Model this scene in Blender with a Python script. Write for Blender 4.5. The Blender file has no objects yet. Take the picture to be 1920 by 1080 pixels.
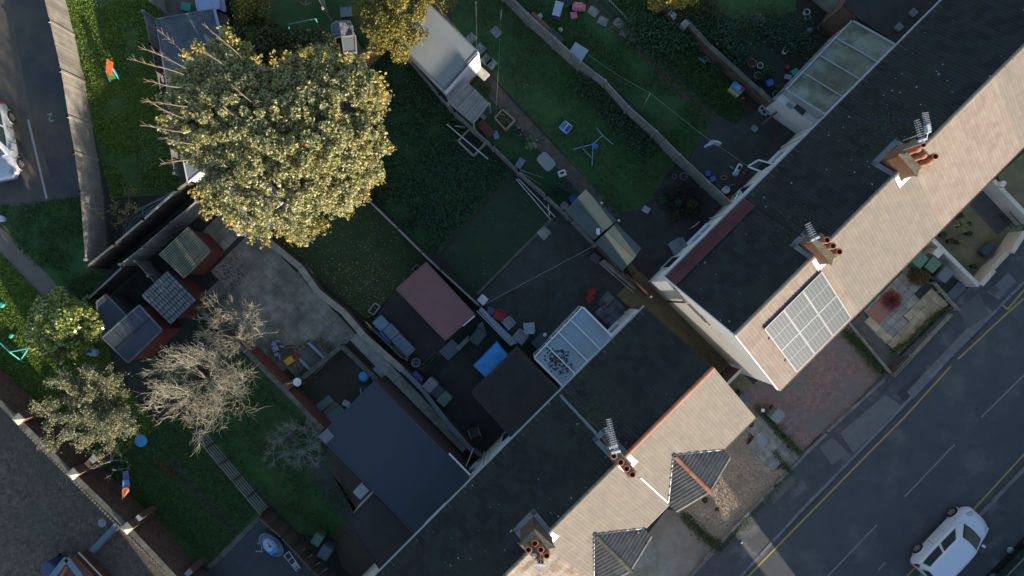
import bpy, math, random
import numpy as np
from mathutils import Vector, Matrix, noise
random.seed(7); rng = np.random.default_rng(7)
S = bpy.context.scene
R = math.radians
# ---------------------------------------------------------------- camera
FP, CH = 1280.0, 34.6            # focal length in photo pixels, camera height
cam = bpy.data.objects.new('camera', bpy.data.cameras.new('camera'))
S.collection.objects.link(cam); S.camera = cam
cam.location = (0, 0, CH); cam.rotation_euler = (0, 0, 0)
cam.data.sensor_width = 36; cam.data.lens = 24.0; cam.data.clip_end = 2000
# ---------------------------------------------------------------- light
SUN_EL = 14.0
sx, sy = 0.598, -0.801           # ground direction towards the sun
w = bpy.data.worlds.new("World"); S.world = w; w.use_nodes = True
nt = w.node_tree; nt.nodes.clear()
sky = nt.nodes.new('ShaderNodeTexSky'); sky.sky_type = 'NISHITA'; sky.sun_disc = False
sky.sun_elevation = R(SUN_EL); sky.sun_rotation = math.atan2(sx, sy) % (2*math.pi)
sky.air_density = 1.0; sky.dust_density = 0.6; sky.ozone_density = 1.3
bg = nt.nodes.new('ShaderNodeBackground'); bg.inputs[1].default_value = 0.12
out = nt.nodes.new('ShaderNodeOutputWorld')
nt.links.new(sky.outputs[0], bg.inputs[0]); nt.links.new(bg.outputs[0], out.inputs[0])
sun = bpy.data.objects.new('sun', bpy.data.lights.new('sun', 'SUN')); S.collection.objects.link(sun)
sun.data.energy = 4.6; sun.data.angle = R(0.53); sun.data.color = (1.0, 0.87, 0.70)
sd = Vector((sx*math.cos(R(SUN_EL)), sy*math.cos(R(SUN_EL)), math.sin(R(SUN_EL))))
sun.rotation_euler = sd.to_track_quat('Z', 'Y').to_euler()
S.view_settings.view_transform = 'Standard'; S.view_settings.look = 'None'
S.view_settings.gamma = 1; S.view_settings.use_curve_mapping = False
S.view_settings.exposure = 1.1
# ---------------------------------------------------------------- coordinates
def W(px, py, h=0.0):            # where a point seen at (px,py) stands if it is h metres up
    return ((px-960)/FP*(CH-h), (540-py)/FP*(CH-h))
def W3(px, py, h=0.0): x, y = W(px, py, h); return Vector((x, y, h))
def PW(pts, h=0.0): return [W(x, y, h) for x, y in pts]
Q = math.sqrt(.5)
def UV(u, v, z=0.0): return Vector((Q*(u+v), Q*(u-v), z))   # along the terrace, towards the road
def inside(x, y, poly):
    c = False; n = len(poly)
    for i in range(n):
        x1, y1 = poly[i]; x2, y2 = poly[i-1]
        if (y1 > y) != (y2 > y) and x < (x2-x1)*(y-y1)/(y2-y1)+x1: c = not c
    return c
def area2(p): return sum(p[i-1][0]*p[i][1]-p[i][0]*p[i-1][1] for i in range(len(p)))
def ccw(p): return list(p) if area2(p) > 0 else list(p)[::-1]
def cen(p): return (sum(a[0] for a in p)/len(p), sum(a[1] for a in p)/len(p))
def inset(p, d):                 # move every edge inwards by d (convex or nearly)
    p = ccw(p); n = len(p); o = []
    for i in range(n):
        a, b, c = Vector(p[i-1]), Vector(p[i]), Vector(p[(i+1) % n])
        e1 = (b-a).normalized(); e2 = (c-b).normalized()
        n1 = Vector((-e1.y, e1.x)); n2 = Vector((-e2.y, e2.x)); k = 1+n1.dot(n2)
        q = b+(n1+n2)*(d/max(k, .2)); o.append((q.x, q.y))
    return o
# ---------------------------------------------------------------- materials
_m = {}
def nn(t, k, **kw):
    n = t.nodes.new(k)
    for a, b in kw.items(): setattr(n, a, b)
    return n
def mat(name, c, c2=None, scale=3.0, rough=.85, bump=.25, bscale=60.0, isl=0.0, obr=0.0, metal=0.0,
        stain=None, sscale=1.2, sthr=.55, ssoft=.12, dots=None, dscale=9, dthr=.12, dmask=.5, spec=.5, bdist=.02, ramp=None, leaf=0, transl=0, alpha=1, coat=0, stretch=None, aniso_rot=0):
    if name in _m: return _m[name]
    m = bpy.data.materials.new(name); m.use_nodes = True; t = m.node_tree; L = t.links
    b = t.nodes['Principled BSDF']
    g = nn(t, 'ShaderNodeNewGeometry'); pos = g.outputs['Position']
    if stretch:
        mp = nn(t, 'ShaderNodeMapping'); mp.inputs['Rotation'].default_value = (0, 0, aniso_rot); mp.inputs['Scale'].default_value = stretch
        L.new(pos, mp.inputs['Vector']); pos = mp.outputs[0]
    def noi(sc, det=6, rg=.6):
        n = nn(t, 'ShaderNodeTexNoise'); n.inputs['Scale'].default_value = sc; n.inputs['Detail'].default_value = det
        n.inputs['Roughness'].default_value = rg; L.new(pos, n.inputs['Vector']); return n.outputs['Fac']
    def rng_(src, lo, hi):
        r = nn(t, 'ShaderNodeMapRange'); r.inputs['From Min'].default_value = lo; r.inputs['From Max'].default_value = hi
        L.new(src, r.inputs['Value']); return r.outputs[0]
    def mix(f, a, bb, mode='MIX'):
        x = nn(t, 'ShaderNodeMix', data_type='RGBA', blend_type=mode)
        if isinstance(f, (int, float)): x.inputs[0].default_value = f
        else: L.new(f, x.inputs[0])
        for s, v in ((x.inputs[6], a), (x.inputs[7], bb)):
            if isinstance(v, tuple): s.default_value = (*v, 1)
            else: L.new(v, s)
        return x.outputs[2]
    if ramp:
        cr = nn(t, 'ShaderNodeValToRGB'); e = cr.color_ramp; e.interpolation = 'LINEAR'
        while len(e.elements) < len(ramp): e.elements.new(.5)
        for q, (p_, col) in zip(e.elements, ramp): q.position = p_; q.color = (*col, 1)
        L.new(g.outputs['Random Per Island'], cr.inputs[0]); col = cr.outputs[0]
    else:
        c2 = c2 or tuple(x*.72 for x in c)
        col = mix(rng_(noi(scale), .35, .65), c, c2)
    if isl or obr:
        if isl: src = g.outputs['Random Per Island']; a = isl
        else:
            oi = nn(t, 'ShaderNodeObjectInfo'); src = oi.outputs['Random']; a = obr
        mr = nn(t, 'ShaderNodeMapRange'); mr.inputs['To Min'].default_value = 1-a; mr.inputs['To Max'].default_value = 1+a
        L.new(src, mr.inputs['Value'])
        hs = nn(t, 'ShaderNodeHueSaturation'); L.new(mr.outputs[0], hs.inputs['Value']); L.new(col, hs.inputs['Color']); col = hs.outputs[0]
    if stain:
        col = mix(rng_(noi(sscale, 9, .65), sthr-ssoft, sthr+ssoft), col, stain)
    if dots:
        v = nn(t, 'ShaderNodeTexVoronoi'); v.inputs['Scale'].default_value = dscale; L.new(g.outputs['Position'], v.inputs['Vector'])
        lt = nn(t, 'ShaderNodeMath', operation='LESS_THAN'); lt.inputs[1].default_value = dthr; L.new(v.outputs['Distance'], lt.inputs[0])
        cx = nn(t, 'ShaderNodeSeparateColor'); L.new(v.outputs['Color'], cx.inputs[0])
        gt = nn(t, 'ShaderNodeMath', operation='GREATER_THAN'); gt.inputs[1].default_value = dmask; L.new(cx.outputs[0], gt.inputs[0])
        mm = nn(t, 'ShaderNodeMath', operation='MULTIPLY'); L.new(lt.outputs[0], mm.inputs[0]); cl = nn(t, 'ShaderNodeMath', operation='MULTIPLY'); L.new(gt.outputs[0], cl.inputs[0]); L.new(rng_(noi(.55, 3), .44, .50), cl.inputs[1]); L.new(cl.outputs[0], mm.inputs[1])
        col = mix(mm.outputs[0], col, dots)
    L.new(col, b.inputs['Base Color'])
    b.inputs['Roughness'].default_value = rough; b.inputs['Metallic'].default_value = metal
    b.inputs['Specular IOR Level'].default_value = spec
    if coat: b.inputs['Coat Weight'].default_value = coat; b.inputs['Coat Roughness'].default_value = .06
    if alpha < 1: b.inputs['Alpha'].default_value = alpha
    if transl:
        b.inputs['Transmission Weight'].default_value = transl
    if bump:
        bp = nn(t, 'ShaderNodeBump'); bp.inputs['Strength'].default_value = bump; bp.inputs['Distance'].default_value = bdist
        L.new(noi(bscale, 4), bp.inputs['Height']); L.new(bp.outputs[0], b.inputs['Normal'])
    if leaf:
        tr = nn(t, 'ShaderNodeBsdfTranslucent'); L.new(col, tr.inputs['Color']); ms = nn(t, 'ShaderNodeMixShader'); ms.inputs[0].default_value = leaf
        L.new(b.outputs[0], ms.inputs[1]); L.new(tr.outputs[0], ms.inputs[2]); L.new(ms.outputs[0], t.nodes['Material Output'].inputs['Surface'])
    _m[name] = m; return m
# ---------------------------------------------------------------- mesh building
def link(o): S.collection.objects.link(o); return o
def props(o, label=None, cat=None, group=None, kind=None):
    if label: o['label'] = label
    if cat: o['category'] = cat
    if group: o['group'] = group
    if kind: o['kind'] = kind
    return o
def thing(name, label, cat, loc=(0, 0, 0), rot=0.0, group=None):
    o = link(bpy.data.objects.new(name, None)); o.empty_display_size = .2
    loc = tuple(loc)+(0,)*(3-len(tuple(loc)))
    o.location = loc; o.rotation_euler = (0, 0, rot); return props(o, label, cat, group)
class MB:
    def __init__(s): s.v = []; s.f = []
    def add(s, vs, fs):
        k = len(s.v); s.v += [tuple(x) for x in vs]; s.f += [tuple(i+k for i in f) for f in fs]; return s
    def poly(s, pts, z): return s.add([(x, y, z) for x, y in ccw(pts)], [tuple(range(len(pts)))])
    def face(s, *pts): return s.add(pts, [tuple(range(len(pts)))])
    def prism(s, pts, z0, z1):
        p = ccw(pts); n = len(p)
        z0 = z0 if hasattr(z0, '__len__') else [z0]*n; z1 = z1 if hasattr(z1, '__len__') else [z1]*n
        return s.add([(p[i][0], p[i][1], z0[i]) for i in range(n)]+[(p[i][0], p[i][1], z1[i]) for i in range(n)],
              [tuple(range(n))[::-1], tuple(range(n, 2*n))]+[(i, (i+1) % n, n+(i+1) % n, n+i) for i in range(n)])
    def box(s, c, d, rot=0.0, tilt=None):
        x, y, z = d[0]/2, d[1]/2, d[2]/2
        M_ = Matrix.Rotation(rot, 3, 'Z')
        if tilt is not None: M_ = M_ @ tilt
        vs = [M_ @ Vector(q)+Vector(c) for q in [(-x, -y, -z), (x, -y, -z), (x, y, -z), (-x, y, -z), (-x, -y, z), (x, -y, z), (x, y, z), (-x, y, z)]]
        return s.add(vs, [(3, 2, 1, 0), (4, 5, 6, 7), (0, 1, 5, 4), (1, 2, 6, 5), (2, 3, 7, 6), (3, 0, 4, 7)])
    def beam(s, a, b, wd, ht):       # a board from a to b, ht is its upright size
        a, b = Vector(a), Vector(b); d = (b-a).normalized(); up = Vector((0, 0, 1))
        if abs(d.z) > .95: up = Vector((1, 0, 0))
        sd_ = d.cross(up).normalized()*wd/2; u_ = sd_.cross(d).normalized()*ht/2
        vs = [p+i*sd_+j*u_ for p in (a, b) for i, j in ((-1, -1), (1, -1), (1, 1), (-1, 1))]
        return s.add(vs, [(0, 1, 2, 3), (7, 6, 5, 4), (0, 4, 5, 1), (1, 5, 6, 2), (2, 6, 7, 3), (3, 7, 4, 0)])
    def tube(s, pts, r, n=6, cap=True):
        pts = [Vector(p) for p in pts]; rs = r if hasattr(r, '__len__') else [r]*len(pts); vs = []; fs = []
        for i, p in enumerate(pts):
            d = (pts[min(i+1, len(pts)-1)]-pts[max(i-1, 0)]).normalized()
            a = d.orthogonal() if abs(d.z) < .9 else Vector((1, 0, 0)); a = (a-d*a.dot(d)).normalized(); b_ = d.cross(a)
            for k in range(n):
                t_ = 2*math.pi*k/n; vs.append(p+(a*math.cos(t_)+b_*math.sin(t_))*rs[i])
        for i in range(len(pts)-1):
            for k in range(n): fs.append((i*n+k, i*n+(k+1) % n, (i+1)*n+(k+1) % n, (i+1)*n+k))
        if cap: fs += [tuple(range(n))[::-1], tuple(range((len(pts)-1)*n, len(pts)*n))]
        return s.add(vs, fs)
    def lathe(s, c, prof, n=16, close=True):   # prof = [(r,z)...]
        vs = []; fs = []
        for r_, z in prof:
            for k in range(n):
                t_ = 2*math.pi*k/n; vs.append((c[0]+r_*math.cos(t_), c[1]+r_*math.sin(t_), c[2]+z))
        for i in range(len(prof)-1):
            for k in range(n): fs.append((i*n+k, i*n+(k+1) % n, (i+1)*n+(k+1) % n, (i+1)*n+k))
        if close: fs += [tuple(range(n))[::-1], tuple(range((len(prof)-1)*n, len(prof)*n))]
        return s.add(vs, fs)
    def mesh(s, name, m, smooth=False):
        me = bpy.data.meshes.new(name); me.from_pydata(s.v, [], s.f); me.materials.append(m)
        if smooth: me.shade_smooth()
        me.update(); return me
    def build(s, name, m, parent=None, world=True, smooth=False, label=None, cat=None, group=None, kind=None, z=None, sharp=None, bevel=0):
        """world: the vertices are in world coordinates; the object gets an origin of its own at its base"""
        arr = np.array(s.v, dtype=float)
        if world:
            o0 = np.array([(arr[:, 0].min()+arr[:, 0].max())/2, (arr[:, 1].min()+arr[:, 1].max())/2, arr[:, 2].min()])
            arr = arr-o0
        me = bpy.data.meshes.new(name); me.from_pydata([tuple(q) for q in arr], [], s.f); me.materials.append(m)
        if smooth:
            me.shade_smooth()
            if sharp: me.set_sharp_from_angle(angle=R(sharp))
        o = link(bpy.data.objects.new(name, me))
        if world:
            if parent is not None:
                p = parent; off = Vector(p.location)
                while p.parent: p = p.parent; off = off+p.location
                o.parent = parent; o.location = Vector(o0)-off
            else: o.location = o0
        elif parent is not None: o.parent = parent
        if bevel:
            md = o.modifiers.new('bevel', 'BEVEL'); md.width = bevel; md.segments = 2; md.limit_method = 'ANGLE'
        return props(o, label, cat, group, kind)
def np_quads(name, C, m, parent=None, **kw):       # C: (N,k,3) corners in world space
    C = np.asarray(C, dtype=np.float32); N, K = C.shape[:2]
    lo = C.reshape(-1, 3).min(0); hi = C.reshape(-1, 3).max(0); o0 = np.array([(lo[0]+hi[0])/2, (lo[1]+hi[1])/2, lo[2]], dtype=np.float32)
    me = bpy.data.meshes.new(name); me.vertices.add(N*K); me.vertices.foreach_set('co', (C.reshape(-1, 3)-o0).ravel())
    me.loops.add(N*K); me.loops.foreach_set('vertex_index', np.arange(N*K, dtype=np.int32))
    me.polygons.add(N); me.polygons.foreach_set('loop_start', np.arange(0, N*K, K, dtype=np.int32))
    me.update(calc_edges=True); me.validate(); me.materials.append(m)
    o = link(bpy.data.objects.new(name, me))
    if parent is not None:
        o.parent = parent; p = parent; off = Vector(p.location)
        while p.parent: p = p.parent; off = off+p.location
        o.location = Vector([float(q) for q in o0])-off
    else: o.location = [float(q) for q in o0]
    return props(o, **kw)
def leaf_corners(P, size, up=.35, jit=.5, normals=None):     # leaf quads (slightly pointed) at points P
    N = len(P); n = rng.normal(size=(N, 3))
    if normals is not None: n = n*.55+normals
    n[:, 2] += up; n /= np.linalg.norm(n, axis=1)[:, None]
    a = np.cross(n, rng.normal(size=(N, 3))); a /= np.linalg.norm(a, axis=1)[:, None]; b = np.cross(n, a)
    s_ = size*(1+jit*(rng.random(N)-.5))[:, None]
    return np.stack([P-a*s_*.55, P-b*s_*.34+a*s_*.05, P+a*s_*.55, P+b*s_*.34+a*s_*.05], axis=1)
def scatter(poly, n, z=.02):                 # random points inside a world polygon
    xs = [p[0] for p in poly]; ys = [p[1] for p in poly]; o = []
    while len(o) < n:
        x = random.uniform(min(xs), max(xs)); y = random.uniform(min(ys), max(ys))
        if inside(x, y, poly): o.append((x, y, z))
    return np.array(o)
def copy_tree(o, parent=None):
    c = link(o.copy())
    if parent is not None: c.parent = parent
    for ch in list(o.children): copy_tree(ch, c)
    return c
def piece(name, me, parent, loc, rot=0.0):   # one of many alike pieces sharing a mesh, placed in world space
    o = link(bpy.data.objects.new(name, me)); off = Vector(parent.location) if parent else Vector()
    p = parent
    while p is not None and p.parent: p = p.parent; off = off+p.location
    o.parent = parent; o.location = Vector(loc)-off
    if isinstance(rot, (int, float)): o.rotation_euler = (0, 0, rot)
    else: o.rotation_euler = rot
    return o
# ---------------------------------------------------------------- palette
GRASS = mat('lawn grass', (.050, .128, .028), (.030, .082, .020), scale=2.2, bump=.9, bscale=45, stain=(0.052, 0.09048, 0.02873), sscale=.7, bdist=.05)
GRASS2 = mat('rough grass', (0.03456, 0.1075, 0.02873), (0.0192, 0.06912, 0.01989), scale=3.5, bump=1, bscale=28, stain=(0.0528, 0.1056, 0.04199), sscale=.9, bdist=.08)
GRASSL = mat('sunlit colour grass', (.12, .22, .035), (.065, .14, .026), scale=2.5, bump=1, bscale=40, bdist=.09, stain=(.05, .085, .025), sscale=1.4)  # lawn grass made lighter, with the sunlight put into its colour
TURF = mat('artificial turf', (.020, .052, .019), (.015, .038, .015), scale=.7, bump=.5, bscale=90, stain=(.030, .052, .026), sscale=.8, sthr=.58, ssoft=.08)
SOIL = mat('soil', (.050, .044, .034), (.026, .026, .019), scale=3, bump=.9, bscale=22, stain=(.020, .034, .016), sscale=1.1, bdist=.05)
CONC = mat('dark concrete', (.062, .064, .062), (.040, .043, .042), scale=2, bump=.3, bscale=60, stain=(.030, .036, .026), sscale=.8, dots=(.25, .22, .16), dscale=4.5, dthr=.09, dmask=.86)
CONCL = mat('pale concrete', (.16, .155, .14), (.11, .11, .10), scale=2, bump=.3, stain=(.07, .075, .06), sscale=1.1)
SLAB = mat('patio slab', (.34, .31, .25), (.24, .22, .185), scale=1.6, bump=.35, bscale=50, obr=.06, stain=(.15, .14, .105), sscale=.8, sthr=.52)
SLABG = mat('grey garden slab', (0.35, 0.343, 0.308), (0.238, 0.2352, 0.21), scale=3, bump=.3, obr=.15, stain=(0.14, 0.14, 0.119), sscale=2)
SLABB = mat('buff garden slab', (0.504, 0.406, 0.266), (0.378, 0.308, 0.203), scale=4, bump=.3, obr=.14, stain=(0.21, 0.182, 0.126), sscale=2.3)
SLABR = mat('red garden slab', (0.312, 0.1495, 0.1105), (0.234, 0.117, 0.091), scale=4, bump=.3, obr=.06)
SLABD = mat('blue grey slab', (.18, .205, .23), (.12, .14, .16), scale=3, bump=.35, obr=.14, stain=(.045, .05, .05), sscale=2)
ASPH = mat('road asphalt', (0.0726, 0.077, 0.0858), (0.0594, 0.0638, 0.0726), scale=.6, rough=.9, bump=.5, bscale=140, stain=(.098, .100, .104), sscale=.5, sthr=.58, ssoft=.06, bdist=.01, dots=(0.275, 0.275, 0.275), dscale=2.2, dthr=.03, dmask=.8)
ASPHP = mat('car park asphalt', (.060, .060, .062), (.048, .048, .052), scale=1, bump=.5, bscale=120, stain=(.115, .095, .068), sscale=.42, sthr=.53, bdist=.01)  # brown stain also carries the car park's sun patch as colour
PAVE = mat('footway asphalt', (.070, .074, .080), (.050, .054, .060), scale=1.3, bump=.5, bscale=90, stain=(.125, .128, .13), sscale=.8, sthr=.6, ssoft=.05, bdist=.01)
KERB = mat('kerb stone', (.20, .195, .185), (.14, .14, .135), scale=4, bump=.3, obr=.12)
PEBBLE = mat('gravel', (.60, .47, .35), (.42, .33, .245), scale=30, bump=1, bscale=45, bdist=.05, stain=(0.35, 0.3063, 0.2188), sscale=1)
GRAVD = mat('brown gravel', (.115, .092, .066), (.065, .055, .042), scale=26, bump=1, bscale=45, bdist=.05)
STONE = mat('loose pebbles', (0.4, 0.3, 0.2), ramp=[(0, (0.42, 0.34, 0.25)), (.35, (0.26, 0.19, 0.13)), (.7, (0.36, 0.24, 0.15)), (1, (0.16, 0.13, 0.11))], bump=0)
YELL = mat('yellow road paint', (.42, .30, .06), (.30, .225, .06), scale=14, rough=.7, stain=(.10, .095, .075), sscale=9, sthr=.66, ssoft=.05)
WHITP = mat('white road paint', (.21, .22, .23), (.16, .17, .18), scale=12, rough=.7, stain=(.09, .09, .095), sscale=9, sthr=.60, ssoft=.05)
REDBR = mat('red brick', (.23, .072, .045), (.15, .052, .036), scale=7, bump=.4, isl=.25, obr=.15)
BRNBR = mat('brown brick', (.165, .085, .058), (.105, .060, .045), scale=6, bump=.4, isl=.28)
BLKPV = mat('herringbone block', (.255, .158, .132), (.205, .135, .115), scale=5, bump=.3, isl=.22, stain=(.165, .150, .135), sscale=.55, sthr=.55)
YARDB = mat('yard block', (.130, .102, .072), (.082, .070, .054), scale=5, bump=.4, isl=.38, stain=(.085, .080, .062), sscale=.6)
MORT = mat('mortar bed', (.12, .115, .10), bump=.4)
MORTD = mat('dark joints', (.040, .042, .034), bump=.4)
COPE = mat('stone coping', (.52, .47, .38), (.38, .34, .27), scale=5, bump=.3, obr=.1)
COPEG = mat('weathered coping', (.17, .155, .125), (.10, .098, .078), scale=5, bump=.4, obr=.14, stain=(.06, .07, .04), sscale=2)
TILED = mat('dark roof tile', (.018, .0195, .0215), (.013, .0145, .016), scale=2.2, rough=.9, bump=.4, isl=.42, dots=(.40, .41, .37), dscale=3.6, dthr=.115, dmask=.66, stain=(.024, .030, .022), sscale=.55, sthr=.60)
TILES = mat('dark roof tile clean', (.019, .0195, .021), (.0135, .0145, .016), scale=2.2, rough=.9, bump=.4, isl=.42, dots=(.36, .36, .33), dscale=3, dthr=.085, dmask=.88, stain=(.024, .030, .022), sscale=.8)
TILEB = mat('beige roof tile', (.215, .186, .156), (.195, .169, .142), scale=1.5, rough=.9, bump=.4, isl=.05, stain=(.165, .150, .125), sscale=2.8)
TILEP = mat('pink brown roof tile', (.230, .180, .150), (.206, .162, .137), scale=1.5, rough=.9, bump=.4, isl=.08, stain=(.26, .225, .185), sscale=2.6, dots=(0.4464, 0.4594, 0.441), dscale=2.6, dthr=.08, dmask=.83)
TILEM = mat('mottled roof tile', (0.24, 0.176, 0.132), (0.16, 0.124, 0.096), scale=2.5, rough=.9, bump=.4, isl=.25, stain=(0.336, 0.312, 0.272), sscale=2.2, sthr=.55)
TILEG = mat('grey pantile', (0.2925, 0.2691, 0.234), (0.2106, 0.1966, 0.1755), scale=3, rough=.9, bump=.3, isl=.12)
TILER = mat('dark red tile', (.120, .036, .038), (.090, .030, .033), scale=4, rough=.85, bump=.3, isl=.2)
ORNG = mat('orange ridge tile', (.44, .175, .095), (.36, .14, .08), scale=5, rough=.8, bump=.3, obr=.14)
TERRA = mat('terracotta', (.42, .15, .075), (.31, .105, .06), scale=8, rough=.85, bump=.3, obr=.12)
SOOT = mat('soot', (.012, .010, .009), bump=0)
LEAD = mat('lead flashing', (.155, .165, .185), (.12, .13, .15), scale=5, rough=.6, bump=.3)
WHITE = mat('white painted render', (.74, .73, .70), (.66, .65, .62), scale=1.3, bump=.15, stain=(.58, .57, .52), sscale=1.1, sthr=.62)
CREAM = mat('cream render', (.66, .62, .54), (.58, .55, .47), scale=1.3, bump=.2)
UPVC = mat('white plastic', (.72, .73, .75), (.66, .67, .70), scale=2, rough=.4, bump=.05)
GLASS = mat('window glass', (.02, .03, .04), (.015, .02, .03), rough=.06, bump=0, spec=.8)
POLY = mat('polycarbonate pane', (.30, .38, .48), (.23, .30, .39), scale=.9, rough=.22, bump=.1, obr=.10, stain=(.24, .29, .29), sscale=.8)
POLYG = mat('mossy polycarbonate pane', (.25, .27, .22), (.16, .175, .125), scale=1.0, rough=.5, bump=.2, obr=.22, stain=(.085, .080, .035), sscale=.8, sthr=.52, ssoft=.10, dots=(.03, .035, .03), dscale=5.0, dthr=.16, dmask=.62)
FELTB = mat('blue grey felt', (.052, .066, .090), (.042, .056, .078), scale=.8, rough=.8, bump=.3, bscale=70, stain=(.048, .062, .078), sscale=.6)
FELTG = mat('slate green felt', (.060, .092, .090), (.048, .076, .076), scale=1.2, rough=.9, bump=.3, stain=(.085, .105, .088), sscale=1)
FELTL = mat('pale grey felt', (0.2537, 0.2639, 0.2537), (0.2175, 0.2276, 0.2248), scale=.8, rough=.85, bump=.3, stain=(0.1885, 0.2102, 0.2102), sscale=.7)
FELTR = mat('red brown felt', (.190, .088, .085), (.165, .078, .078), scale=.8, rough=.85, bump=.25, stain=(.21, .105, .10), sscale=.5)
FELTD = mat('charcoal felt', (.038, .036, .036), (.028, .027, .028), scale=2, rough=.9, bump=.4, dots=(.3, .3, .26), dscale=2.2, dthr=.05, dmask=.75)
CORRG = mat('mossy corrugated sheet', (.120, .145, .100), (.082, .105, .078), scale=1.3, rough=.85, bump=.3, stain=(.19, .185, .12), sscale=1.5)
REDW = mat('dark red painted wood', (.165, .038, .030), (.12, .030, .026), scale=4, bump=.3)
WOOD = mat('grey weathered wood', (0.3117, 0.2755, 0.232), (0.2175, 0.1958, 0.1668), scale=4, bump=.5, isl=.22, obr=.12, stain=(0.3915, 0.3625, 0.3045), sscale=2)
WOODL = mat('pale grey fence wood', (.27, .26, .235), (.19, .185, .17), scale=4, bump=.4, isl=.15, obr=.1)
WOODB = mat('brown wood', (.120, .082, .055), (.080, .056, .040), scale=4, bump=.5, isl=.2, obr=.12)
WOODD = mat('dark brown wood', (.060, .042, .032), (.038, .028, .023), scale=3, bump=.5, isl=.25, obr=.12)
WOODN = mat('new pink wood', (.36, .24, .17), (.28, .19, .14), scale=4, bump=.3, obr=.08)
DECK = mat('dark decking', (.044, .042, .041), (.032, .031, .031), scale=3, bump=.3, isl=.18, dots=(.2, .18, .12), dscale=3, dthr=.05, dmask=.85)
CPANEL = mat('concrete panel', (0.3117, 0.2972, 0.2682), (0.2392, 0.232, 0.2102), scale=2.5, bump=.3, obr=.09, stain=(0.174, 0.1812, 0.145), sscale=1.4)
CPOST = mat('concrete post', (.27, .255, .225), (.20, .19, .17), scale=4, bump=.3, obr=.07)
def plain(name, c, rough=.5, bump=.06, **k): return mat(name, c, tuple(x*.82 for x in c), scale=5, rough=rough, bump=bump, **k)
BLACK = plain('black plastic', (.018, .018, .02)); DGREY = plain('dark grey plastic', (.05, .055, .065))
GREENB = plain('green wheelie bin plastic', (.075, .17, .115)); BLUE = plain('blue plastic', (.035, .13, .42))
LBLUE = plain('light blue plastic', (.07, .33, .62)); REDP = plain('red plastic', (.42, .03, .025)); PINK = plain('pink plastic', (.60, .20, .23))
YELP = plain('yellow plastic', (.62, .40, .03)); ORP = plain('orange plastic', (.68, .13, .02)); TEAL = plain('teal plastic', (.05, .30, .24))
GRNP = plain('lime plastic', (.14, .36, .05)); GREYP = plain('grey plastic', (.26, .28, .31)); WHP = plain('white toy plastic', (.66, .67, .70))
LGREY = plain('pale grey top', (.33, .34, .36), .6); ALU = plain('aluminium', (.50, .50, .48), .4, metal=.4); BEIGE = plain('beige plastic', (.42, .36, .27))
STEEL = plain('galvanised steel', (.30, .31, .33), .45, metal=.5); RUST = plain('rusty steel', (.16, .075, .045), .85, .3)
TARP = mat('blue tarpaulin', (.06, .36, .80), (.05, .28, .64), scale=3, rough=.55, bump=.6, bscale=6, bdist=.08, stain=(.03, .05, .06), sscale=1.6, sthr=.66, ssoft=.03)
NAVY = plain('navy fabric', (.025, .035, .09), .9, .4); PURP = plain('purple fabric', (.16, .10, .30), .9, .4); CLOTH = plain('pale blue cloth', (.38, .45, .56), .9, .5)
BARK = mat('bark', (.16, .125, .09), (.10, .08, .06), scale=8, bump=.5); TWIG = mat('pale twig', (.36, .30, .225), ramp=[(0, (.30, .26, .18)), (.5, (.43, .395, .29)), (.8, (.24, .20, .145)), (1, (.37, .36, .22))], bump=0)
TWIGG = mat('grey twig', (.2, .2, .2), ramp=[(0, (.26, .26, .25)), (1, (.16, .16, .15))], bump=0)
# ---------------------------------------------------------------- ground
g = MB().poly([(-900, -900), (900, -900), (900, 900), (-900, 900)], 0).build('ground', SOIL, kind='structure')
_lv = {}
def sheet(name, px, m, lvl=1, world=False, kind='structure', parent=None):
    p = px if world else PW(px)
    return MB().poly(p, .004*lvl).build(name, m, parent, kind=kind)
# lawns between the fences
sheet('lawn', [(835, -60), (905, -60), (944, 2), (1084, 134), (1170, 214), (1267, 308), (1245, 335), (1222, 372), (1205, 392), (1150, 400), (1085, 320), (1010, 235), (930, 150), (850, 55)], GRASS, 1)
sheet('lawn', [(925, -60), (1080, -60), (1110, -8), (1190, 75), (1345, 215), (1305, 272), (1290, 300), (1180, 190), (1040, 60), (950, -20)], GRASS, 1)
sheet('lawn', [(1115, -60), (1230, -60), (1275, 60), (1400, 190), (1378, 232), (1345, 212), (1200, 75), (1120, -10)], GRASS2, 1)
sheet('lawn', [(1330, -60), (1500, -60), (1490, 20), (1400, 60), (1350, 20)], GRASS, 1)
sheet('lawn', [(690, 115), (735, 80), (830, 195), (960, 328), (822, 478), (795, 465), (690, 362), (640, 330)], GRASS2, 1)
sheet('lawn', [(512, 455), (600, 380), (680, 364), (800, 490), (745, 545), (700, 592), (690, 600)], mat('worn lawn', (0.046, 0.08004, 0.0215), (0.0276, 0.0552, 0.01759), scale=1.6, bump=.8, bscale=45, bdist=.05, stain=(0.05704, 0.0759, 0.03714), sscale=1.0, sthr=.62, dots=(0.3128, 0.3864, 0.1368), dscale=5.5, dthr=.14, dmask=.72), 1)
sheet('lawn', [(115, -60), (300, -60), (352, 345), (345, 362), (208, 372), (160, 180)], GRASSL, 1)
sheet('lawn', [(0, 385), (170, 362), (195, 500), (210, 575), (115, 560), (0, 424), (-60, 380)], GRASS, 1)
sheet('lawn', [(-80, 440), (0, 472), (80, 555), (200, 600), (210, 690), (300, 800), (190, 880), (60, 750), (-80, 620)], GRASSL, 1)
sheet('lawn', [(190, 880), (270, 790), (345, 775), (500, 945), (497, 962), (396, 1062), (370, 1062)], GRASS, 2)
sheet('lawn', [(430, 640), (600, 800), (600, 830), (700, 990), (640, 1010), (560, 1000), (505, 942), (360, 790), (300, 700)], GRASS, 1)
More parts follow.
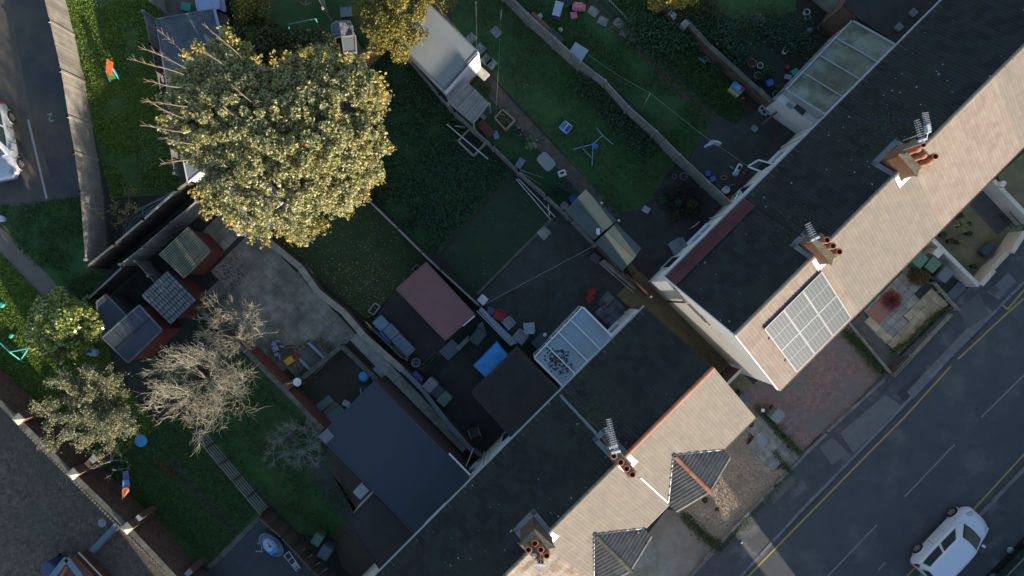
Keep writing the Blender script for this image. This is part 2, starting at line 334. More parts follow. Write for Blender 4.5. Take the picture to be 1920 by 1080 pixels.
sheet('lawn', [(420, -60), (780, -60), (760, 100), (660, 110), (430, 140)], GRASS, 1)
sheet('artificial_lawn', [(956, 329), (1031, 411), (893, 550), (826, 480)], TURF, 2)
MB().prism(PW([(956, 329), (958, 331), (828, 482), (826, 480)]), 0, .04).build('lawn_edging', WOODD, kind='structure')
MB().prism(PW([(1031, 411), (1034, 414), (896, 553), (893, 550)]), 0, .03).build('lawn_edging', CONCL, kind='structure')
sheet('lawn', [(840, 195), (893, 150), (935, 205), (1030, 300), (1098, 372), (1062, 408), (972, 326), (900, 250)], GRASS2, 1)
# paths and hard standings
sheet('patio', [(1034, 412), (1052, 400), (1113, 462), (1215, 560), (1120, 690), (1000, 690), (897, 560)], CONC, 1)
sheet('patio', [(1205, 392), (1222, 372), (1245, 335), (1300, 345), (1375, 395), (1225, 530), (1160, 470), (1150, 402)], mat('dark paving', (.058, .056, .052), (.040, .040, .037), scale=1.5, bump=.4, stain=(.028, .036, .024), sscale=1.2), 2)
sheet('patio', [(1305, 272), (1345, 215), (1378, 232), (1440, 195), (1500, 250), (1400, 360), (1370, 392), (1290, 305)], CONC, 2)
sheet('garden_path', [(893, 148), (912, 132), (960, 190), (1050, 285), (1160, 400), (1150, 415), (1130, 408), (1030, 300), (935, 205)], mat('earth path', (.135, .105, .075), (.085, .068, .052), scale=3, bump=.4, stain=(.05, .055, .035), sscale=1.5), 3)
sheet('garden_path', [(1083, -30), (1106, -12), (1140, 35), (1170, 58), (1215, 102), (1260, 148), (1310, 190), (1345, 222), (1333, 230), (1290, 190), (1240, 145), (1195, 100), (1150, 55), (1105, 15)], mat('red earth path', (.125, .068, .050), (.075, .052, .040), scale=3, bump=.5, stain=(.05, .055, .032), sscale=1.6), 3)
sheet('garden_path', [(310, 868), (328, 856), (395, 935), (450, 1000), (440, 1012), (380, 945), (345, 910)], mat('tarmac path', (.070, .070, .066), (.045, .048, .042), scale=3, bump=.4, stain=(.03, .045, .022), sscale=1.6), 3)
sheet('garden_path', [(570, 855), (590, 850), (640, 910), (672, 960), (655, 985), (600, 920)], _m['tarmac path'], 3)
sheet('gravel_bed', [(598, 846), (620, 838), (712, 935), (665, 962)], GRAVD, 3)
sheet('gravel_bed', [(640, 985), (668, 980), (700, 1010), (715, 1080), (690, 1110), (640, 1060), (625, 1010)], GRAVD, 2)
sheet('patio', [(497, 962), (530, 985), (640, 1090), (640, 1140), (330, 1140), (396, 1062)], mat('blue tarmac', (.060, .068, .078), (.048, .056, .066), scale=1.4, bump=.4), 2)
MB().prism(PW([(493, 958), (499, 964), (398, 1066), (388, 1062)]), 0, .05).build('patio_edging', CONCL, kind='structure')
sheet('driveway', [(-80, 424), (0, 424), (40, 462), (105, 532), (112, 560), (80, 556), (0, 472), (-80, 452)], mat('buff concrete', (.185, .150, .112), (.150, .122, .092), scale=2, bump=.3), 3)
sheet('garden', [(555, 722), (646, 648), (702, 700), (708, 730), (640, 800), (600, 800)], mat('worn yard', (.070, .062, .045), (.045, .044, .032), scale=2.5, bump=.5, stain=(.04, .05, .028), sscale=1.2), 2)
sheet('patio', [(838, 640), (905, 700), (960, 690), (975, 660), (1055, 740), (900, 880), (850, 790), (780, 700)], mat('dark grey paving', (.052, .050, .047), (.034, .034, .033), scale=1.4, bump=.4, stain=(.026, .034, .022), sscale=.9, sthr=.55), 2)  # dark grey paving with greenish blotches
sheet('patio', [(320, -80), (415, -80), (430, 60), (300, 60)], mat('buff deck concrete', (.14, .125, .085), (.10, .09, .065), scale=2, bump=.3), 2)
sheet('patio', [(1350, 60), (1400, 50), (1545, 190), (1470, 210), (1440, 195), (1290, 60)], mat('potting yard', (.048, .048, .045), (.034, .036, .033), scale=2, bump=.5, stain=(.026, .040, .022), sscale=.9, sthr=.5), 1)
sheet('alley', [], ASPH) if False else None
MB().poly([tuple(UV(3.5, 4.0)[:2]), tuple(UV(5.2, 4.0)[:2]), tuple(UV(5.2, 13.5)[:2]), tuple(UV(3.5, 13.5)[:2])], .008).build('alley_path', mat('mossy path', (.20, .17, .075), (.13, .115, .055), scale=2.5, bump=.4), kind='structure')
MB().poly(PW([(1160, 480), (1178, 484), (1235, 560), (1218, 566)]), .012).build('alley_path', _m['mossy path'], kind='structure')
# car park
sheet('car_park', [(-260, -160), (112, -160), (135, 0), (165, 300), (172, 366), (90, 378), (0, 390), (-260, 400)], ASPHP, 3)
sheet('sunlit_dirt_strip', [(-120, -80), (10, -80), (22, 20), (40, 120), (58, 215), (95, 330), (60, 345), (40, 230), (-120, 190)], mat('sunlit brown grit', (.155, .120, .082), (.095, .078, .058), scale=1.2, bump=.5, stain=(.07, .066, .06), sscale=.8, sthr=.56), 4)  # brown grit sheet that also paints the sun patch into its colour
bpy.data.objects['sunlit_dirt_strip'].location.z -= .002
def strip(name, pts, wd, m, lvl, h=0, kind='structure', px=True):
    P_ = [Vector(W(*p)) if px else Vector(p) for p in pts]; b = MB()
    for a, c in zip(P_, P_[1:]):
        d = (c-a).normalized(); n_ = Vector((-d.y, d.x))*wd/2
        b.face(*[(q.x, q.y, .004*lvl+h) for q in (a-n_, c-n_, c+n_, a+n_)])
    return b.build(name, m, kind=kind)
strip('bay_line', [(53, 224), (88, 373)], .11, mat('worn white paint', (.40, .39, .37), (.28, .28, .27), scale=14), 4)
t_ = bpy.data.curves.new('bay_number', 'FONT'); t_.body = '2'; t_.size = .62; t_.align_x = 'CENTER'; t_.align_y = 'CENTER'
t_.materials.append(_m['worn white paint']); t_.extrude = .002
to = link(bpy.data.objects.new('bay_number', t_)); to.location = (*W(95, 220), .02); to.rotation_euler = (0, 0, R(192)); to['kind'] = 'structure'
# ---------------------------------------------------------------- road and footway
KP = [(2100, 355), (1919, 530), (1767, 684), (1697, 757), (1586, 872), (1497, 963), (1400, 1069), (1250, 1228)]     # kerb line in photo pixels
KW = [Vector(W(*p)) for p in KP]
KR = [Vector(W(*p)) for p in [(2150, 640), (1919, 874), (1837, 960), (1700, 1100), (1560, 1245)]]
dn = Vector((Q, -Q))                                                  # towards the far side of the road
road = MB(); far = [p for p in KR]
road.add([(p.x, p.y, .004) for p in KW+far[::-1]], [tuple(range(len(KW)+len(far)))]).build('road', ASPH, kind='structure')
inn = [p-dn*1.85 for p in KW]
fw = [(p.x, p.y) for p in KW]+[(p.x, p.y) for p in inn[::-1]]
MB().prism(fw, -.1, .11).build('pavement', PAVE, kind='structure')
fw2 = [(p.x, p.y) for p in [KR[0]+dn*.12]+[q+dn*.12 for q in KR[1:]]]+[(p.x+dn.x*2.4, p.y+dn.y*2.4) for p in KR[::-1]]
MB().prism(fw2, -.1, .11).build('pavement', PAVE, kind='structure')
kb = MB().box((0, 0, 0), (.9, .13, .25)).mesh('kerb_stone', KERB)
def kerbline(K, off, z):
    par = link(bpy.data.objects.new('kerb', MB().prism([(p.x-dn.x*.01, p.y-dn.y*.01) for p in K]+[(p.x+dn.x*.01, p.y+dn.y*.01) for p in K[::-1]], -.05, z-.13).mesh('kerb', KERB))); par['kind'] = 'structure'
    for a, c in zip(K, K[1:]):
        L_ = (c-a).length; n_ = max(1, round(L_/.915)); d = (c-a)/n_; r_ = math.atan2(d.y, d.x)
        for i in range(n_):
            q = a+d*(i+.5)+dn*off; o = piece('kerb_stone', kb, par, (q.x, q.y, z-.125+random.uniform(-.004, .004)), r_)
kerbline(KW, -.065+.0, .122); kerbline(KR, .065, .122)
for pts in ([(1919, 560), (1883, 592), (1796, 673)], [(1782, 687), (1694, 784), (1631, 847), (1400, 1083), (1300, 1185)], [(1925, 846), (1829, 951), (1700, 1080)],
            [(1930, 532), (1889, 580), (1880, 572)]): strip('yellow_line', pts, .085, YELL, 3)
for pts in ([(1925, 698), (1840, 782)], [(1790, 833), (1696, 931)], [(1644, 984), (1552, 1080), (1540, 1092)], [(1660, 1054), (1647, 1068)]): strip('lane_line', pts, .08, WHITP, 3)
strip('road_patch', [(1690, 900), (1760, 1000)], .5, mat('fine asphalt patch', (.075, .079, .086), bump=.5, bscale=140), 2)
# repairs and covers on the footway
for i, (px, c_) in enumerate([([(1700, 722), (1724, 700), (1738, 716), (1712, 738)], (.045, .047, .052)), ([(1790, 640), (1824, 610), (1836, 626), (1800, 654)], (.044, .046, .052)),
        ([(1680, 738), (1698, 722), (1718, 742), (1700, 757)], (.042, .045, .05)), ([(1575, 812), (1660, 740), (1690, 760), (1600, 850)], (.145, .148, .15)),
        ([(1560, 820), (1590, 848), (1560, 872), (1536, 838)], (.135, .137, .14)), ([(1700, 735), (1850, 575), (1862, 585), (1712, 748)], (.155, .158, .162)),
        ([(1795, 580), (1835, 548), (1855, 590), (1815, 615)], (.10, .104, .11)), ([(1850, 548), (1890, 510), (1905, 528), (1872, 562)], (.15, .152, .155)), ([(1440, 925), (1480, 890), (1492, 905), (1450, 945)], (.12, .118, .11))]):
    MB().poly(PW(px, .11), .114+.002*i).build('pavement_patch', mat('patch %d' % i, c_, tuple(x*.8 for x in c_), scale=3, bump=.4, bscale=90), kind='structure')
for x, y, r_ in ((1672, 727, .22), (1660, 705, .12), (1865, 545, .2)):
    MB().box((*W(x, y, .13), .142), (r_*2, r_*1.6, .012), R(45)).build('drain_cover', mat('iron cover', (.11, .10, .10), rough=.9), kind='structure')
# edging row between the gardens and the footway
eb = MB().box((0, 0, 0), (.6, .14, .16)).mesh('edging_stone', KERB)
ep = link(bpy.data.objects.new('edging', MB().prism(PW([(1330, 1040), (1332, 1042), (1486, 876), (1484, 874)]), -.02, .02).mesh('edging', CONCL))); ep['kind'] = 'structure'
for a, c, n_ in (((1322, 1046), (1448, 912), 9), ((1455, 905), (1500, 860), 3), ((1500, 858), (1548, 812), 3), ((1550, 808), (1655, 712), 7), ((1335, 1035), (1270, 1105), 5)):
    A, B_ = Vector(W(*a)), Vector(W(*c))
    for i in range(n_):
        q = A.lerp(B_, (i+.5)/n_); piece('edging_stone', eb, ep, (q.x, q.y, .05), math.atan2((B_-A).y, (B_-A).x)+random.uniform(-.02, .02))
# front gardens
MB().poly(PW([(1392, 790), (1420, 822), (1475, 870), (1490, 885), (1345, 1035), (1265, 955), (1330, 850)]), .008).build('gravel_garden', PEBBLE, kind='structure')
P_ = scatter(PW([(1345, 850), (1395, 800), (1476, 878), (1345, 1030), (1275, 962)]), 9000, .02)
np_quads('loose_gravel', leaf_corners(P_, .055, up=1.5), STONE, kind='stuff')
MB().poly(PW([(1150, 1085), (1250, 955), (1268, 958), (1345, 1035), (1262, 1120), (1120, 1120)]), .006).build('front_yard', mat('brown yard concrete', (.26, .205, .155), (.18, .145, .11), scale=1.5, bump=.4, stain=(0.285, 0.27, 0.2325), sscale=.6, sthr=.58), kind='structure')
MB().poly(PW([(1180, 1080), (1215, 1000), (1240, 1040), (1270, 1085), (1240, 1120), (1170, 1120)]), .012).build('front_yard', mat('sunlit yard concrete', (0.315, 0.3, 0.2625), (0.225, 0.2175, 0.195), scale=2, bump=.3, stain=(0.165, 0.18, 0.12), sscale=1.3), kind='structure')  # paler patch: the sunlit part of the yard, put into colour
MB().poly(PW([(1590, 600), (1630, 560), (1700, 480), (1780, 560), (1660, 700)]), .006).build('garden_bed', MORTD, kind='structure')
MB().poly(PW([(1596, 605), (1618, 585), (1688, 670), (1664, 702)]), .012).build('garden_path', mat('front path concrete', (.125, .115, .100), (.085, .080, .07), scale=2, bump=.4, stain=(.06, .065, .05), sscale=1.3), kind='structure')
MB().poly(PW([(1720, 470), (1830, 340), (1925, 420), (1822, 545)]), .006).build('front_yard', mat('mossy yard', (0.1875, 0.1575, 0.105), (0.1125, 0.108, 0.0675), scale=1.5, bump=.4, stain=(0.0825, 0.105, 0.045), sscale=.9, sthr=.55), kind='structure')
MB().poly(PW([(1818, 385), (1838, 345), (1905, 410), (1870, 440), (1850, 420)]), .012).build('front_path', mat('blue tarmac path', (.058, .064, .074), bump=.4), kind='structure')
MB().poly(PW([(1870, 330), (1960, 250), (2050, 330), (1930, 430)]), .006).build('front_yard', _m['mossy yard'], kind='structure')
# herringbone drive
drv = PW([(1376, 745), (1440, 700), (1500, 700), (1585, 605), (1655, 705), (1550, 806), (1492, 858), (1440, 800)])
MB().poly(drv, .006).build('driveway', MORTD, kind='structure')
hb = MB(); u0, v0 = .2, .1
def hb_bricks(poly, L_=.21, H_=.012, rot=0.0, z=.0):
    b = MB(); cx, cy = cen(poly); n_ = 60; s_ = L_/2
    ca, sa = math.cos(rot), math.sin(rot)
    def put(i0, j0, w_, h_):
        x, y = (i0+w_/2)*s_, (j0+h_/2)*s_; X, Y = cx+x*ca-y*sa, cy+x*sa+y*ca
        if inside(X, Y, poly):
            b.box((X, Y, z+H_/2+random.uniform(-.002, .002)), (w_*s_-.008, h_*s_-.008, H_), rot)
    for k in range(-n_, n_):
        for m_ in range(-n_//2, n_//2):
            i0 = k+2*m_*1; j0 = k-2*m_*1
            put(i0, j0, 2, 1); put(i0+(-1)+1-1, j0, 1, 2)
    return b
hb_bricks(drv, z=.006).build('block_paving', BLKPV, kind='stuff')
# brick yard at the lower left
yd = PW([(-60, 690), (10, 760), (34, 790), (136, 893), (240, 996), (320, 1080), (360, 1130), (-60, 1130)])
MB().poly(yd, .006).build('yard', MORTD, kind='structure')
hb_bricks(yd, L_=.24, rot=R(8), z=.006).build('yard_blocks', YARDB, kind='stuff')
# ---------------------------------------------------------------- slabs laid one by one
def pave(parent_name, px, sz, rot, m, pm=MORTD, z=.008, th=.03, off=(0, 0), limit=300, gap=.015, tilt=.006, world=False):
    poly = px if world else PW(px); par = MB().poly(poly, z).build(parent_name, pm, kind='structure')
    me = MB().box((0, 0, 0), (sz[0]-gap, sz[1]-gap, th)).mesh('slab', m); cx, cy = cen(poly); ca, sa = math.cos(rot), math.sin(rot); k = 0
    for i in range(-40, 40):
        for j in range(-40, 40):
            x, y = (i+off[0])*sz[0], (j+off[1])*sz[1]; X, Y = cx+x*ca-y*sa, cy+x*sa+y*ca
            if inside(X, Y, poly) and k < limit:
                k += 1; piece('slab', me, par, (X, Y, z+th/2-.006+random.uniform(0, .006)), (random.uniform(-tilt, tilt), random.uniform(-tilt, tilt), rot+random.uniform(-.006, .006)))
    return par
A45 = R(45)
pave('patio', [(378, 566), (425, 470), (458, 432), (512, 455), (574, 510), (604, 556), (648, 590), (680, 622), (640, 650), (560, 715), (545, 712), (455, 632)], (.62, .62), R(-46), SLAB, gap=.009, tilt=.004)
pave('garden_path', [(650, 640), (690, 622), (745, 690), (793, 735), (840, 795), (880, 850), (850, 868), (800, 820), (735, 742)], (.62, .62), R(-46), mat('brightened path slab', (.48, .48, .41), (.36, .37, .32), scale=1.6, bump=.35, bscale=50, obr=.06, stain=(.20, .21, .16), sscale=1.0, sthr=.58), off=(.3, .2), gap=.009)  # patio slab colour lifted to make up for weak sky light here
pave('patio', [(1112, 585), (1140, 548), (1200, 588), (1150, 635)], (.42, .30), A45, SLABD)
pave('front_path', [(1412, 792), (1430, 775), (1500, 850), (1492, 880), (1455, 880), (1398, 830)], (.62, .60), R(-42), SLABG)
bed = PW([(1612, 588), (1640, 556), (1712, 480), (1778, 556), (1672, 668)])
pave('garden_paving', [(1612, 585), (1640, 553), (1700, 490), (1735, 530), (1668, 650)], (.40, .40), A45, SLABG, limit=95)
pave('garden_paving', [(1622, 592), (1634, 582), (1672, 628), (1745, 545), (1775, 565), (1680, 665), (1655, 640)], (.40, .40), A45, SLABB, z=.014, off=(.5, .5))
pave('garden_paving', [(1628, 565), (1675, 515), (1712, 560), (1668, 608)], (.9, .9), A45, SLABR, z=.03)
for x, y, r_ in ((930, 60, .0), (1112, 22, .2), (1130, 40, .35), (1160, 44, .1), (1172, 62, .3), (1185, 70, .2)):
    MB().box((*W(x, y), .02), (.5, .42, .04), R(-45)+r_).build('stepping_slab', SLABG, kind='structure')
for x, y in ((884, 72), (900, 92), (912, 112), (922, 120)): MB().box((*W(x, y), .02), (.45, .45, .04), R(-45)).build('stepping_slab', SLABG, kind='structure')
MB().box((*W(1020, 437), .025), (.55, .55, .05), A45).build('stepping_slab', SLABG, kind='structure')
pave('patio', [(400, 395), (440, 420), (450, 440), (420, 475), (385, 440)], (.5, .5), A45, SLAB)
# ---------------------------------------------------------------- the terrace
def tile_slope(parent, name, P0, U, D, m, tw=.30, ex=.30, roll=.022, step=.018, kind='stuff', clip=None):
    """courses of tiles on a plane: P0 lower corner, U along the eave, D up the slope (vectors with length)"""
    P0, U, D = Vector(P0), Vector(U), Vector(D); nu = max(1, round(U.length/tw)); nd = max(1, round(D.length/ex))
    du, dd = U/nu, D/nd; n = U.cross(D).normalized()
    if n.z < 0: n = -n
    prof = [(0, 0), (.18, .9), (.34, 0), (.5, 0), (.68, .9), (.84, 0), (1, 0)]
    b = MB(); K = len(prof)
    for j in range(nd):
        for i in range(nu):
            q = P0+du*i+dd*j
            if clip and not clip(q+du*.5+dd*.5): continue
            jt = random.uniform(-.004, .004); vs = []
            for e, up_ in ((0.0, step), (1.0, -.0)):
                for a, hgt in prof: vs.append(q+du*(a*.985+.007)+dd*(e*1.06)+n*(hgt*roll+up_+jt+.004))
            for a, hgt in prof: vs.append(q+du*(a*.985+.007)+n*(hgt*roll+jt-.012))
            b.add(vs, [(k, k+1, K+k+1, K+k) for k in range(K-1)]+[(2*K+k, 2*K+k+1, k+1, k) for k in range(K-1)])
    return b.build(name, m, parent, kind=kind)
rt = MB()
for s_ in range(5):
    a0, a1 = math.pi*s_/5, math.pi*(s_+1)/5
    rt.face((-.225, -.095*math.cos(a0), .085*math.sin(a0)), (.215, -.088*math.cos(a0), .078*math.sin(a0)), (.215, -.088*math.cos(a1), .078*math.sin(a1)), (-.225, -.095*math.cos(a1), .085*math.sin(a1)))
rt.face(*[(-.225, -.095*math.cos(math.pi*s_/5), .085*math.sin(math.pi*s_/5)) for s_ in range(6)])
_rt = {}
def ridge(parent, a, b, m, world=True):
    if m.name not in _rt: _rt[m.name] = rt.mesh('ridge_tile', m)
    a, b = Vector(a), Vector(b); n_ = round((b-a).length/.45); d = (b-a)/n_; h = math.atan2(d.y, d.x); tl = -math.asin(d.normalized().z)
    for i in range(n_):
        q = a+d*(i+.5); piece('ridge_tile', _rt[m.name], parent, q, (0, tl, h))
def win(parent, c, ax, wd, ht, deep=.05, door=False):      # ax = unit vector out of the wall; c = centre on the wall face
    c = Vector(c); ax = Vector(ax); sd_ = Vector((-ax.y, ax.x, 0)); rot = math.atan2(sd_.y, sd_.x)
    f = MB()
    f.box(c+Vector((0, 0, ht/2-.035))+ax*deep/2, (wd, deep, .07), rot); f.box(c-Vector((0, 0, ht/2-.035))+ax*deep/2, (wd, deep, .07), rot)
    for s_ in (-1, 0, 1):
        if door and s_ == 0: continue
        f.box(c+sd_*s_*(wd/2-.035)+ax*deep/2, (.07, deep-.004, ht-.14), rot)
    o = f.build('door' if door else 'window', UPVC, parent)
    MB().box(c+ax*.012, (wd-.12, .01, ht-.12), rot).build('pane', GLASS, o)
    if not door: MB().box(c-Vector((0, 0, ht/2+.03))+ax*.07, (wd+.12, .14, .05), rot).build('sill', UPVC, o)
    return o
def house(u0, u1, vr, vg, vf, label, rear, front, wallm, ridgem, he=5.0, hr=7.0, rear_red=None, gable=None, bay=None, extra=True, ends=(0, 0), wins=True, detail=True):
    org = UV((u0+u1)/2, vg); t = thing('terraced_house', label, 'house', (org.x, org.y, 0), 0, 'houses in the terrace')
    wr, wf = vr+.28, vf-.28; ou = .02
    a, b = u0+ou, u1-ou; zr = lambda v: (hr-.12)-(hr-he)*abs(v-vg)/((vf-vg) if v > vg else (vg-vr))
    wl = MB(); P = lambda u, v, z: tuple(UV(u, v, z))
    vs = []
    for u in (a, b): vs += [P(u, wr, 0), P(u, wf, 0), P(u, wf, zr(wf)), P(u, vg, zr(vg)), P(u, wr, zr(wr))]
    wl.add(vs, [(0, 1, 2, 3, 4), (9, 8, 7, 6, 5), (0, 4, 9, 5), (1, 6, 7, 2), (4, 3, 8, 9), (3, 2, 7, 8)]).build('wall', wallm, t)
    e0, e1 = u0+ends[0], u1+ends[1]
    # tiles
    def slopes(name, va, za, m):
        p0 = UV(e0, va, za); return tile_slope(t, name, p0, UV(e1, va, za)-p0, UV(e0, vg, hr)-p0, m)
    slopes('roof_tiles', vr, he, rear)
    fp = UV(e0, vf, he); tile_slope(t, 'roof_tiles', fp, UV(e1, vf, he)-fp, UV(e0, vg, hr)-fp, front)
    ridge(t, UV(e0, vg, hr+.0), UV(e1, vg, hr+.0), ridgem)
    # fascia and gutters
    for v, s_ in ((vr, 1), (vf, -1)):
        MB().beam(UV(e0, v+s_*.10, he-.08), UV(e1, v+s_*.10, he-.08), .03, .14).build('fascia', UPVC, t)
        gm = LGREY if v == vr else BLACK
        MB().tube([UV(e0, v-s_*.03, he-.06), UV(e1, v-s_*.03, he-.06)], .06, 8).build('gutter', gm, t)
    if detail:
        MB().tube([UV(u1-.35, vr-.02, he-.1), UV(u1-.35, vr+.2, he-.35), UV(u1-.35, vr+.22, .1)], .04, 6).build('downpipe', UPVC, t)
    if wins:
        rx, fx = UV(0, -1), UV(0, 1); wd = u1-u0
        for f_, z, w_, h_ in ((.3, 3.9, 1.2, 1.1), (.74, 4.0, .8, .8)): win(t, UV(u0+wd*f_, wr, z), rx, w_, h_)
        win(t, UV(u0+wd*.28, wr, 1.05), rx, .9, 2.0, door=True); win(t, UV(u0+wd*.68, wr, 1.5), rx, 1.3, 1.1)
        for f_, z, w_, h_ in ((.28, 3.8, 1.2, 1.2), (.72, 3.8, 1.2, 1.2), (.3, 1.4, 1.5, 1.3)): win(t, UV(u0+wd*f_, wf, z), fx, w_, h_)
        win(t, UV(u0+wd*.78, wf, 1.05), fx, .9, 2.05, door=True)
    return t
VR, VG, VF = 4.65, 8.04, 11.42        # lower row: rear eave, ridge, front eave
VR2, VG2, VF2 = 4.37, 7.72, 11.35     # upper row
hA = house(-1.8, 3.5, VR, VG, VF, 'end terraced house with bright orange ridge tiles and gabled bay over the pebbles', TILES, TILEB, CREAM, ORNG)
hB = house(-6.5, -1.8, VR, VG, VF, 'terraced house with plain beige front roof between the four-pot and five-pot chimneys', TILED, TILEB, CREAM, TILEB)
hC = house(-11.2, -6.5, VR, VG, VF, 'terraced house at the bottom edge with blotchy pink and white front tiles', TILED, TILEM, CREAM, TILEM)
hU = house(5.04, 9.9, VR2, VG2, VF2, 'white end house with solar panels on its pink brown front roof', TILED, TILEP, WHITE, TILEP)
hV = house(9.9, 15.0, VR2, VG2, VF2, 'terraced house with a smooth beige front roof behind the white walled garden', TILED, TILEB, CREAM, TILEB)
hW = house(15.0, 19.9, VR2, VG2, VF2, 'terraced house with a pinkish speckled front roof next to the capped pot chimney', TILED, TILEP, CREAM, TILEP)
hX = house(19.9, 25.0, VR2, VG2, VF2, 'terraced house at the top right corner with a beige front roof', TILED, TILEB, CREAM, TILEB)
# the rest of the row and the houses across the road: they stand outside the picture and shade it
for i, (a, b) in enumerate([(-15.9, -11.2), (-21.8, -15.9), (-31.0, -25.1)]):
    house(a, b, VR, VG, VF, ['terraced house beyond the bottom edge, first of the row out of the picture', 'terraced house beyond the bottom edge, last before the gap', 'terraced house beyond the bottom left corner, across the gap'][i], TILED, TILEB, CREAM, TILEB, wins=False, detail=False)
# far side of the road
OPP = [(-30, -3.85, 7.8), (-1.75, 14.0, 7.8), (14.0, 38.0, 7.8)]
for i, (a, b, hh) in enumerate(OPP):
    house(a, b, 31.0, 34.4, 38.0, ['long terrace across the road, lower part beside the narrow gap', 'long terrace across the road facing the solar panels', 'long terrace across the road at its upper end'][i], TILED, TILEB, CREAM, TILEB, he=5.9, hr=hh+.6, wins=False, detail=False)
# dark red tile course along the rear eave of the white house
for k_, off_ in ((0, 0.0),):
    p0 = UV(5.06, VR2-.02, 5.0); up_ = (UV(0, VG2, 7.0)-UV(0, VR2, 5.0)).normalized()
    n_ = Vector((-Q*.0, 0, 1)); p0 = p0+Vector((0, 0, .06))
    tile_slope(hU, 'eave_tiles', p0, UV(9.85, 0)-UV(5.06, 0), up_*.62, TILER, tw=.28, ex=.31, roll=.05, step=.03)
# white house: gable side details
MB().tube([UV(5.0, 5.3, 4.75), UV(5.0, 5.9, 4.3), UV(5.0, 5.95, .3)], .045, 6).build('downpipe', BLACK, hU)
MB().tube([UV(4.98, 5.0, 4.9), UV(4.98, 5.85, 4.4)], .05, 6).build('downpipe', BLACK, hU)
b = MB(); b.tube([UV(5.0, 6.0, 4.6), UV(5.0, 7.3, 4.6), UV(5.0, 7.35, 4.35)], .02, 5); b.tube([UV(5.0, 6.0, 4.3), UV(5.0, 7.2, 4.3)], .02, 5); b.build('cable', BLACK, hU)
MB().beam(UV(5.03, VR2+.1, 4.93), UV(5.03, VG2, 6.90), .05, .16).build('bargeboard', UPVC, hU)
MB().beam(UV(5.03, VF2-.1, 4.93), UV(5.03, VG2, 6.90), .05, .16).build('bargeboard', UPVC, hU)
# party lines
MB().beam(UV(-1.8, VR+.1, 5.10), UV(-1.8, VG-1.2, 6.35), .12, .05).build('valley_flashing', LEAD, hA)
MB().beam(UV(-1.8, VG+1.3, 6.28), UV(-1.8, VF-.05, 5.05), .05, .04).build('valley_flashing', UPVC, hA)
MB().beam(UV(9.9, VR2+.1, 5.10), UV(9.9, VG2-.8, 6.60), .05, .03).build('valley_flashing', TILED, hU)
# gabled bays
def bay(t, uc, hw, vend, zr, m, rm, left=True):
    ze = 5.0; vi = VG+(7.0-zr)/(2.0)*(VF-VG); P = UV
    for s_ in (-1, 1):
        # from the ridge down to the eave: the upper end is cut along the valley
        def clip(q, s_=s_):
            u = Q*(q.x+q.y)-uc; v = Q*(q.x-q.y); z_main = 7.0-2.0*(v-VG)/(VF-VG); return q.z > z_main-.03
        p0 = P(uc+s_*hw, vi-.2, ze); tile_slope(t, 'bay_roof_tiles', p0, P(uc+s_*hw, vend, ze)-p0, P(uc, vi-.2, zr)-p0, m, tw=.32, ex=.33, roll=.085, step=.02, clip=clip)
        a = P(uc, vi, zr+.05); c = P(uc+s_*hw, VF-.05, ze+.08); MB().beam(a, c, .04, .03).build('valley_flashing', UPVC, t)
        MB().beam(P(uc+s_*hw, VF-.1, ze-.05), P(uc+s_*hw, vend, ze-.05), .08, .08).build('gutter', BLACK, t)
    ridge(t, P(uc, vi+.1, zr+.05), P(uc, vend+.02, zr+.05), rm)
    w_ = hw-.15; e = vend-.12; b = MB()
    vs = [P(uc-w_, VF-.5, 0), P(uc+w_, VF-.5, 0), P(uc+w_, e, 0), P(uc-w_, e, 0), P(uc-w_, VF-.5, ze-.06), P(uc+w_, VF-.5, ze-.06), P(uc+w_, e, ze-.06), P(uc-w_, e, ze-.06), P(uc, e, zr-.12), P(uc, VF-.5, zr-.12)]
    b.add(vs, [(0, 3, 7, 4), (1, 5, 6, 2), (3, 2, 6, 8, 7), (0, 4, 9, 5, 1), (4, 7, 8, 9), (6, 5, 9, 8)]).build('bay', UPVC, t)
    for z in (1.5, 3.8): win(t, P(uc, e, z), UV(0, 1), w_*1.7, 1.5)
bay(hA, -.17, 1.63, 11.95, 6.0, TILEG, ORNG); bay(hB, -4.85, 1.5, 11.95, 6.0, TILEG, COPEG)
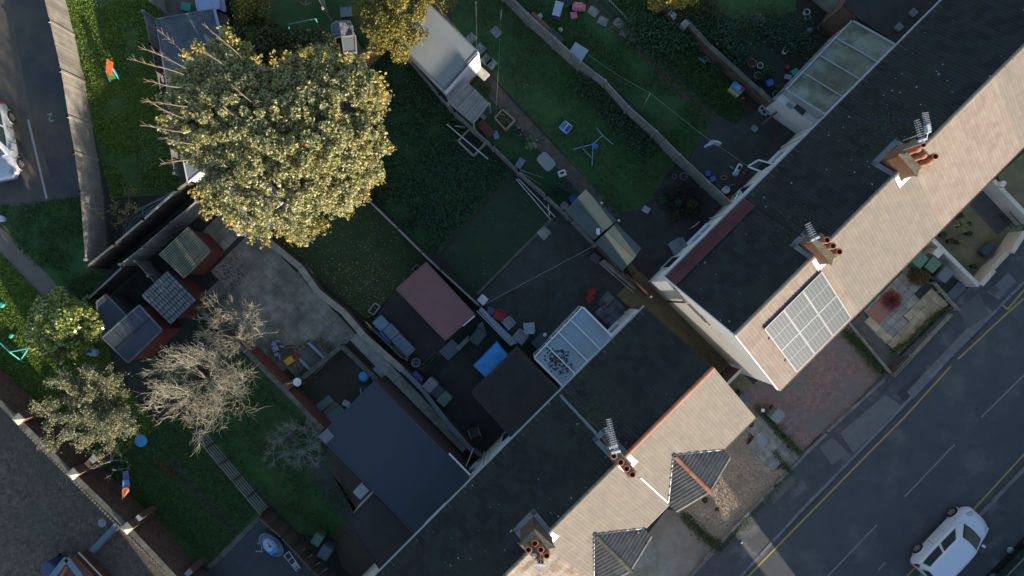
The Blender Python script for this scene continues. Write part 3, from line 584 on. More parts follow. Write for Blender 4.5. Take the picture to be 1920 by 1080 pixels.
# ---------------------------------------------------------------- solar panels
def roof2(u, v, off=0.0):        # point on the white house's front roof
    k = (v-VG2)/(VF2-VG2); n_ = Vector((2.0/math.hypot(2.0, VF2-VG2)*Q, -2.0/math.hypot(2.0, VF2-VG2)*Q, (VF2-VG2)/math.hypot(2.0, VF2-VG2)))
    return UV(u, v, 7.0-2.0*k)+n_*off
PVF = mat('panel frame', (.36, .37, .37), (.33, .34, .34), rough=.35, bump=0, metal=.3); PVC = mat('solar cell', (.085, .095, .099), (.076, .086, .09), scale=3, rough=.30, bump=0, isl=.05, spec=.7)
PVB = mat('cell backing', (.29, .30, .30), (.26, .27, .27), rough=.3, bump=0)
arr = thing('solar_array', 'block of six framed solar panels tilted on the pink brown roof of the white house', 'solar panels', tuple(roof2(7.5, 9.6)))
ua, ub, va, vb = 6.10, 9.42, 8.42, 11.16
for r_ in range(2):
    for c_ in range(3):
        u_0 = ua+(ub-ua)*c_/3+.006; u_1 = ua+(ub-ua)*(c_+1)/3-.006; v_0 = va+(vb-va)*r_/2+.012; v_1 = va+(vb-va)*(r_+1)/2-.012
        b = MB(); o_ = .12
        for (p_, q_) in (((u_0, v_0), (u_1, v_0)), ((u_1, v_0), (u_1, v_1)), ((u_1, v_1), (u_0, v_1)), ((u_0, v_1), (u_0, v_0))):
            w__ = .016; (pu, pv), (qu, qv) = p_, q_; mu_ = w__ if pu == qu else 0; mv_ = w__ if pv == qv else 0
            lo = [roof2(min(pu, qu)-mu_, min(pv, qv)-mv_, o_-.03), roof2(max(pu, qu)+mu_, min(pv, qv)-mv_, o_-.03), roof2(max(pu, qu)+mu_, max(pv, qv)+mv_, o_-.03), roof2(min(pu, qu)-mu_, max(pv, qv)+mv_, o_-.03)]
            up_ = roof2(ua, va, 1)-roof2(ua, va, 0); b.add(lo+[q+up_*(.042 if mu_ else .0435) for q in lo], [(0, 1, 2, 3), (7, 6, 5, 4), (0, 4, 5, 1), (1, 5, 6, 2), (2, 6, 7, 3), (3, 7, 4, 0)])
        f_ = b.build('panel', PVF, arr)
        MB().face(roof2(u_0, v_0, o_), roof2(u_0, v_1, o_), roof2(u_1, v_1, o_), roof2(u_1, v_0, o_)).build('backing', PVB, f_)
        b = MB()
        for i in range(6):
            for j in range(8):
                uu = u_0+.03+(u_1-u_0-.06)*i/6; vv = v_0+.03+(v_1-v_0-.06)*j/8; du = (u_1-u_0-.06)/6; dv = (v_1-v_0-.06)/8
                gv = .035 if j == 3 else .004
                b.face(roof2(uu+.009, vv, o_+.006), roof2(uu+.009, vv+dv-gv, o_+.006), roof2(uu+du-.009, vv+dv-gv, o_+.006), roof2(uu+du-.009, vv, o_+.006))
        b.build('cells', PVC, f_, kind='stuff')
for v_ in (9.0, 10.4): MB().beam(roof2(ua-.12, v_, .06), roof2(ub+.05, v_, .06), .04, .04).build('rail', ALU, arr)
# ---------------------------------------------------------------- chimneys
def brickwork(b, c, du, dv, z0, z1, rot, ch=.075, bl=.225, jt=.012, pr=.0):
    """courses of bricks around a rectangular stack"""
    n_ = max(1, int((z1-z0)/ch)); M_ = Matrix.Rotation(rot, 3, 'Z')
    for k in range(n_):
        z = z0+(k+.5)*ch; sh = bl/2 if k % 2 else 0
        for s_ in (-1, 1):
            x = -du/2+(-sh if sh else 0)
            while x < du/2-.02:
                a, e = max(x, -du/2), min(x+bl, du/2)
                if e-a > .03: q = M_ @ Vector(((a+e)/2, s_*(dv/2-.03), 0)); b.box((c[0]+q.x, c[1]+q.y, z), (e-a-jt, .08+random.uniform(0, .006), ch-jt), rot)
                x += bl
            y = -dv/2+.07+(-sh if sh else 0)
            while y < dv/2-.09:
                a, e = max(y, -dv/2+.07), min(y+bl, dv/2-.07)
                if e-a > .03: q = M_ @ Vector((s_*(du/2-.03), (a+e)/2, 0)); b.box((c[0]+q.x, c[1]+q.y, z), (.08+random.uniform(0, .006), e-a-jt, ch-jt), rot)
                y += bl
def chimney(label, quad, zt, pots, brick, zb=5.6, capped=(), potc=None, ph=.34, white_front=True, group='chimneys on the ridge'):
    c = cen(PW(quad, zt)); q = [Vector(p) for p in PW(quad, zt)]
    du = ((q[1]-q[0]).length+(q[2]-q[3]).length)/2; dv = ((q[3]-q[0]).length+(q[2]-q[1]).length)/2
    rot = math.atan2((q[1]-q[0]).y, (q[1]-q[0]).x); t = thing('chimney', label, 'chimney', (*c, zb), 0, group)
    MB().box((*c, (zb+zt-.2)/2), (du-.10, dv-.10, zt-.2-zb), rot).build('core', MORT, t)
    b = MB(); brickwork(b, c, du-.08, dv-.08, 6.2, zt-.25, rot); b.build('bricks', brick, t, kind='stuff')
    b = MB(); brickwork(b, c, du, dv, zt-.25, zt-.1, rot); b.build('corbel', brick, t)
    b = MB(); M_ = Matrix.Rotation(rot, 3, 'Z')
    vs = [M_ @ Vector((x, y, 0))+Vector((*c, z)) for x, y, z in [(-du/2, -dv/2, zt-.1), (du/2, -dv/2, zt-.1), (du/2, dv/2, zt-.1), (-du/2, dv/2, zt-.1), (-du/2+.16, -dv/2+.16, zt), (du/2-.16, -dv/2+.16, zt), (du/2-.16, dv/2-.16, zt), (-du/2+.16, dv/2-.16, zt)]]
    b.add(vs, [(0, 1, 5, 4), (1, 2, 6, 5), (2, 3, 7, 6), (3, 0, 4, 7), (4, 5, 6, 7)]).build('flaunching', mat('mossy mortar', (.22, .19, .13), (.12, .115, .07), scale=6, bump=.7, bscale=18, bdist=.05), t)
    fl = MB(); M4 = M_
    uv_c = (Q*(c[0]+c[1]), Q*(c[0]-c[1]))
    # flashing laid on both slopes round the foot
    eu = abs(Vector((Q, Q)).dot((q[1]-q[0]).normalized()))*du+abs(Vector((Q, Q)).dot((q[3]-q[0]).normalized()))*dv
    ev = abs(Vector((Q, -Q)).dot((q[1]-q[0]).normalized()))*du+abs(Vector((Q, -Q)).dot((q[3]-q[0]).normalized()))*dv
    vg = VG if uv_c[0] < 4 else VG2; vr, vf = (VR, VF) if uv_c[0] < 4 else (VR2, VF2); u, v = uv_c
    zr = lambda vv: 7.0-2.0*(abs(vv-vg)/((vf-vg) if vv > vg else (vg-vr)))+.065
    def apron(u_0, u_1, v_0, v_1, m):
        b = MB(); b.face(UV(u_0, v_0, zr(v_0)), UV(u_1, v_0, zr(v_0)), UV(u_1, v_1, zr(v_1)), UV(u_0, v_1, zr(v_1))); b.build('flashing', m, t)
    lo, hi = v-ev/2-.16, v+ev/2+.14
    apron(u-eu/2-.16, u+eu/2+.16, lo, min(lo+.2, vg), LEAD); apron(u-eu/2-.17, u-eu/2+.05, lo, vg-.02, LEAD); apron(u+eu/2-.05, u+eu/2+.17, lo, vg-.02, LEAD)
    wm = UPVC
    apron(u-eu/2-.15, u-eu/2+.05, vg+.1, hi, wm); apron(u+eu/2-.05, u+eu/2+.14, vg+.1, hi, wm); apron(u-eu/2-.15, u+eu/2+.15, hi-.15, hi+.02, wm)
    for i, (x, y) in enumerate(pots):
        p = W(x, y, zt+ph-.05); cp = i in capped; pr = [(.15, 0), (.13, .05), (.115, ph*.75), (.14, ph*.78), (.14, ph*.9), (.12, ph)]
        if cp: pr += [(.10, ph+.03), (.02, ph+.06)]
        o = MB().lathe((*p, zt-.04), pr if cp else pr+[(.10, ph), (.095, ph-.12)], 16).build('chimney_pot', TERRA if not potc else potc, t, smooth=True, sharp=40)
        if not cp: MB().lathe((*p, zt+ph-.10), [(.094, 0), (.001, .002)], 16).build('flue', SOOT, o)
    return t
ORB = mat('orange brick', (.36, .125, .06), (.24, .09, .05), scale=9, bump=.5, isl=.25, stain=(.16, .14, .075), sscale=3); DRB = mat('sooty brick', (.13, .085, .065), (.085, .06, .05), scale=9, bump=.5, isl=.25)
chimney('wide brick chimney with five open pots at the bottom edge', [(974, 1023), (1003, 991), (1042, 1032), (1011, 1058)], 8.2, [(1003, 1019), (991, 1031), (1014, 1031), (1025, 1042), (1014, 1054)], DRB)
chimney('narrow chimney with four open pots in a row beside the orange ridge', [(1133, 842), (1146, 832), (1198, 884), (1185, 897)], 8.2, [(1151, 855), (1164, 867), (1175, 879), (1186, 890)], DRB)
chimney('narrow orange chimney with three open pots above the solar panels', [(1521, 455), (1541, 438), (1582, 478), (1566, 494)], 8.05, [(1551, 450), (1562, 461), (1574, 472)], ORB)
chimney('orange brick chimney with capped and open pots near the top right', [(1681, 293), (1716, 262), (1757, 297), (1729, 325)], 8.05, [(1731, 271), (1722, 279), (1733, 291), (1754, 293), (1744, 302)], ORB, capped=(1, 2, 4), ph=.55)
o = MB().lathe((*W(1003, 1042, 8.3), 8.2), [(.08, 0), (.09, .08), (.05, .14)], 12).build('vent_cowl', UPVC, smooth=True); props(o, 'small white domed vent on top of the five-pot chimney', 'vent')
def aerial(label, root, tip, z, n_el, el=.30, double=0, mast=True, zb=8.0, fold=False):
    a, c = W3(*root, z), W3(*tip, z); t = thing('tv_aerial', label, 'aerial', (a.x, a.y, zb), 0, 'television aerials on the chimneys')
    if mast: MB().tube([Vector((a.x, a.y, zb)), Vector((a.x, a.y, z+.1))], .02, 6).build('mast', ALU, t)
    MB().beam(a, c, .025, .025).build('boom', ALU, t); d = (c-a); s_ = Vector((-d.y, d.x, 0)).normalized()
    for i in range(n_el):
        p = a.lerp(c, .12+.88*i/(n_el-1)); w_ = el*(1.0-.25*i/n_el)/2
        MB().beam(p-s_*w_+Vector((0, 0, .02)), p+s_*w_+Vector((0, 0, .02)), .025, .012).build('element', ALU, t)
    p = a.lerp(c, .12); MB().box(p, (.08, .34, .10) if not fold else (.3, .12, .2), math.atan2(d.y, d.x)).build('reflector', WHP, t)
    return t
aerial('longer left aerial of the pair on the capped pot chimney', (1731, 268), (1718, 226), 9.3, 10)
aerial('shorter right aerial of the pair with a white box at its base', (1740, 246), (1734, 212), 9.6, 10, fold=True)
MB().tube([W3(1731, 268, 9.0), W3(1738, 258, 9.4), W3(1740, 246, 9.6)], .018, 5).build('bracket', ALU)
aerial('stubby aerial beside the three-pot chimney', (1530, 452), (1514, 420), 9.0, 8, zb=8.2)
aerial('long aerial over the mossy roof by the four-pot chimney', (1157, 856), (1141, 786), 9.2, 16, el=.26)
aerial('second aerial crossing over the four-pot chimney', (1152, 842), (1135, 803), 9.0, 9, el=.20)
aerial('aerial on a straight boom over the five-pot chimney', (1014, 1052), (1008, 1110), 9.1, 6)
bpy.data.objects['bracket'].parent = None
props(bpy.data.objects['bracket'], 'thin metal bracket carrying the shorter right aerial', 'bracket')
# moss and lichen on the dark slopes
MOSS = mat('moss', (.07, .09, .03), ramp=[(0, (.055, .075, .025)), (.6, (.085, .10, .035)), (.9, (.12, .125, .06)), (1, (.25, .26, .2))], bump=0)
def moss(center, n, su, sv):
    cu, cv = center; u = rng.normal(cu, su, n); v = rng.normal(cv, sv, n); P_ = []
    for a, b_ in zip(u, v):
        vg, vr = (VG, VR) if a < 4 else (VG2, VR2)
        if vr+.1 < b_ < vg-.15: P_.append(tuple(UV(a, b_, 7.0-2.0*(vg-b_)/(vg-vr)+.055)))
    return P_
def puv(px, py, z): x, y = W(px, py, z); return (Q*(x+y), Q*(x-y))
P_ = moss(puv(1665, 240, 6.3), 1500, .9, .7); np_quads('roof_moss', leaf_corners(np.array(P_), .045, up=2), MOSS, kind='stuff')
P_ = moss(puv(1482, 432, 6.2), 900, .5, .5); np_quads('roof_moss', leaf_corners(np.array(P_), .045, up=2), MOSS, kind='stuff')
P_ = moss(puv(1125, 790, 6.0), 1400, .5, .9); np_quads('roof_moss', leaf_corners(np.array(P_), .045, up=2), MOSS, kind='stuff')
# ---------------------------------------------------------------- sheds, extensions and glass roofs
def lerp2(a, b, t): return (a[0]+(b[0]-a[0])*t, a[1]+(b[1]-a[1])*t)
def flat_shed(name, label, cat, quad, h, roofm, wallm, over=.08, seams=(), th=.07, edge=None, slope=None, group=None, boards=0):
    q = ccw(PW(quad, h)); c = cen(q); t = thing(name, label, cat, (*c, 0), 0, group)
    wq = inset(q, over); zt = h-th
    if boards:
        MB().prism(inset(wq, .03), 0, zt-.02).build('core', WOODD, t)
        n_ = len(wq); b = MB()
        for i in range(n_):
            a, e = Vector(wq[i]), Vector(wq[(i+1) % n_]); L_ = (e-a).length; k = max(1, int(L_/.13)); d = (e-a)/k; r_ = math.atan2(d.y, d.x)
            for j in range(k): p = a+d*(j+.5); b.box((p.x, p.y, zt/2), (L_/k-.008, .03, zt-.01), r_)
        b.build('wall_boards', wallm, t, kind='stuff')
    else: MB().prism(wq, 0, zt).build('wall', wallm, t)
    r_ = MB().prism(q, zt, h).build('roof', roofm, t)
    n_ = len(q); b = MB()
    for i in range(n_):
        a, e = q[i], q[(i+1) % n_]; b.beam((*a, h-.02), (*e, h-.02), .05, .09)
    b.build('roof_edge', edge or roofm, r_)
    Q_ = PW(quad, h)
    for (i, t0, j, t1) in seams:
        a = lerp2(Q_[i], Q_[(i+1) % 4], t0); e = lerp2(Q_[j], Q_[(j+1) % 4], t1); MB().beam((*a, h+.01), (*e, h+.01), .05, .02).build('roof_seam', FELTD, r_)
    return t, q
def gable_shed(name, label, quad, h, rise, roofm, wallm, over=.08, over_g=None, corr=False):
    """quad a,b,c,d: the ridge runs from the middle of ab to the middle of cd"""
    q = PW(quad, h); c = cen(q); t = thing(name, label, 'shed', (*c, 0)); n_ = 2
    A, B_, C_, D_ = [Vector((*p, h)) for p in q]; R0 = (A+B_)/2+Vector((0, 0, rise)); R1 = (C_+D_)/2+Vector((0, 0, rise))
    for nm, p0, p1, e0, e1 in (('roof_panel', A, D_, R0, R1), ('roof_panel', B_, C_, R0, R1)):
        n__ = (p1-p0).cross(e0-p0).normalized(); n__ = n__ if n__.z > 0 else -n__; dn_ = -n__*.04
        b = MB(); b.add([p0, p1, e1, e0, p0+dn_, p1+dn_, e1+dn_, e0+dn_], [(0, 1, 2, 3), (7, 6, 5, 4), (0, 4, 5, 1), (1, 5, 6, 2), (2, 6, 7, 3), (3, 7, 4, 0)]).build(nm, roofm, t)
    MB().beam(R0+Vector((0, 0, .01)), R1+Vector((0, 0, .01)), .10, .03).build('ridge_strip', roofm, t)
    i0 = inset(q, over); cc = Vector((*c, 0)); b = MB()
    f = lambda p, z: (cc.x+(p.x-cc.x)*.94, cc.y+(p.y-cc.y)*.94, z)
    a_, b_, c_, d_ = f(A, 0), f(B_, 0), f(C_, 0), f(D_, 0); up = lambda p, z: (p[0], p[1], z)
    r0 = f(R0, h+rise-.09); r1 = f(R1, h+rise-.09); z = h-.07
    b.add([a_, b_, c_, d_, up(a_, z), up(b_, z), up(c_, z), up(d_, z), r0, r1], [(0, 1, 5, 8, 4), (1, 2, 6, 5), (2, 3, 7, 9, 6), (3, 0, 4, 7)]).build('wall', wallm, t)
    return t
# red walled shed under a mossy corrugated roof
t, q = flat_shed('garden_shed', 'dark red shed under a ribbed mossy green roof', 'shed', [(353, 426), (392, 467), (344, 519), (299, 477)], 2.15, CORRG, REDW, over=.10, boards=1)
A, B_, C_, D_ = [Vector((*p, 2.17)) for p in PW([(353, 426), (392, 467), (344, 519), (299, 477)], 2.15)]
b = MB(); n_ = 15
for i in range(n_):
    f0 = (i+.15)/n_; f1 = (i+.60)/n_; p, s_ = A.lerp(B_, f0), D_.lerp(C_, f0); e, r_ = A.lerp(B_, f1), D_.lerp(C_, f1)
    b.beam((p+e)/2+Vector((0, 0, .02)), (s_+r_)/2+Vector((0, 0, .02)), .05, .07)
b.build('roof_rib', CORRG, t, kind='stuff')
MB().beam(Vector((*W(344, 521, 1.95), 1.95)), Vector((*W(394, 470, 1.95), 1.95)), .04, .2).build('fascia', WOOD, t)
MB().box((*W(378, 492, 1.0), .98), (.75, .05, 1.7), R(46)).build('door', plain('salmon boards', (.30, .17, .12), .9, .3), t)
# shed with thick grey tiles, each laid on its own
t, q = flat_shed('garden_shed', 'shed under chunky blue grey tiles laid in rows', 'shed', [(314, 508), (369, 563), (317, 604), (266, 554)], 2.1, FELTD, REDW, over=.12, boards=1)
A, B_, C_, D_ = [Vector((*p, 2.11)) for p in PW([(314, 508), (369, 563), (317, 604), (266, 554)], 2.1)]
nu, nv = 11, 7; du, dv = (D_-A)/nu, (B_-A)/nv; rot = math.atan2(du.y, du.x)
TGB = mat('blue grey tile', (.20, .225, .235), (.15, .17, .18), scale=6, bump=.4, obr=.16, stain=(.11, .125, .11), sscale=3)
me = MB(); n_ = 5
for k in range(n_):
    a0, a1 = k/n_, (k+1)/n_; z = lambda t_: .055*math.sin(math.pi*t_)
    me.face((-dv.length*.43, (a0-.5)*du.length*.88, z(a0)), (dv.length*.43, (a0-.5)*du.length*.88, z(a0)+.02), (dv.length*.43, (a1-.5)*du.length*.88, z(a1)+.02), (-dv.length*.43, (a1-.5)*du.length*.88, z(a1)))
    me.face((dv.length*.43, (a0-.5)*du.length*.88, -.0), (dv.length*.43, (a1-.5)*du.length*.88, -.0), (dv.length*.43, (a1-.5)*du.length*.88, z(a1)+.02), (dv.length*.43, (a0-.5)*du.length*.88, z(a0)+.02))
me = me.mesh('roof_tile', TGB); rv = math.atan2(dv.y, dv.x)
for i in range(nu):
    for j in range(nv):
        p = A+du*(i+.5)+dv*(j+.5)+Vector((0, 0, .012)); piece('roof_tile', me, t, p, (random.uniform(-.01, .01), -.03, rv+random.uniform(-.01, .01)))
# flat felted sheds on the left
flat_shed('garden_shed', 'dark red shed with a smooth blue grey roof and one dark seam', 'shed', [(261, 572), (304, 619), (240, 680), (192, 633)], 2.2, FELTB, REDW, seams=[(0, .5, 2, .5)], edge=LEAD, boards=1)
flat_shed('garden_shed', 'low grey felted shed with a wavy back edge behind the blue grey one', 'shed', [(181, 566), (198, 552), (236, 591), (190, 634)], 1.9, FELTB, WOODD, over=.06, edge=LEAD)
# white outbuilding under the big tree
t, q = flat_shed('outbuilding', 'white walled outbuilding with a grey roof half hidden by the big tree', 'outbuilding', [(398, 350), (475, 425), (530, 380), (450, 300)], 2.5, FELTL, WHITE, over=.10, edge=UPVC)
MB().box((*W(447, 440, 2.4), 2.35), (.09, .09, .25), .3).build('downpipe', UPVC, t)
t, q = flat_shed('porch', 'lower grey roofed porch with a white gutter beside the white outbuilding', 'outbuilding', [(446, 428), (463, 412), (475, 424), (453, 442)], 2.3, FELTB, CREAM, over=.05, edge=UPVC)
flat_shed('garden_shed', 'grey roofed lean-to with a white gutter at the left of the big tree', 'shed', [(336, 262), (352, 342), (388, 312), (368, 250)], 2.3, FELTL, CREAM, over=.06, edge=UPVC)
# top left
flat_shed('outbuilding', 'large creased slate blue roof at the top left above the tree', 'outbuilding', [(292, 36), (402, 17), (417, 72), (405, 170), (318, 190)], 2.4, mat('creased felt', (.070, .090, .112), (.052, .068, .088), scale=1.1, rough=.7, bump=.9, bscale=1.6, bdist=.25, stain=(.085, .10, .105), sscale=.8), WOODD, over=.12, edge=LEAD)
MB().beam(W3(402, 17, 2.45), W3(417, 75, 2.45), .12, .06).build('roof_gutter', plain('blue white trim', (.30, .38, .52)), bpy.data.objects['outbuilding.001'])
flat_shed('garden_shed', 'pale blue roof at the top edge beside the buff deck', 'shed', [(364, -14), (408, -20), (412, 16), (371, 20)], 2.2, plain('pale blue sheet', (.33, .40, .58), .5), WOODD, over=.05)
flat_shed('garden_shed', 'narrow pale strip of sheeting beside the pale blue roof', 'shed', [(409, -20), (417, -22), (423, 22), (413, 18)], 2.1, plain('pale sheet', (.30, .33, .42), .6), WOODD, over=.02)
flat_shed('garden_shed', 'narrow brown felted lean-to right of the slate blue roof', 'shed', [(407, 22), (424, 28), (446, 98), (420, 88)], 1.9, plain('tan felt', (.19, .15, .11), .9, .3), WOODD, over=.05)
t = thing('garden_shed', 'crumpled blue grey barrel roofed store by the yellow tree', 'shed', (*W(640, 60), 0)); 
qs = [(618, 45), (628, 37), (655, 36), (661, 46), (664, 66), (622, 73)]; p_ = PW(qs, 1.8); MB().prism(inset(p_, .06), 0, 1.68).build('wall', WOODD, t)
b = MB(); c_ = cen(p_); b.add([(x, y, 1.7) for x, y in p_]+[(*W(636, 42, 2.0), 2.0), (*W(640, 68, 2.0), 2.0)], [(0, 1, 6), (1, 2, 6), (2, 3, 6), (3, 4, 7, 6), (4, 5, 7), (5, 0, 6, 7)]).build('roof', mat('crumpled sheet', (.16, .165, .18), (.11, .12, .15), scale=3, bump=1, bscale=5, bdist=.15, rough=.5), t)
flat_shed('garden_shed', 'small flat grey roofed store with a white front edge under the yellow tree', 'shed', [(641, 69), (666, 66), (668, 98), (645, 100)], 1.9, FELTL, WOOD, over=.04, edge=LGREY)
# big grey workshop with a white wall
t, q = flat_shed('workshop', 'large shed with a pale grey flat roof and a white boarded end wall', 'shed', [(803, 6), (895, 96), (832, 167), (743, 76)], 2.6, FELTL, WHITE, over=.03, edge=LEAD, boards=0)
b = MB(); a_, e_ = W3(897, 99, 2.5), W3(834, 170, 2.5)
for i in range(24):
    p = a_.lerp(e_, (i+.5)/24); b.box((p.x+.012, p.y-.012, 1.25), (.135, .02, 2.45), math.atan2((e_-a_).y, (e_-a_).x))
b.build('end_boards', UPVC, t, kind='stuff')
MB().tube([W3(895, 97, 2.55), W3(897, 100, .1)], .04).build('downpipe', UPVC, t); MB().box(W3(886, 128, 1.0), (.3, .05, .5), R(45)).build('notice_board', DGREY, t)
# slatted lean-to behind the workshop
t = thing('slatted_shelter', 'see-through slatted timber roof with two cross bars by the workshop', 'lean-to', (*W(879, 194), 0))
A, B_, C_, D_ = [W3(*p, 1.9) for p in ((877, 155), (918, 194), (888, 233), (839, 192))]
for i in range(26):
    f_ = (i+.5)/26; MB().beam(A.lerp(D_, f_), B_.lerp(C_, f_), .05, .03).build('slat', WOODL, t) 
for f_ in (.03, .36, .68, .97): MB().beam(A.lerp(B_, f_)+Vector((0, 0, .05)), D_.lerp(C_, f_)+Vector((0, 0, .05)), .05, .05).build('cross_bar', WOOD, t)
for p in (A, B_, C_, D_): MB().beam((p.x, p.y, 0), (p.x, p.y, 1.88), .07, .07).build('post', WOOD, t)
MB().prism([tuple(v[:2]) for v in (A, B_, C_, D_)], 1.80, 1.82).build('sheet', mat('clear sheet', (.12, .15, .17), rough=.3, bump=.1, alpha=.55), t)
# two slate green sheds by the alley
gable_shed('garden_shed', 'larger slate green felted shed with a bright triangle of sun', [(1098, 355), (1059, 395), (1114, 450), (1156, 413)], 2.1, .16, FELTG, WOODB)
gable_shed('garden_shed', 'smaller slate green felted shed nearest the alley', [(1155, 418), (1116, 454), (1167, 508), (1203, 466)], 2.0, .30, mat('lighter green felt', (.078, .110, .105), (.062, .092, .090), scale=1.4, rough=.9, bump=.3, stain=(.12, .13, .10), sscale=1.5), WOODB)
# red brown cabin
t, q = flat_shed('summer_house', 'long cabin with a smooth red brown flat roof over the dark deck', 'summer house', [(799, 492), (890, 590), (835, 638), (743, 542)], 2.2, FELTR, WOODB, over=.10, boards=1)
MB().beam(W3(890, 592, 2.2), W3(868, 611, 2.2), .06, .05).build('gutter', UPVC, t)
MB().face(*[W3(*p, 2.215) for p in ((786, 503), (800, 505), (838, 560), (808, 590))]) if False else None
b = MB(); dk = [Vector((*W(*p), .16)) for p in ((744, 545), (700, 600), (790, 700), (838, 642))]
tdk = thing('decking', 'dark plank deck alongside the red brown cabin', 'deck', (*cen([(p.x, p.y) for p in dk]), 0))
MB().prism([(p.x, p.y) for p in dk], 0, .13).build('base', WOODD, tdk)
for i in range(26):
    f0 = (i+.5)/26; a, e = dk[0].lerp(dk[3], f0), dk[1].lerp(dk[2], f0); MB().beam(a, e, .115, .03).build('plank', DECK, tdk)
# big garage and small felt roof
flat_shed('extension', 'big flat navy blue roofed extension attached to the bottom row', 'extension', [(702, 715), (879, 894), (779, 1002), (599, 818)], 2.9, mat('navy roof membrane', (.028, .043, .066), (.024, .036, .056), scale=.35, rough=.7, bump=.3, bscale=2.2, bdist=.04, stain=(.030, .040, .052), sscale=.5, sthr=.56), WOODD, over=.05, edge=DGREY)
o = bpy.data.objects['extension']
pass
MB().beam(W3(881, 890, 2.92), W3(842, 850, 2.92), .07, .07).build('gutter', UPVC, o)
MB().box(W3(612, 818, 2.93), (.55, .5, .03), R(42)).build('roof_patch', LEAD, o); MB().box(W3(681, 916, 1.9), (.62, .5, .9), R(45)).build('vent_box', LGREY, o)
flat_shed('extension', 'small charcoal flat roof in the corner below the navy roof', 'extension', [(699, 927), (778, 1003), (716, 1073), (650, 976)], 2.6, FELTD, CREAM, over=.04)
# dark lean-to roof next to the conservatory
t = thing('extension', 'dark tiled lean-to roof between the conservatory and the blue tarpaulin', 'extension', (*W(960, 740), 0))
A, B_, C_, D_ = W3(970, 654, 2.35), W3(1047, 729, 3.3), W3(957, 820, 3.3), W3(884, 738, 2.35)
MB().add([tuple(p) for p in (A, B_, C_, D_)]+[(p.x, p.y, .0) for p in (A, B_, C_, D_)], [(0, 1, 2, 3), (0, 4, 5, 1), (1, 5, 6, 2), (2, 6, 7, 3), (3, 7, 4, 0)]).build('wall', WOODD, t)
tile_slope(t, 'roof_tiles', D_+Vector((0, 0, .03)), A-D_, C_-D_, FELTD, tw=.15, ex=.34, roll=.03)
# conservatories
def glass_lean(label, quad, hl, hh, nb, m, frame=UPVC, wallh=None):
    A, B_, C_, D_ = W3(*quad[0], hl), W3(*quad[1], hh), W3(*quad[2], hh), W3(*quad[3], hl)   # A-D low edge, B-C against the house
    t = thing('conservatory', label, 'conservatory', (*cen([(p.x, p.y) for p in (A, B_, C_, D_)]), 0))
    for i in range(nb+1):
        f_ = i/nb; MB().beam(A.lerp(D_, f_)+Vector((0, 0, .03)), B_.lerp(C_, f_)+Vector((0, 0, .03)), .055 if 0 < i < nb else .09, .08).build('glazing_bar', frame, t)
    for i in range(nb):
        f0, f1 = i/nb+.008, (i+1)/nb-.008; p = [A.lerp(D_, f0), B_.lerp(C_, f0), B_.lerp(C_, f1), A.lerp(D_, f1)]; dz = Vector((0, 0, -.02))
        MB().add(p+[v+dz for v in p], [(0, 1, 2, 3), (7, 6, 5, 4), (0, 4, 5, 1), (1, 5, 6, 2), (2, 6, 7, 3), (3, 7, 4, 0)]).build('roof_pane', m, t)
    MB().beam(B_+Vector((0, 0, .05)), C_+Vector((0, 0, .05)), .08, .10).build('wall_plate', frame, t)
    o_ = (A-B_); o_.z = 0; o_.normalize()
    MB().tube([A+o_*.05, D_+o_*.05], .05, 6).build('gutter', frame, t)
    n_ = nb*2
    for i in range(n_+1):
        p = A.lerp(D_, i/n_); MB().beam((p.x, p.y, 0), (p.x, p.y, hl-.03), .06, .06).build('post', frame, t)
    MB().beam((A.x, A.y, .35), (D_.x, D_.y, .35), .05, .7).build('lower_panel', frame, t)
    for i in range(n_): 
        a, e = A.lerp(D_, (i+.08)/n_), A.lerp(D_, (i+.92)/n_); MB().beam((a.x, a.y, 1.4), (e.x, e.y, 1.4), .02, 1.3).build('side_pane', GLASS, t)
    for P_, Q_ in ((A, B_), (D_, C_)):
        b = MB(); dd = Vector((0, 0, .04)); b.add([(P_.x, P_.y, 0), (Q_.x, Q_.y, 0), tuple(Q_-dd), tuple(P_-dd)], [(0, 1, 2, 3)]); b.build('end_panel', frame, t)
    return t, A, B_, C_, D_
t, A, B_, C_, D_ = glass_lean('lean-to with four blue grey translucent roof panes dotted with dead leaves', [(1094, 577), (1149, 632), (1056, 725), (1003, 672)], 2.3, 2.75, 4, POLY)
P_ = []
for _ in range(120):
    f_ = min(.99, max(.02, random.gauss(.80, .09))); g_ = min(.95, max(.05, random.gauss(.50, .20))); P_.append(tuple(A.lerp(D_, f_).lerp(B_.lerp(C_, f_), g_)+Vector((0, 0, .02))))
DLEAF = mat('dead dark leaves', (.05, .04, .03), ramp=[(0, (.030, .024, .018)), (.7, (.055, .042, .028)), (1, (.12, .10, .06))], bump=0)
np_quads('fallen_leaves', leaf_corners(np.array(P_), .13, up=3), DLEAF, kind='stuff')
t, A, B_, C_, D_ = glass_lean('long lean-to with four grimy greenish roof panes at the top right', [(1599, 40), (1677, 84), (1547, 215), (1475, 170)], 2.5, 2.9, 4, POLYG, frame=plain('grey white bar', (.36, .38, .40)))
t, q = flat_shed('extension', 'low white rendered extension between the grimy glass roof and the red bin corner', 'extension', [(1476, 172), (1546, 217), (1528, 236), (1457, 186)], 2.0, WHITE, WHITE, over=.02, edge=UPVC)
MB().box(W3(1502, 203, 2.06), (.55, .42, .06), R(-42)).build('skylight', DGREY, t); MB().box(W3(1480, 198, 2.05), (.3, .2, .05), R(-42)).build('vent', GREYP, t)
t, q = flat_shed('extension', 'dark felted rear extension with two grey vents at the top right corner', 'extension', [(1606, 30), (1582, 8), (1650, -100), (1785, -20), (1682, 83)], 2.7, FELTD, BRNBR, over=.04)
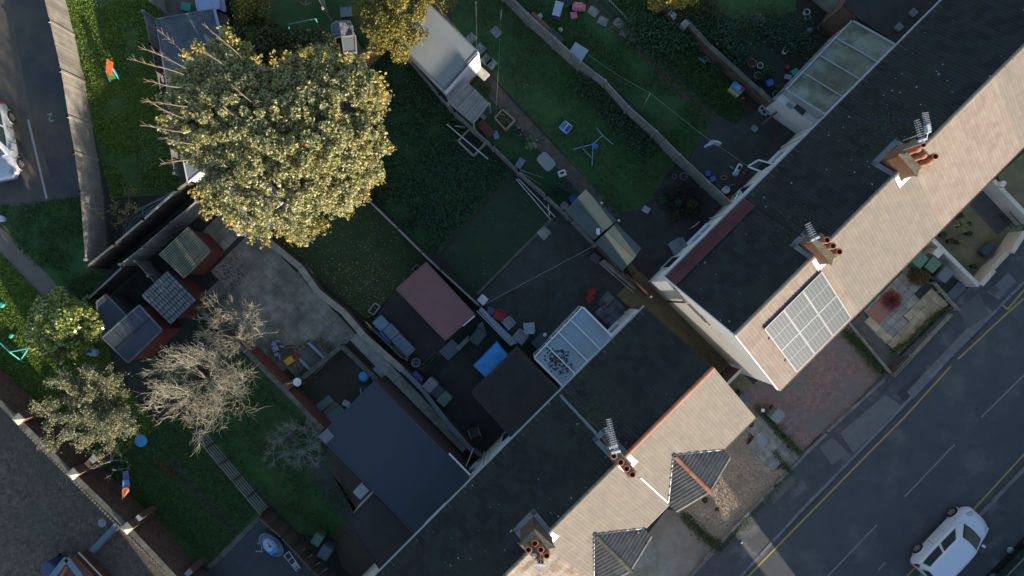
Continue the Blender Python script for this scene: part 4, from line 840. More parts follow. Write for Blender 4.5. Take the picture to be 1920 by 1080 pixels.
for x, y in ((1712, 24), (1685, 51)): MB().box(W3(x, y, 2.8), (.32, .3, .12), A45).build('vent', LEAD, t)
# ---------------------------------------------------------------- fences and garden walls
def fence_post(b_par, p, h, m, sz=.1): return MB().box((p.x, p.y, h/2), (sz, sz, h), A45).build('post', m, b_par)
def panel_fence(label, px, h, m, pl=1.85, post=CPOST, postx=.08, boards=True, rails=False, name='fence', railm=None, cap=False, gravel=False, side=1, bw=.12, postm=.11):
    pts = [Vector(W(*p)) for p in px]; t = thing(name, label, 'fence', (pts[0].x, pts[0].y, 0))
    MB_ = bpy.data.objects
    for a, c in zip(pts, pts[1:]):
        L_ = (c-a).length; n_ = max(1, round(L_/pl)); d = (c-a)/n_; r_ = math.atan2(d.y, d.x); nrm = Vector((-d.y, d.x)).normalized()*side
        for i in range(n_):
            p, q = a+d*i, a+d*(i+1); u = d.normalized(); z0 = .2 if gravel else .04
            MB().box((p.x, p.y, (h+postx)/2), (postm, postm, h+postx), r_).build('post', post, t)
            if gravel: MB().box(((p+q).x/2, (p+q).y/2, .1), (d.length-postm, .05, .2), r_).build('gravel_board', CPANEL, t)
            if boards:
                k = max(1, int((d.length-postm)/bw)); b = MB(); st = (d.length-postm)/k
                for j in range(k):
                    s_ = p+u*(postm/2+st*(j+.5))+nrm*random.uniform(-.006, .006); b.box((s_.x, s_.y, z0+(h-z0)/2+random.uniform(-.008, .008)), (st-.008, .022, h-z0), r_+random.uniform(-.03, .03))
                b.build('panel', m, t)
            if rails:
                for z in (.25, h*.52, h-.18):
                    s_, e = p+nrm*.04, q+nrm*.04; MB().beam((s_.x, s_.y, z), (e.x, e.y, z), .07, .10).build('rail', railm or m, t)
            if cap:
                MB().beam((p.x, p.y, h+.01), (q.x, q.y, h+.01), .09, .035).build('capping', railm or m, t)
        MB().box((c.x, c.y, (h+postx)/2), (postm, postm, h+postx), r_).build('post', post, t)
    return t
LEFTP = [(122, -8), (140, 67), (160, 155), (173, 236), (184, 300), (194, 370), (203, 490)]
panel_fence('tall weathered fence leaning along the car park, rails facing the lawn', LEFTP, 1.85, WOOD, pl=2.4, post=WOOD, rails=True, railm=WOODB, side=-1, bw=.10)
panel_fence('dark stained fence running up from the sharp corner of the car park fence', [(205, 502), (254, 462), (306, 418), (364, 366), (384, 352)], 1.8, WOODD, pl=1.8, post=WOODD, cap=True, railm=WOOD, side=1)
panel_fence('pale grey board fence behind the dark red shed', [(262, 498), (300, 468), (350, 425), (398, 385)], 1.75, WOODL, pl=1.8, post=WOODL, side=1)
panel_fence('dark fence behind the two flat felted sheds', [(200, 560), (262, 502)], 1.5, WOODD, pl=1.8, post=WOODD, cap=True, railm=WOODL)
panel_fence('short timber fence between the dark red shed and the tiled shed', [(282, 492), (330, 545)], 1.4, WOOD, pl=1.2, post=WOOD)
panel_fence('thin fence beside the slate blue roof on the bright lawn', [(300, 45), (314, 105), (332, 190), (356, 335)], 1.6, WOODL, pl=1.8, post=CPOST)
panel_fence('short fence at the top edge left of the buff deck', [(300, -30), (312, 25)], 1.5, WOODL, pl=1.5, post=CPOST)
panel_fence('weathered board fence right of the pale blue roof', [(436, -20), (446, 25), (452, 60)], 1.6, WOOD, pl=1.5, post=WOOD)
panel_fence('short leaning fence at the top edge above the crumpled store', [(606, -10), (612, 18), (622, 40)], 1.6, WOOD, pl=1.2, post=WOOD)
panel_fence('grey panel fence with pale posts from the workshop to the alley', [(763, 112), (830, 192), (857, 222), (925, 283), (972, 329), (1022, 373), (1063, 411), (1112, 462)], 1.35, WOODL, pl=1.9, bw=.10, postm=.12)
panel_fence('low dark fence behind the slate green sheds', [(1112, 462), (1165, 513), (1212, 556)], 1.1, WOODB, pl=1.9, cap=True, railm=REDW)
panel_fence('thin brown fence between the worn lawn and the overgrown garden', [(684, 366), (752, 432), (795, 475), (830, 508), (900, 572)], 1.0, WOODB, pl=1.9, post=WOODB, cap=True, railm=WOOD, postm=.07)
panel_fence('brown panel fence beside the child\'s pool', [(504, 954), (545, 990), (600, 1050), (680, 1130)], 1.35, WOODB, pl=.85, post=WOODD, cap=True, railm=WOODB, postm=.06)
# ranch rails
t = thing('rail_fence', 'open timber rail fence between the lower lawns', 'fence', (*W(375, 800), 0)); A, B_ = W3(380, 800, 0), W3(505, 950, 0)
for i, z in enumerate((.2, .45, .7, .95, 1.2)):
    for k in range(3): MB().beam(A.lerp(B_, k/3)+Vector((0, 0, z)), A.lerp(B_, (k+1)/3-.004)+Vector((0, 0, z)), .03, .09).build('rail', WOODL, t)
for k in range(6): p = A.lerp(B_, k/5); MB().box((p.x+.03, p.y+.03, .65), (.09, .09, 1.3), A45).build('post', WOODB, t)
# concrete panel wall
t = thing('concrete_fence', 'long pale concrete panel fence running down to the white house', 'fence', (*W(944, 1), 0))
pts = [Vector(W(*p)) for p in [(925, -18), (944, 1), (989, 47), (1037, 90), (1084, 133), (1128, 167), (1170, 214), (1220, 258), (1262, 300), (1314, 349), (1359, 390)]]
k = 0; Hc = 1.45
for a, c in zip(pts, pts[1:]):
    d = c-a; n_ = max(1, round(d.length/.62)); u = d/n_; r_ = math.atan2(d.y, d.x)
    for i in range(n_):
        p = a+u*(i+.5); MB().box((p.x, p.y, Hc/2+random.uniform(-.01, .01)), (u.length-.022, .05, Hc), r_+random.uniform(-.015, .015)).build('panel', CPANEL, t)
    MB().box((c.x-.02, c.y-.02, (Hc+.08)/2), (.11, .13, Hc+.08), r_).build('post', CPOST, t)
# brick garden walls
def brick_wall(label, px, h, m, th=.215, cope=COPEG, copew=.28, copel=.45, piers=(), face=None, hidden=False, toplevel=0, name='garden_wall'):
    pts = [Vector(W(*p)) for p in px]; t = thing(name, label, 'wall', (pts[0].x, pts[0].y, 0))
    for a, c in zip(pts, pts[1:]):
        d = c-a; L_ = d.length; u = d/L_; r_ = math.atan2(d.y, d.x); mid = (a+c)/2
        MB().box((mid.x, mid.y, (h-.02)/2), (L_, th-.03, h-.02), r_).build('core', MORT, t)
        b = MB(); nz = int(h/.075)
        for k in range(nz):
            x = -.1125 if k % 2 else 0
            while x < L_-.03:
                s_, e = max(0, x), min(L_, x+.225)
                if e-s_ > .04: p = a+u*(s_+e)/2; b.box((p.x, p.y, (k+.5)*.075), (e-s_-.012, th+random.uniform(-.004, .004), .063), r_)
                x += .225
        b.build('bricks', m, t, kind='stuff')
        if cope:
            n_ = max(1, round(L_/copel)); me = MB().box((0, 0, 0), (L_/n_-.012, copew, .06)).mesh('coping_stone', cope)
            for i in range(n_): p = a+u*L_*(i+.5)/n_; piece('coping_stone', me, t, (p.x, p.y, h+.03+random.uniform(-.003, .003)), r_)
    return t
# tall wall on the left with pyramid capped piers
BR2 = [(-60, 640), (0, 695), (62, 752), (196, 885), (282, 968), (366, 1057), (430, 1120)]
t = brick_wall('long tall brown brick wall with cream coping beside the lower lawns', BR2, 1.85, BRNBR, copew=.26)
cp = MB(); cp.lathe((0, 0, 0), [(.30, 0), (.30, .06), (.02, .26)], 4)
cpm = cp.mesh('pier_cap', mat('cream pier cap', (.60, .50, .37), (.50, .42, .31), bump=.2))
for x, y in ((33, 786), (136, 889), (237, 991)):
    p = W(x, y, 2.15); MB().box((*p, 1.03), (.42, .42, 2.06), A45).build('pier', BRNBR, t); piece('pier_cap', cpm, t, (*p, 2.06), 0)
for x, y in ((176, 862), (259, 974), (353, 1075)):
    p = W(x, y, 1.2); MB().box((*p, .7), (.72, .30, 1.4), A45).build('buttress', BRNBR, t); MB().box((p[0]+.12, p[1]+.12, 1.43), (.34, .26, .06), A45).build('buttress_cap', LGREY, t)
b = MB()
ang = math.atan2(W(236, 991)[1]-W(33, 786)[1], W(236, 991)[0]-W(33, 786)[0])
for i in range(60):
    f_ = i/60; p = W3(40, 800, 1.7).lerp(W3(330, 1092, 1.7), f_); b.box((p.x-.02, p.y-.02, 1.72), (.10, .10, .09), ang)
b.build('dentil', COPEG, t, kind='stuff')
# dark red wall between patio and lower garden
t = brick_wall('dark red brick wall between the slabbed patio and the lower lawn', [(392, 572), (440, 616), (484, 655), (545, 716), (620, 794)], 1.45, REDBR, copew=.24)
MB().box((*W(538, 725, 1.3), .75), (.36, .36, 1.5), A45).build('pier', REDBR, t)
t = brick_wall('low red brick wall round the worn little yard', [(562, 716), (646, 647), (704, 703), (880, 880)], .55, mat('deep red brick', (.15, .06, .045), (.10, .045, .035), isl=.25, bump=.4), copew=.24)  # a deeper red than the brick of the patio wall
brick_wall('low cream coped wall along the worn lawn', [(512, 452), (574, 503), (606, 548), (652, 584), (690, 628), (760, 690)], .85, BRNBR, cope=mat('cream coping', (.33, .30, .235), (.24, .22, .18), scale=4, obr=.08), copew=.30, copel=.6)
brick_wall('low wall with a pale blue coping above the side path', [(760, 690), (795, 724), (842, 786), (888, 838)], .85, BRNBR, cope=mat('blue grey coping', (.17, .20, .22), (.12, .14, .16), scale=4, obr=.08), copew=.22, copel=.9)
brick_wall('short low coping wall up to the house wall', [(890, 838), (918, 858)], .7, BRNBR, cope=_m['blue grey coping'], copew=.18)
brick_wall('short sunlit brown brick wall under the yellow tree', [(681, 131), (731, 87)], 1.5, mat('warm brick', (.27, .145, .095), (.2, .11, .075), isl=.2, bump=.4), copew=.25, copel=.4)
brick_wall('brown brick wall with grey coping between the clutter filled gardens', [(1278, 52), (1318, 96), (1362, 136), (1420, 188), (1447, 212)], .9, BRNBR, copew=.22, cope=COPEG)
brick_wall('short return of brown brick wall at the top of the potting yard', [(1214, 0), (1244, 24)], .6, BRNBR, copew=.3, cope=CONCL)
MB().box((*W(1285, 44, 1.0), .5), (.32, .32, 1.0), A45).build('gate_pier', CPOST, bpy.data.objects['garden_wall.007'] if 'garden_wall.007' in bpy.data.objects else None)
t = thing('garden_rail', 'low timber rail closing the clutter corner by the brick wall', 'rail', (*W(1450, 218), 0))
MB().beam(W3(1462, 205, .8), W3(1430, 232, .8), .10, .10).build('rail', WOODB, t)
for x, y in ((1462, 205), (1432, 231)): MB().box((*W(x, y, .4), .4), (.1, .1, .8), A45).build('post', WOODB, t)
brick_wall('brown brick garden wall against the top right rear extension', [(1552, 34), (1592, 20)], 1.6, BRNBR, copew=.3)
t = thing('side_fence', 'pale boarded walkway fence at the top right corner of the gardens', 'fence', (*W(1530, 10), 0))
A, B_ = W3(1500, -20, 0), W3(1566, 36, 0)
for i in range(7): p, q = A.lerp(B_, i/7), A.lerp(B_, (i+.96)/7); MB().beam((p.x, p.y, .75), (q.x, q.y, .75), .05, 1.5).build('panel', CPANEL, t)
# alley
t = thing('trellis', 'mossy trellis of short rails lying along the alley', 'trellis', (*W(1240, 590), 0)); A, B_ = W3(1192, 512, .7), W3(1330, 668, .7)
for s_ in (-.07, .07):
    o_ = Vector((.7, .7, 0))*s_; MB().beam(A+o_, B_+o_, .04, .05).build('rail', WOODB, t)
for i in range(22): p = A.lerp(B_, (i+.5)/22); MB().beam(p+Vector((.09, .09, .04)), p-Vector((.09, .09, -.04)), .05, .03).build('slat', WOODB, t)
for f_ in (0, .35, .7, 1): p = A.lerp(B_, f_); MB().beam((p.x, p.y, 0), (p.x, p.y, .7), .06, .06).build('post', WOODB, t)
t = thing('alley_gate', 'rusty brown gate closing the road end of the alley', 'gate', (*UV(4.3, 10.4), 0)[:2])
for i in range(9): u = 3.62+i*.16; MB().box(UV(u, 10.5, 1.0), (.14, .03, 1.9), R(45)).build('board', mat('rust boards', (.19, .075, .045), (.13, .055, .035), obr=.12), t)
MB().beam(UV(3.55, 10.5, 2.0), UV(5.1, 10.5, 2.0), .12, .08).build('lintel', CREAM, t)
# front boundary walls and rails
WR = mat('white garden wall', (.50, .50, .48), (.42, .42, .41), scale=2, bump=.15, stain=(.36, .36, .33), sscale=1.4)
t = thing('garden_wall', 'white rendered wall with stepped top beside the footway', 'wall', (*W(1850, 490), 0))
b = MB(); fr = [(1815, 534), (1838, 507), (1868, 475), (1892, 438)]
for (a, c), h_ in zip(zip(fr, fr[1:]), (.95, .75, 1.05)):
    A, B_ = Vector(W(*a)), Vector(W(*c)); d = B_-A; MB().box((*((A+B_)/2), h_/2), (d.length, .16, h_), math.atan2(d.y, d.x)).build('panel', WR, t); MB().box((*((A+B_)/2), h_+.03), (d.length, .24, .06), math.atan2(d.y, d.x)).build('coping', COPE, t)
A, B_ = Vector(W(1728, 452)), Vector(W(1812, 536)); d = B_-A
t = thing('garden_wall', 'white side wall between the green bins and the mossy yard', 'wall', (*W(1770, 494), 0))
MB().box((*((A+B_)/2), .45), (d.length, .14, .9), math.atan2(d.y, d.x)).build('panel', WR, t); MB().box((*((A+B_)/2), .93), (d.length, .2, .05), math.atan2(d.y, d.x)).build('coping', WR, t)
MB().box((*W(1757, 474, .9), .5), (.42, .38, 1.02), A45).build('pier', WR, t)
A, B_ = Vector(W(1834, 345)), Vector(W(1905, 420)); d = B_-A
t = thing('garden_wall', 'taller white side wall next to the blue tarmac path', 'wall', (*W(1870, 380), 0))
MB().box((*((A+B_)/2), .55), (d.length, .14, 1.1), math.atan2(d.y, d.x)).build('panel', WR, t); MB().box((*((A+B_)/2), 1.12), (d.length, .2, .05), math.atan2(d.y, d.x)).build('coping', WR, t)
t = thing('garden_gate', 'black iron gate folded against the taller white wall', 'gate', (*W(1880, 400), 0)); A, B_ = W3(1872, 398, 0), W3(1898, 425, 0); off = Vector((-.12, -.1, 0))
for z in (.15, .5, .95): MB().beam(A+off+Vector((0, 0, z)), B_+off+Vector((0, 0, z)), .03, .03).build('rail', BLACK, t)
for i in range(9): p = A.lerp(B_, i/8)+off; MB().beam(p+Vector((0, 0, .1)), p+Vector((0, 0, .98)), .015, .015).build('bar', BLACK, t)
def low_rails(label, a, c, z=.45, n=3, m=WOODL):
    t = thing('rail_fence', label, 'fence', (*W(*a), 0)); A, B_ = W3(*a, 0), W3(*c, 0)
    for k in range(2): MB().beam(A+Vector((0, 0, z-.2*k)), B_+Vector((0, 0, z-.2*k)), .05, .10).build('rail', m, t)
    for k in range(n+1): p = A.lerp(B_, k/n); MB().box((p.x, p.y, z/2), (.08, .08, z+.1), A45).build('post', m, t)
low_rails('low timber rails between the driveway and the slabbed garden', (1578, 596), (1664, 700))
low_rails('weathered low rails between the slabbed garden and the footway', (1668, 702), (1772, 590), z=.5)
low_rails('low rails beside the bins down to the footway', (1742, 530), (1786, 580), z=.5)
t = thing('garden_gate', 'small brown timber gate at the end of the narrow front path', 'gate', (*W(1675, 685), 0)); A, B_ = W3(1660, 700, 0), W3(1690, 668, 0)
for z in (.15, .6): MB().beam(A+Vector((0, 0, z)), B_+Vector((0, 0, z)), .04, .08).build('rail', WOODB, t)
MB().beam(A+Vector((0, 0, .15)), B_+Vector((0, 0, .6)), .04, .07).build('brace', WOODB, t)
for k in range(5): p = A.lerp(B_, k/4); MB().beam(p+Vector((0, 0, .08)), p+Vector((0, 0, .66)), .06, .02).build('picket', WOODB, t)
t = thing('hoop_edging', 'thin white hooped edging along the red earth path', 'edging', (*W(1165, 30), 0)); A, B_ = W3(1135, -5, 0), W3(1197, 61, 0)
for i in range(16):
    p, q = A.lerp(B_, i/16), A.lerp(B_, (i+1)/16); m_ = (p+q)/2; MB().tube([p, p+Vector((0, 0, .14)), m_+Vector((0, 0, .2)), q+Vector((0, 0, .14)), q], .015, 4).build('hoop', WHP, t)
# ---------------------------------------------------------------- trees and plants
def tapered(b, p, d, L_, r0, r1, seg=5, wob=.12, lift=0.0, n=6):
    pts = [Vector(p)]; rs = [r0]; d = Vector(d).normalized()
    for i in range(seg):
        d = (d+Vector((random.uniform(-wob, wob), random.uniform(-wob, wob), random.uniform(-wob, wob)+lift))).normalized()
        pts.append(pts[-1]+d*L_/seg); rs.append(r0+(r1-r0)*(i+1)/seg)
    b.tube(pts, rs, n, cap=False); return pts, rs, d
def crown_fill(outline, zlo, zhi, nclump, per, csize, lsize, rim=.25, power=2.0):
    """clump centres through the volume of a crown whose outline is given where it is widest"""
    C_ = []; ctr = (sum(p[0] for p in outline)/len(outline), sum(p[1] for p in outline)/len(outline))
    xs = [p[0] for p in outline]; ys = [p[1] for p in outline]
    segs = list(zip(outline, outline[1:]+outline[:1])); rad = (max(xs)-min(xs)+max(ys)-min(ys))/4
    def edge(x, y):
        m_ = 1e9
        for (ax, ay), (bx, by) in segs:
            t_ = max(0, min(1, ((x-ax)*(bx-ax)+(y-ay)*(by-ay))/((bx-ax)**2+(by-ay)**2+1e-9))); m_ = min(m_, math.hypot(x-ax-t_*(bx-ax), y-ay-t_*(by-ay)))
        return m_
    while len(C_) < nclump:
        x, y = random.uniform(min(xs), max(xs)), random.uniform(min(ys), max(ys))
        if not inside(x, y, outline): continue
        e = min(1, edge(x, y)/rad); top = math.sqrt(max(0, 1-(1-e)**power)); f_ = top*random.uniform(.55, 1.0) if random.random() < .8 else top*random.uniform(0, .6)
        z = zlo+(zhi-zlo)*min(1, f_+random.uniform(-.06, .10)); C_.append((*W(x, y, z), z, csize*random.uniform(.65, 1.35)))
    C_ = np.array(C_); k = rng.integers(0, len(C_), nclump*per); dirs = rng.normal(size=(len(k), 3)); dirs /= np.linalg.norm(dirs, axis=1)[:, None]
    rr = C_[k, 3]*(.55+.5*rng.random(len(k)))
    P_ = C_[k, :3]+dirs*rr[:, None]*np.array([1, 1, .75]); return C_, P_, dirs
def leafy_tree(name, label, trunk_px, crown, zlo, zhi, nclump, per, csize, lsize, leafm, trunk_r=.22, limb=True, bare=None, base_h=1.6):
    bx, by = W(*trunk_px, 2.0); t = thing(name, label, 'tree' if zhi > 2.6 else 'shrub', (bx, by, 0))
    C_, P_, dirs = crown_fill(crown, zlo, zhi, nclump, per, csize, lsize)
    np_quads('crown', leaf_corners(P_, lsize, up=.05, normals=dirs*.5), leafm, t)
    b = MB(); pts, rs, d = tapered(b, (bx, by, 0), (0, 0, 1), (zlo+zhi)/2*.75, trunk_r, trunk_r*.55, n=8, wob=.06); b.build('trunk', BARK, t, smooth=True)
    if limb:
        top = pts[-2]
        for c in C_[rng.permutation(len(C_))[:min(16, len(C_))]]:
            b = MB(); a = pts[random.choice([-3, -2, -1])]; v = Vector(c[:3])-a; m_ = a+v*.5+Vector((0, 0, v.length*.06)); b.tube([a, m_, a+v*.95], [trunk_r*.32, trunk_r*.18, .02], 5, cap=False); b.build('branch', BARK, t, smooth=True)
    return t, C_, pts
LV_BIG = mat('autumn sycamore leaves', (.1, .1, .05), rough=.5, bump=0, leaf=.45, ramp=[(0, (.12, .15, .05)), (.20, (.23, .27, .09)), (.42, (.38, .39, .17)), (.68, (.56, .53, .29)), (.90, (.70, .65, .43)), (.96, (.64, .42, .12)), (1, (.68, .45, .07))])
BIG = [(338, 118), (370, 100), (400, 84), (425, 62), (440, 80), (462, 92), (480, 112), (505, 124), (535, 116), (548, 98), (575, 104), (600, 82), (625, 92), (640, 112), (680, 112), (700, 142), (716, 165), (722, 188), (702, 205), (724, 250), (732, 285), (712, 300), (716, 330), (690, 350), (668, 378), (650, 398), (615, 405), (590, 430), (572, 460), (548, 440), (520, 432), (500, 455), (470, 432), (440, 420), (418, 405), (392, 388), (372, 350), (385, 320), (350, 300), (330, 270), (300, 240), (318, 205), (300, 185), (322, 160)]
t, C_, pts = leafy_tree('broadleaf_tree', 'huge pale autumn tree with cream and green leaves filling the upper left', (545, 300), BIG, 5.0, 7.5, 1500, 76, .23, .115, LV_BIG, trunk_r=.32)
SP = []
for _ in range(60):
    k = random.randrange(len(BIG)); p_ = lerp2(BIG[k-1], BIG[k], random.random()); ex = random.uniform(2, 22); l_ = math.hypot(p_[0]-520, p_[1]-270); dx_, dy_ = (p_[0]-520)/l_, (p_[1]-270)/l_
    z_ = random.uniform(4.6, 7.2)
    for s_ in range(14): f_ = s_/14; SP += [tuple(W3(p_[0]+dx_*ex*f_, p_[1]+dy_*ex*f_, z_)+Vector((random.gauss(0, .10), random.gauss(0, .10), random.gauss(0, .1)))) for _ in range(3)]
np_quads('outer_sprays', leaf_corners(np.array(SP), .135, up=.05), mat('orange yellow leaves', (.4, .3, .05), bump=0, leaf=.4, ramp=[(0, (.15, .17, .05)), (.45, (.36, .33, .11)), (.8, (.58, .44, .15)), (1, (.62, .34, .05))]), t)
# bare upright shoots on its left and top
for x, y, dx, dy, L_ in [(352, 130, -1, -.55, 1.9), (345, 140, -1, -.35, 2.1), (360, 112, -.8, -.7, 1.6), (345, 165, -1, .05, 1.5), (352, 200, -1, .05, 1.7), (345, 222, -1, -.35, 1.5), (345, 248, -1, -.1, 1.6), (360, 270, -1, .0, 1.2),
        (455, 110, -.7, -.8, 1.9), (430, 130, -.7, -.6, 1.2), (350, 300, -.9, .3, 1.0), (500, 220, -.5, -.7, 1.8), (480, 250, -.6, -.6, 1.6)]:
    b = MB(); z = 6.6; p = W3(x, y, z); ds = Vector((dx, -dy, .55)); pp, rr_, _ = tapered(b, p, ds, L_, .026, .009, seg=6, wob=.10, n=5)
    for k in range(2, 6):
        for _ in range(2): tapered(b, pp[k], ds+Vector((random.uniform(-.8, .8), random.uniform(-.8, .8), .3)),   .28, .010, .005, seg=2, n=4)
    b.build('bare_shoot', mat('pinkish bark', (.27, .20, .145), (.20, .15, .11), bump=.2), t)
LV_Y = mat('yellow green leaves', (.2, .2, .05), rough=.55, bump=0, leaf=.3, ramp=[(0, (.075, .085, .020)), (.35, (.15, .155, .030)), (.7, (.27, .24, .045)), (.92, (.36, .26, .05)), (1, (.42, .19, .03))])
leafy_tree('small_tree', 'small thin yellow and orange leaved tree beside the workshop', (722, 70), [(668, 15), (690, -30), (760, -40), (800, -10), (812, 15), (790, 45), (800, 75), (780, 80), (762, 105), (748, 118), (735, 95), (705, 95), (690, 80), (670, 55), (664, 30)], 1.8, 4.6, 100, 150, .34, .10, LV_Y, trunk_r=.10)
leafy_tree('small_tree', 'tip of a bright yellow leaved tree at the top edge above the potting yard', (1245, -60), [(1200, 3), (1222, -60), (1290, -70), (1310, -30), (1298, 8), (1270, 6), (1240, 0), (1228, 10), (1212, 8), (1204, 14)], 2.5, 5.0, 60, 120, .34, .13, mat('golden leaves', (.4, .3, .05), bump=0, leaf=.3, ramp=[(0, (.13, .14, .03)), (.5, (.32, .26, .04)), (1, (.52, .36, .05))]), trunk_r=.12)
LV_S = mat('glossy evergreen leaves', (.1, .15, .03), rough=.28, bump=0, leaf=.3, spec=.9, ramp=[(0, (.10, .14, .025)), (.4, (.24, .29, .045)), (.8, (.40, .42, .09)), (1, (.55, .58, .34))])
leafy_tree('evergreen_shrub', 'rounded glossy green shrub sunlit on its left, above the felted sheds', (125, 600), [(60, 575), (78, 560), (110, 552), (140, 545), (165, 560), (180, 580), (192, 605), (182, 635), (160, 645), (148, 665), (120, 672), (95, 665), (70, 650), (55, 630), (50, 600)], .8, 4.1, 110, 190, .34, .15, LV_S, trunk_r=.10)
LV_D = mat('dark hedge leaves', (.05, .08, .02), bump=0, leaf=.3, ramp=[(0, (.022, .038, .012)), (.7, (.045, .070, .022)), (1, (.10, .12, .05))])
leafy_tree('shrub', 'dense dark bush behind the big tree near the slate blue roof', (470, 80), [(415, 66), (455, 44), (500, 50), (545, 66), (590, 62), (632, 84), (628, 130), (590, 165), (540, 200), (490, 200), (440, 150)], 1.4, 5.2, 200, 170, .36, .13, mat('orange tinged bush leaves', (.1, .1, .05), bump=0, leaf=.3, ramp=[(0, (.03, .045, .015)), (.6, (.06, .08, .025)), (.9, (.14, .14, .05)), (1, (.40, .22, .04))]), trunk_r=.1)
leafy_tree('shrub', 'leafy bush at the top edge between the weathered fence and the dark lawn', (450, 15), [(432, -30), (480, -35), (500, 0), (485, 35), (450, 45), (435, 20)], .6, 3.0, 50, 130, .36, .11, LV_Y, trunk_r=.07)
# greyish sparse tree at lower left
LV_O = mat('olive apple leaves', (.15, .15, .06), bump=0, leaf=.3, ramp=[(0, (.11, .12, .06)), (.4, (.21, .21, .11)), (.8, (.32, .31, .18)), (.93, (.42, .37, .18)), (1, (.36, .40, .12))])
def twig_fan(b, p, d, L_, r, lvl, spread=.7, up=.15, n=3, kids=4, leaves=None, seg=5):
    pp, rr_, dd = tapered(b, p, d, L_, r, r*.5, seg=seg, wob=.30, lift=up*.25, n=n)
    if leaves is not None and lvl <= 1: leaves += [tuple(q+Vector((random.uniform(-.06, .06),)*3)) for q in pp[1:]]
    if lvl <= 0: return
    for k in range(kids):
        q = pp[1+int(k*(len(pp)-1)/kids)]; nd = (Vector(d).normalized()*1.1+Vector((random.gauss(0, spread), random.gauss(0, spread), random.gauss(up, spread*.5)))).normalized()
        twig_fan(b, q, nd, L_*random.uniform(.5, .8), max(.006, r*.6), lvl-1, spread, up, n, kids, leaves, seg)
def bare_tree(label, trunk_px, outline, ztop, nl, m, bark, spread=.6, r=.16, leaves=None, lm=None, lvl=3, kids=5, zl=1.3, per=2, lsz=.07, hub=None, tw=.017):
    bx, by = W(*trunk_px, zl); t = thing('bare_tree', label, 'tree', (bx, by, 0)); b = MB()
    pts, rs, d = tapered(b, (bx, by, 0), (0, 0, 1), zl, r, r*.8, n=8, wob=.04); b.build('trunk', bark, t, smooth=True); top = pts[-1]; lv = []
    nm = max(4, nl//4); mains = []
    for i in range(nm):                       # a few dark main limbs
        a = 2*math.pi*(i+random.uniform(-.25, .25))/nm; x, y = outline[int(i*len(outline)/nm) % len(outline)]; z = zl+(ztop-zl)*.45; tgt = Vector((*W(x, y, z), z)); v = tgt-top
        b = MB(); mp, mr, _ = tapered(b, top, v.normalized()+Vector((random.gauss(0, .15), random.gauss(0, .15), .25)), v.length*.72, r*.32, r*.10, seg=8, wob=.16, n=6); mains.append(mp); b.build('limb', bark, t, smooth=True)
    for i in range(nl):
        x, y = outline[i % len(outline)]; f_ = random.uniform(.12 if leaves else .42, 1.08); x = trunk_px[0]+(x-trunk_px[0])*f_; y = trunk_px[1]+(y-trunk_px[1])*f_
        z = zl+(ztop-zl)*random.uniform(.5, 1); tgt = Vector((*W(x, y, z), z)); best = min((q for mp in mains for q in mp[2:]), key=lambda q: (q-tgt).length+random.random()*.5); v = tgt-best
        if v.length < .3: v = Vector((random.gauss(0, 1), random.gauss(0, 1), .6)).normalized()*.5
        b = MB(); dirn = v.normalized()
        b2 = MB(); pp, _, _ = tapered(b2, best, dirn+Vector((0, 0, .15)), v.length*.55, tw*1.9, tw*1.3, seg=4, wob=.15, n=4); b.v += b2.v; b.f += b2.f
        twig_fan(b, pp[-1], dirn, max(.5, v.length*.5), tw, lvl, spread, .22, 3, kids, lv if leaves else None); b.build('branch', m, t)
    if leaves:
        P_ = np.array(lv); P_ = np.repeat(P_, per, 0)+rng.normal(0, .07, (len(P_)*per, 3)); np_quads('leaves', leaf_corners(P_, lsz, up=.1), lm, t)
    return t
def ring(cx, cy, rx, ry, n, j=.15): return [(cx+rx*math.cos(a)*random.uniform(1-j, 1), cy+ry*math.sin(a)*random.uniform(1-j, 1)) for a in [2*math.pi*k/n+random.uniform(-.2, .2) for k in range(n)]]
bare_tree('wide bare tree of pale tan twigs in front of the red wall', (385, 690), ring(372, 724, 118, 104, 60, .45), 4.9, 210, TWIG, BARK, lvl=2, kids=4, r=.15, spread=.6, tw=.014)
bare_tree('smaller bare tree of pale branches over the edge of the slabbed patio', (432, 620), ring(436, 604, 78, 66, 40, .4), 4.0, 95, TWIG, BARK, lvl=2, kids=4, r=.11, spread=.55, tw=.014)
bare_tree('small dead looking grey tree by the navy roof', (545, 815), ring(556, 834, 66, 54, 24, .35), 2.8, 60, TWIGG, BARK, lvl=2, kids=4, r=.08, tw=.012)
bare_tree('sparse olive leaved tree overhanging the brown brick wall', (190, 760), ring(165, 770, 105, 100, 28, .25), 4.4, 84, TWIGG, BARK, leaves=True, lm=LV_O, lvl=2, kids=4, per=2, lsz=.085, r=.15, tw=.012)
bare_tree('straggly orange tinged shrub in the corner by the dark fence', (232, 395), ring(232, 392, 44, 36, 9, .2), 1.8, 9, mat('rusty twig', (.25, .15, .1), ramp=[(0, (.24, .15, .10)), (1, (.16, .12, .09))], bump=0), BARK, leaves=True, lm=LV_Y, lvl=2, kids=3, per=1, lsz=.07, r=.05, zl=.4)
bare_tree('leggy twig shrub half over the dark corner of the lower lawn', (205, 880), ring(212, 858, 36, 34, 7), 1.6, 7, TWIGG, BARK, lvl=2, kids=3, r=.03, zl=.3)
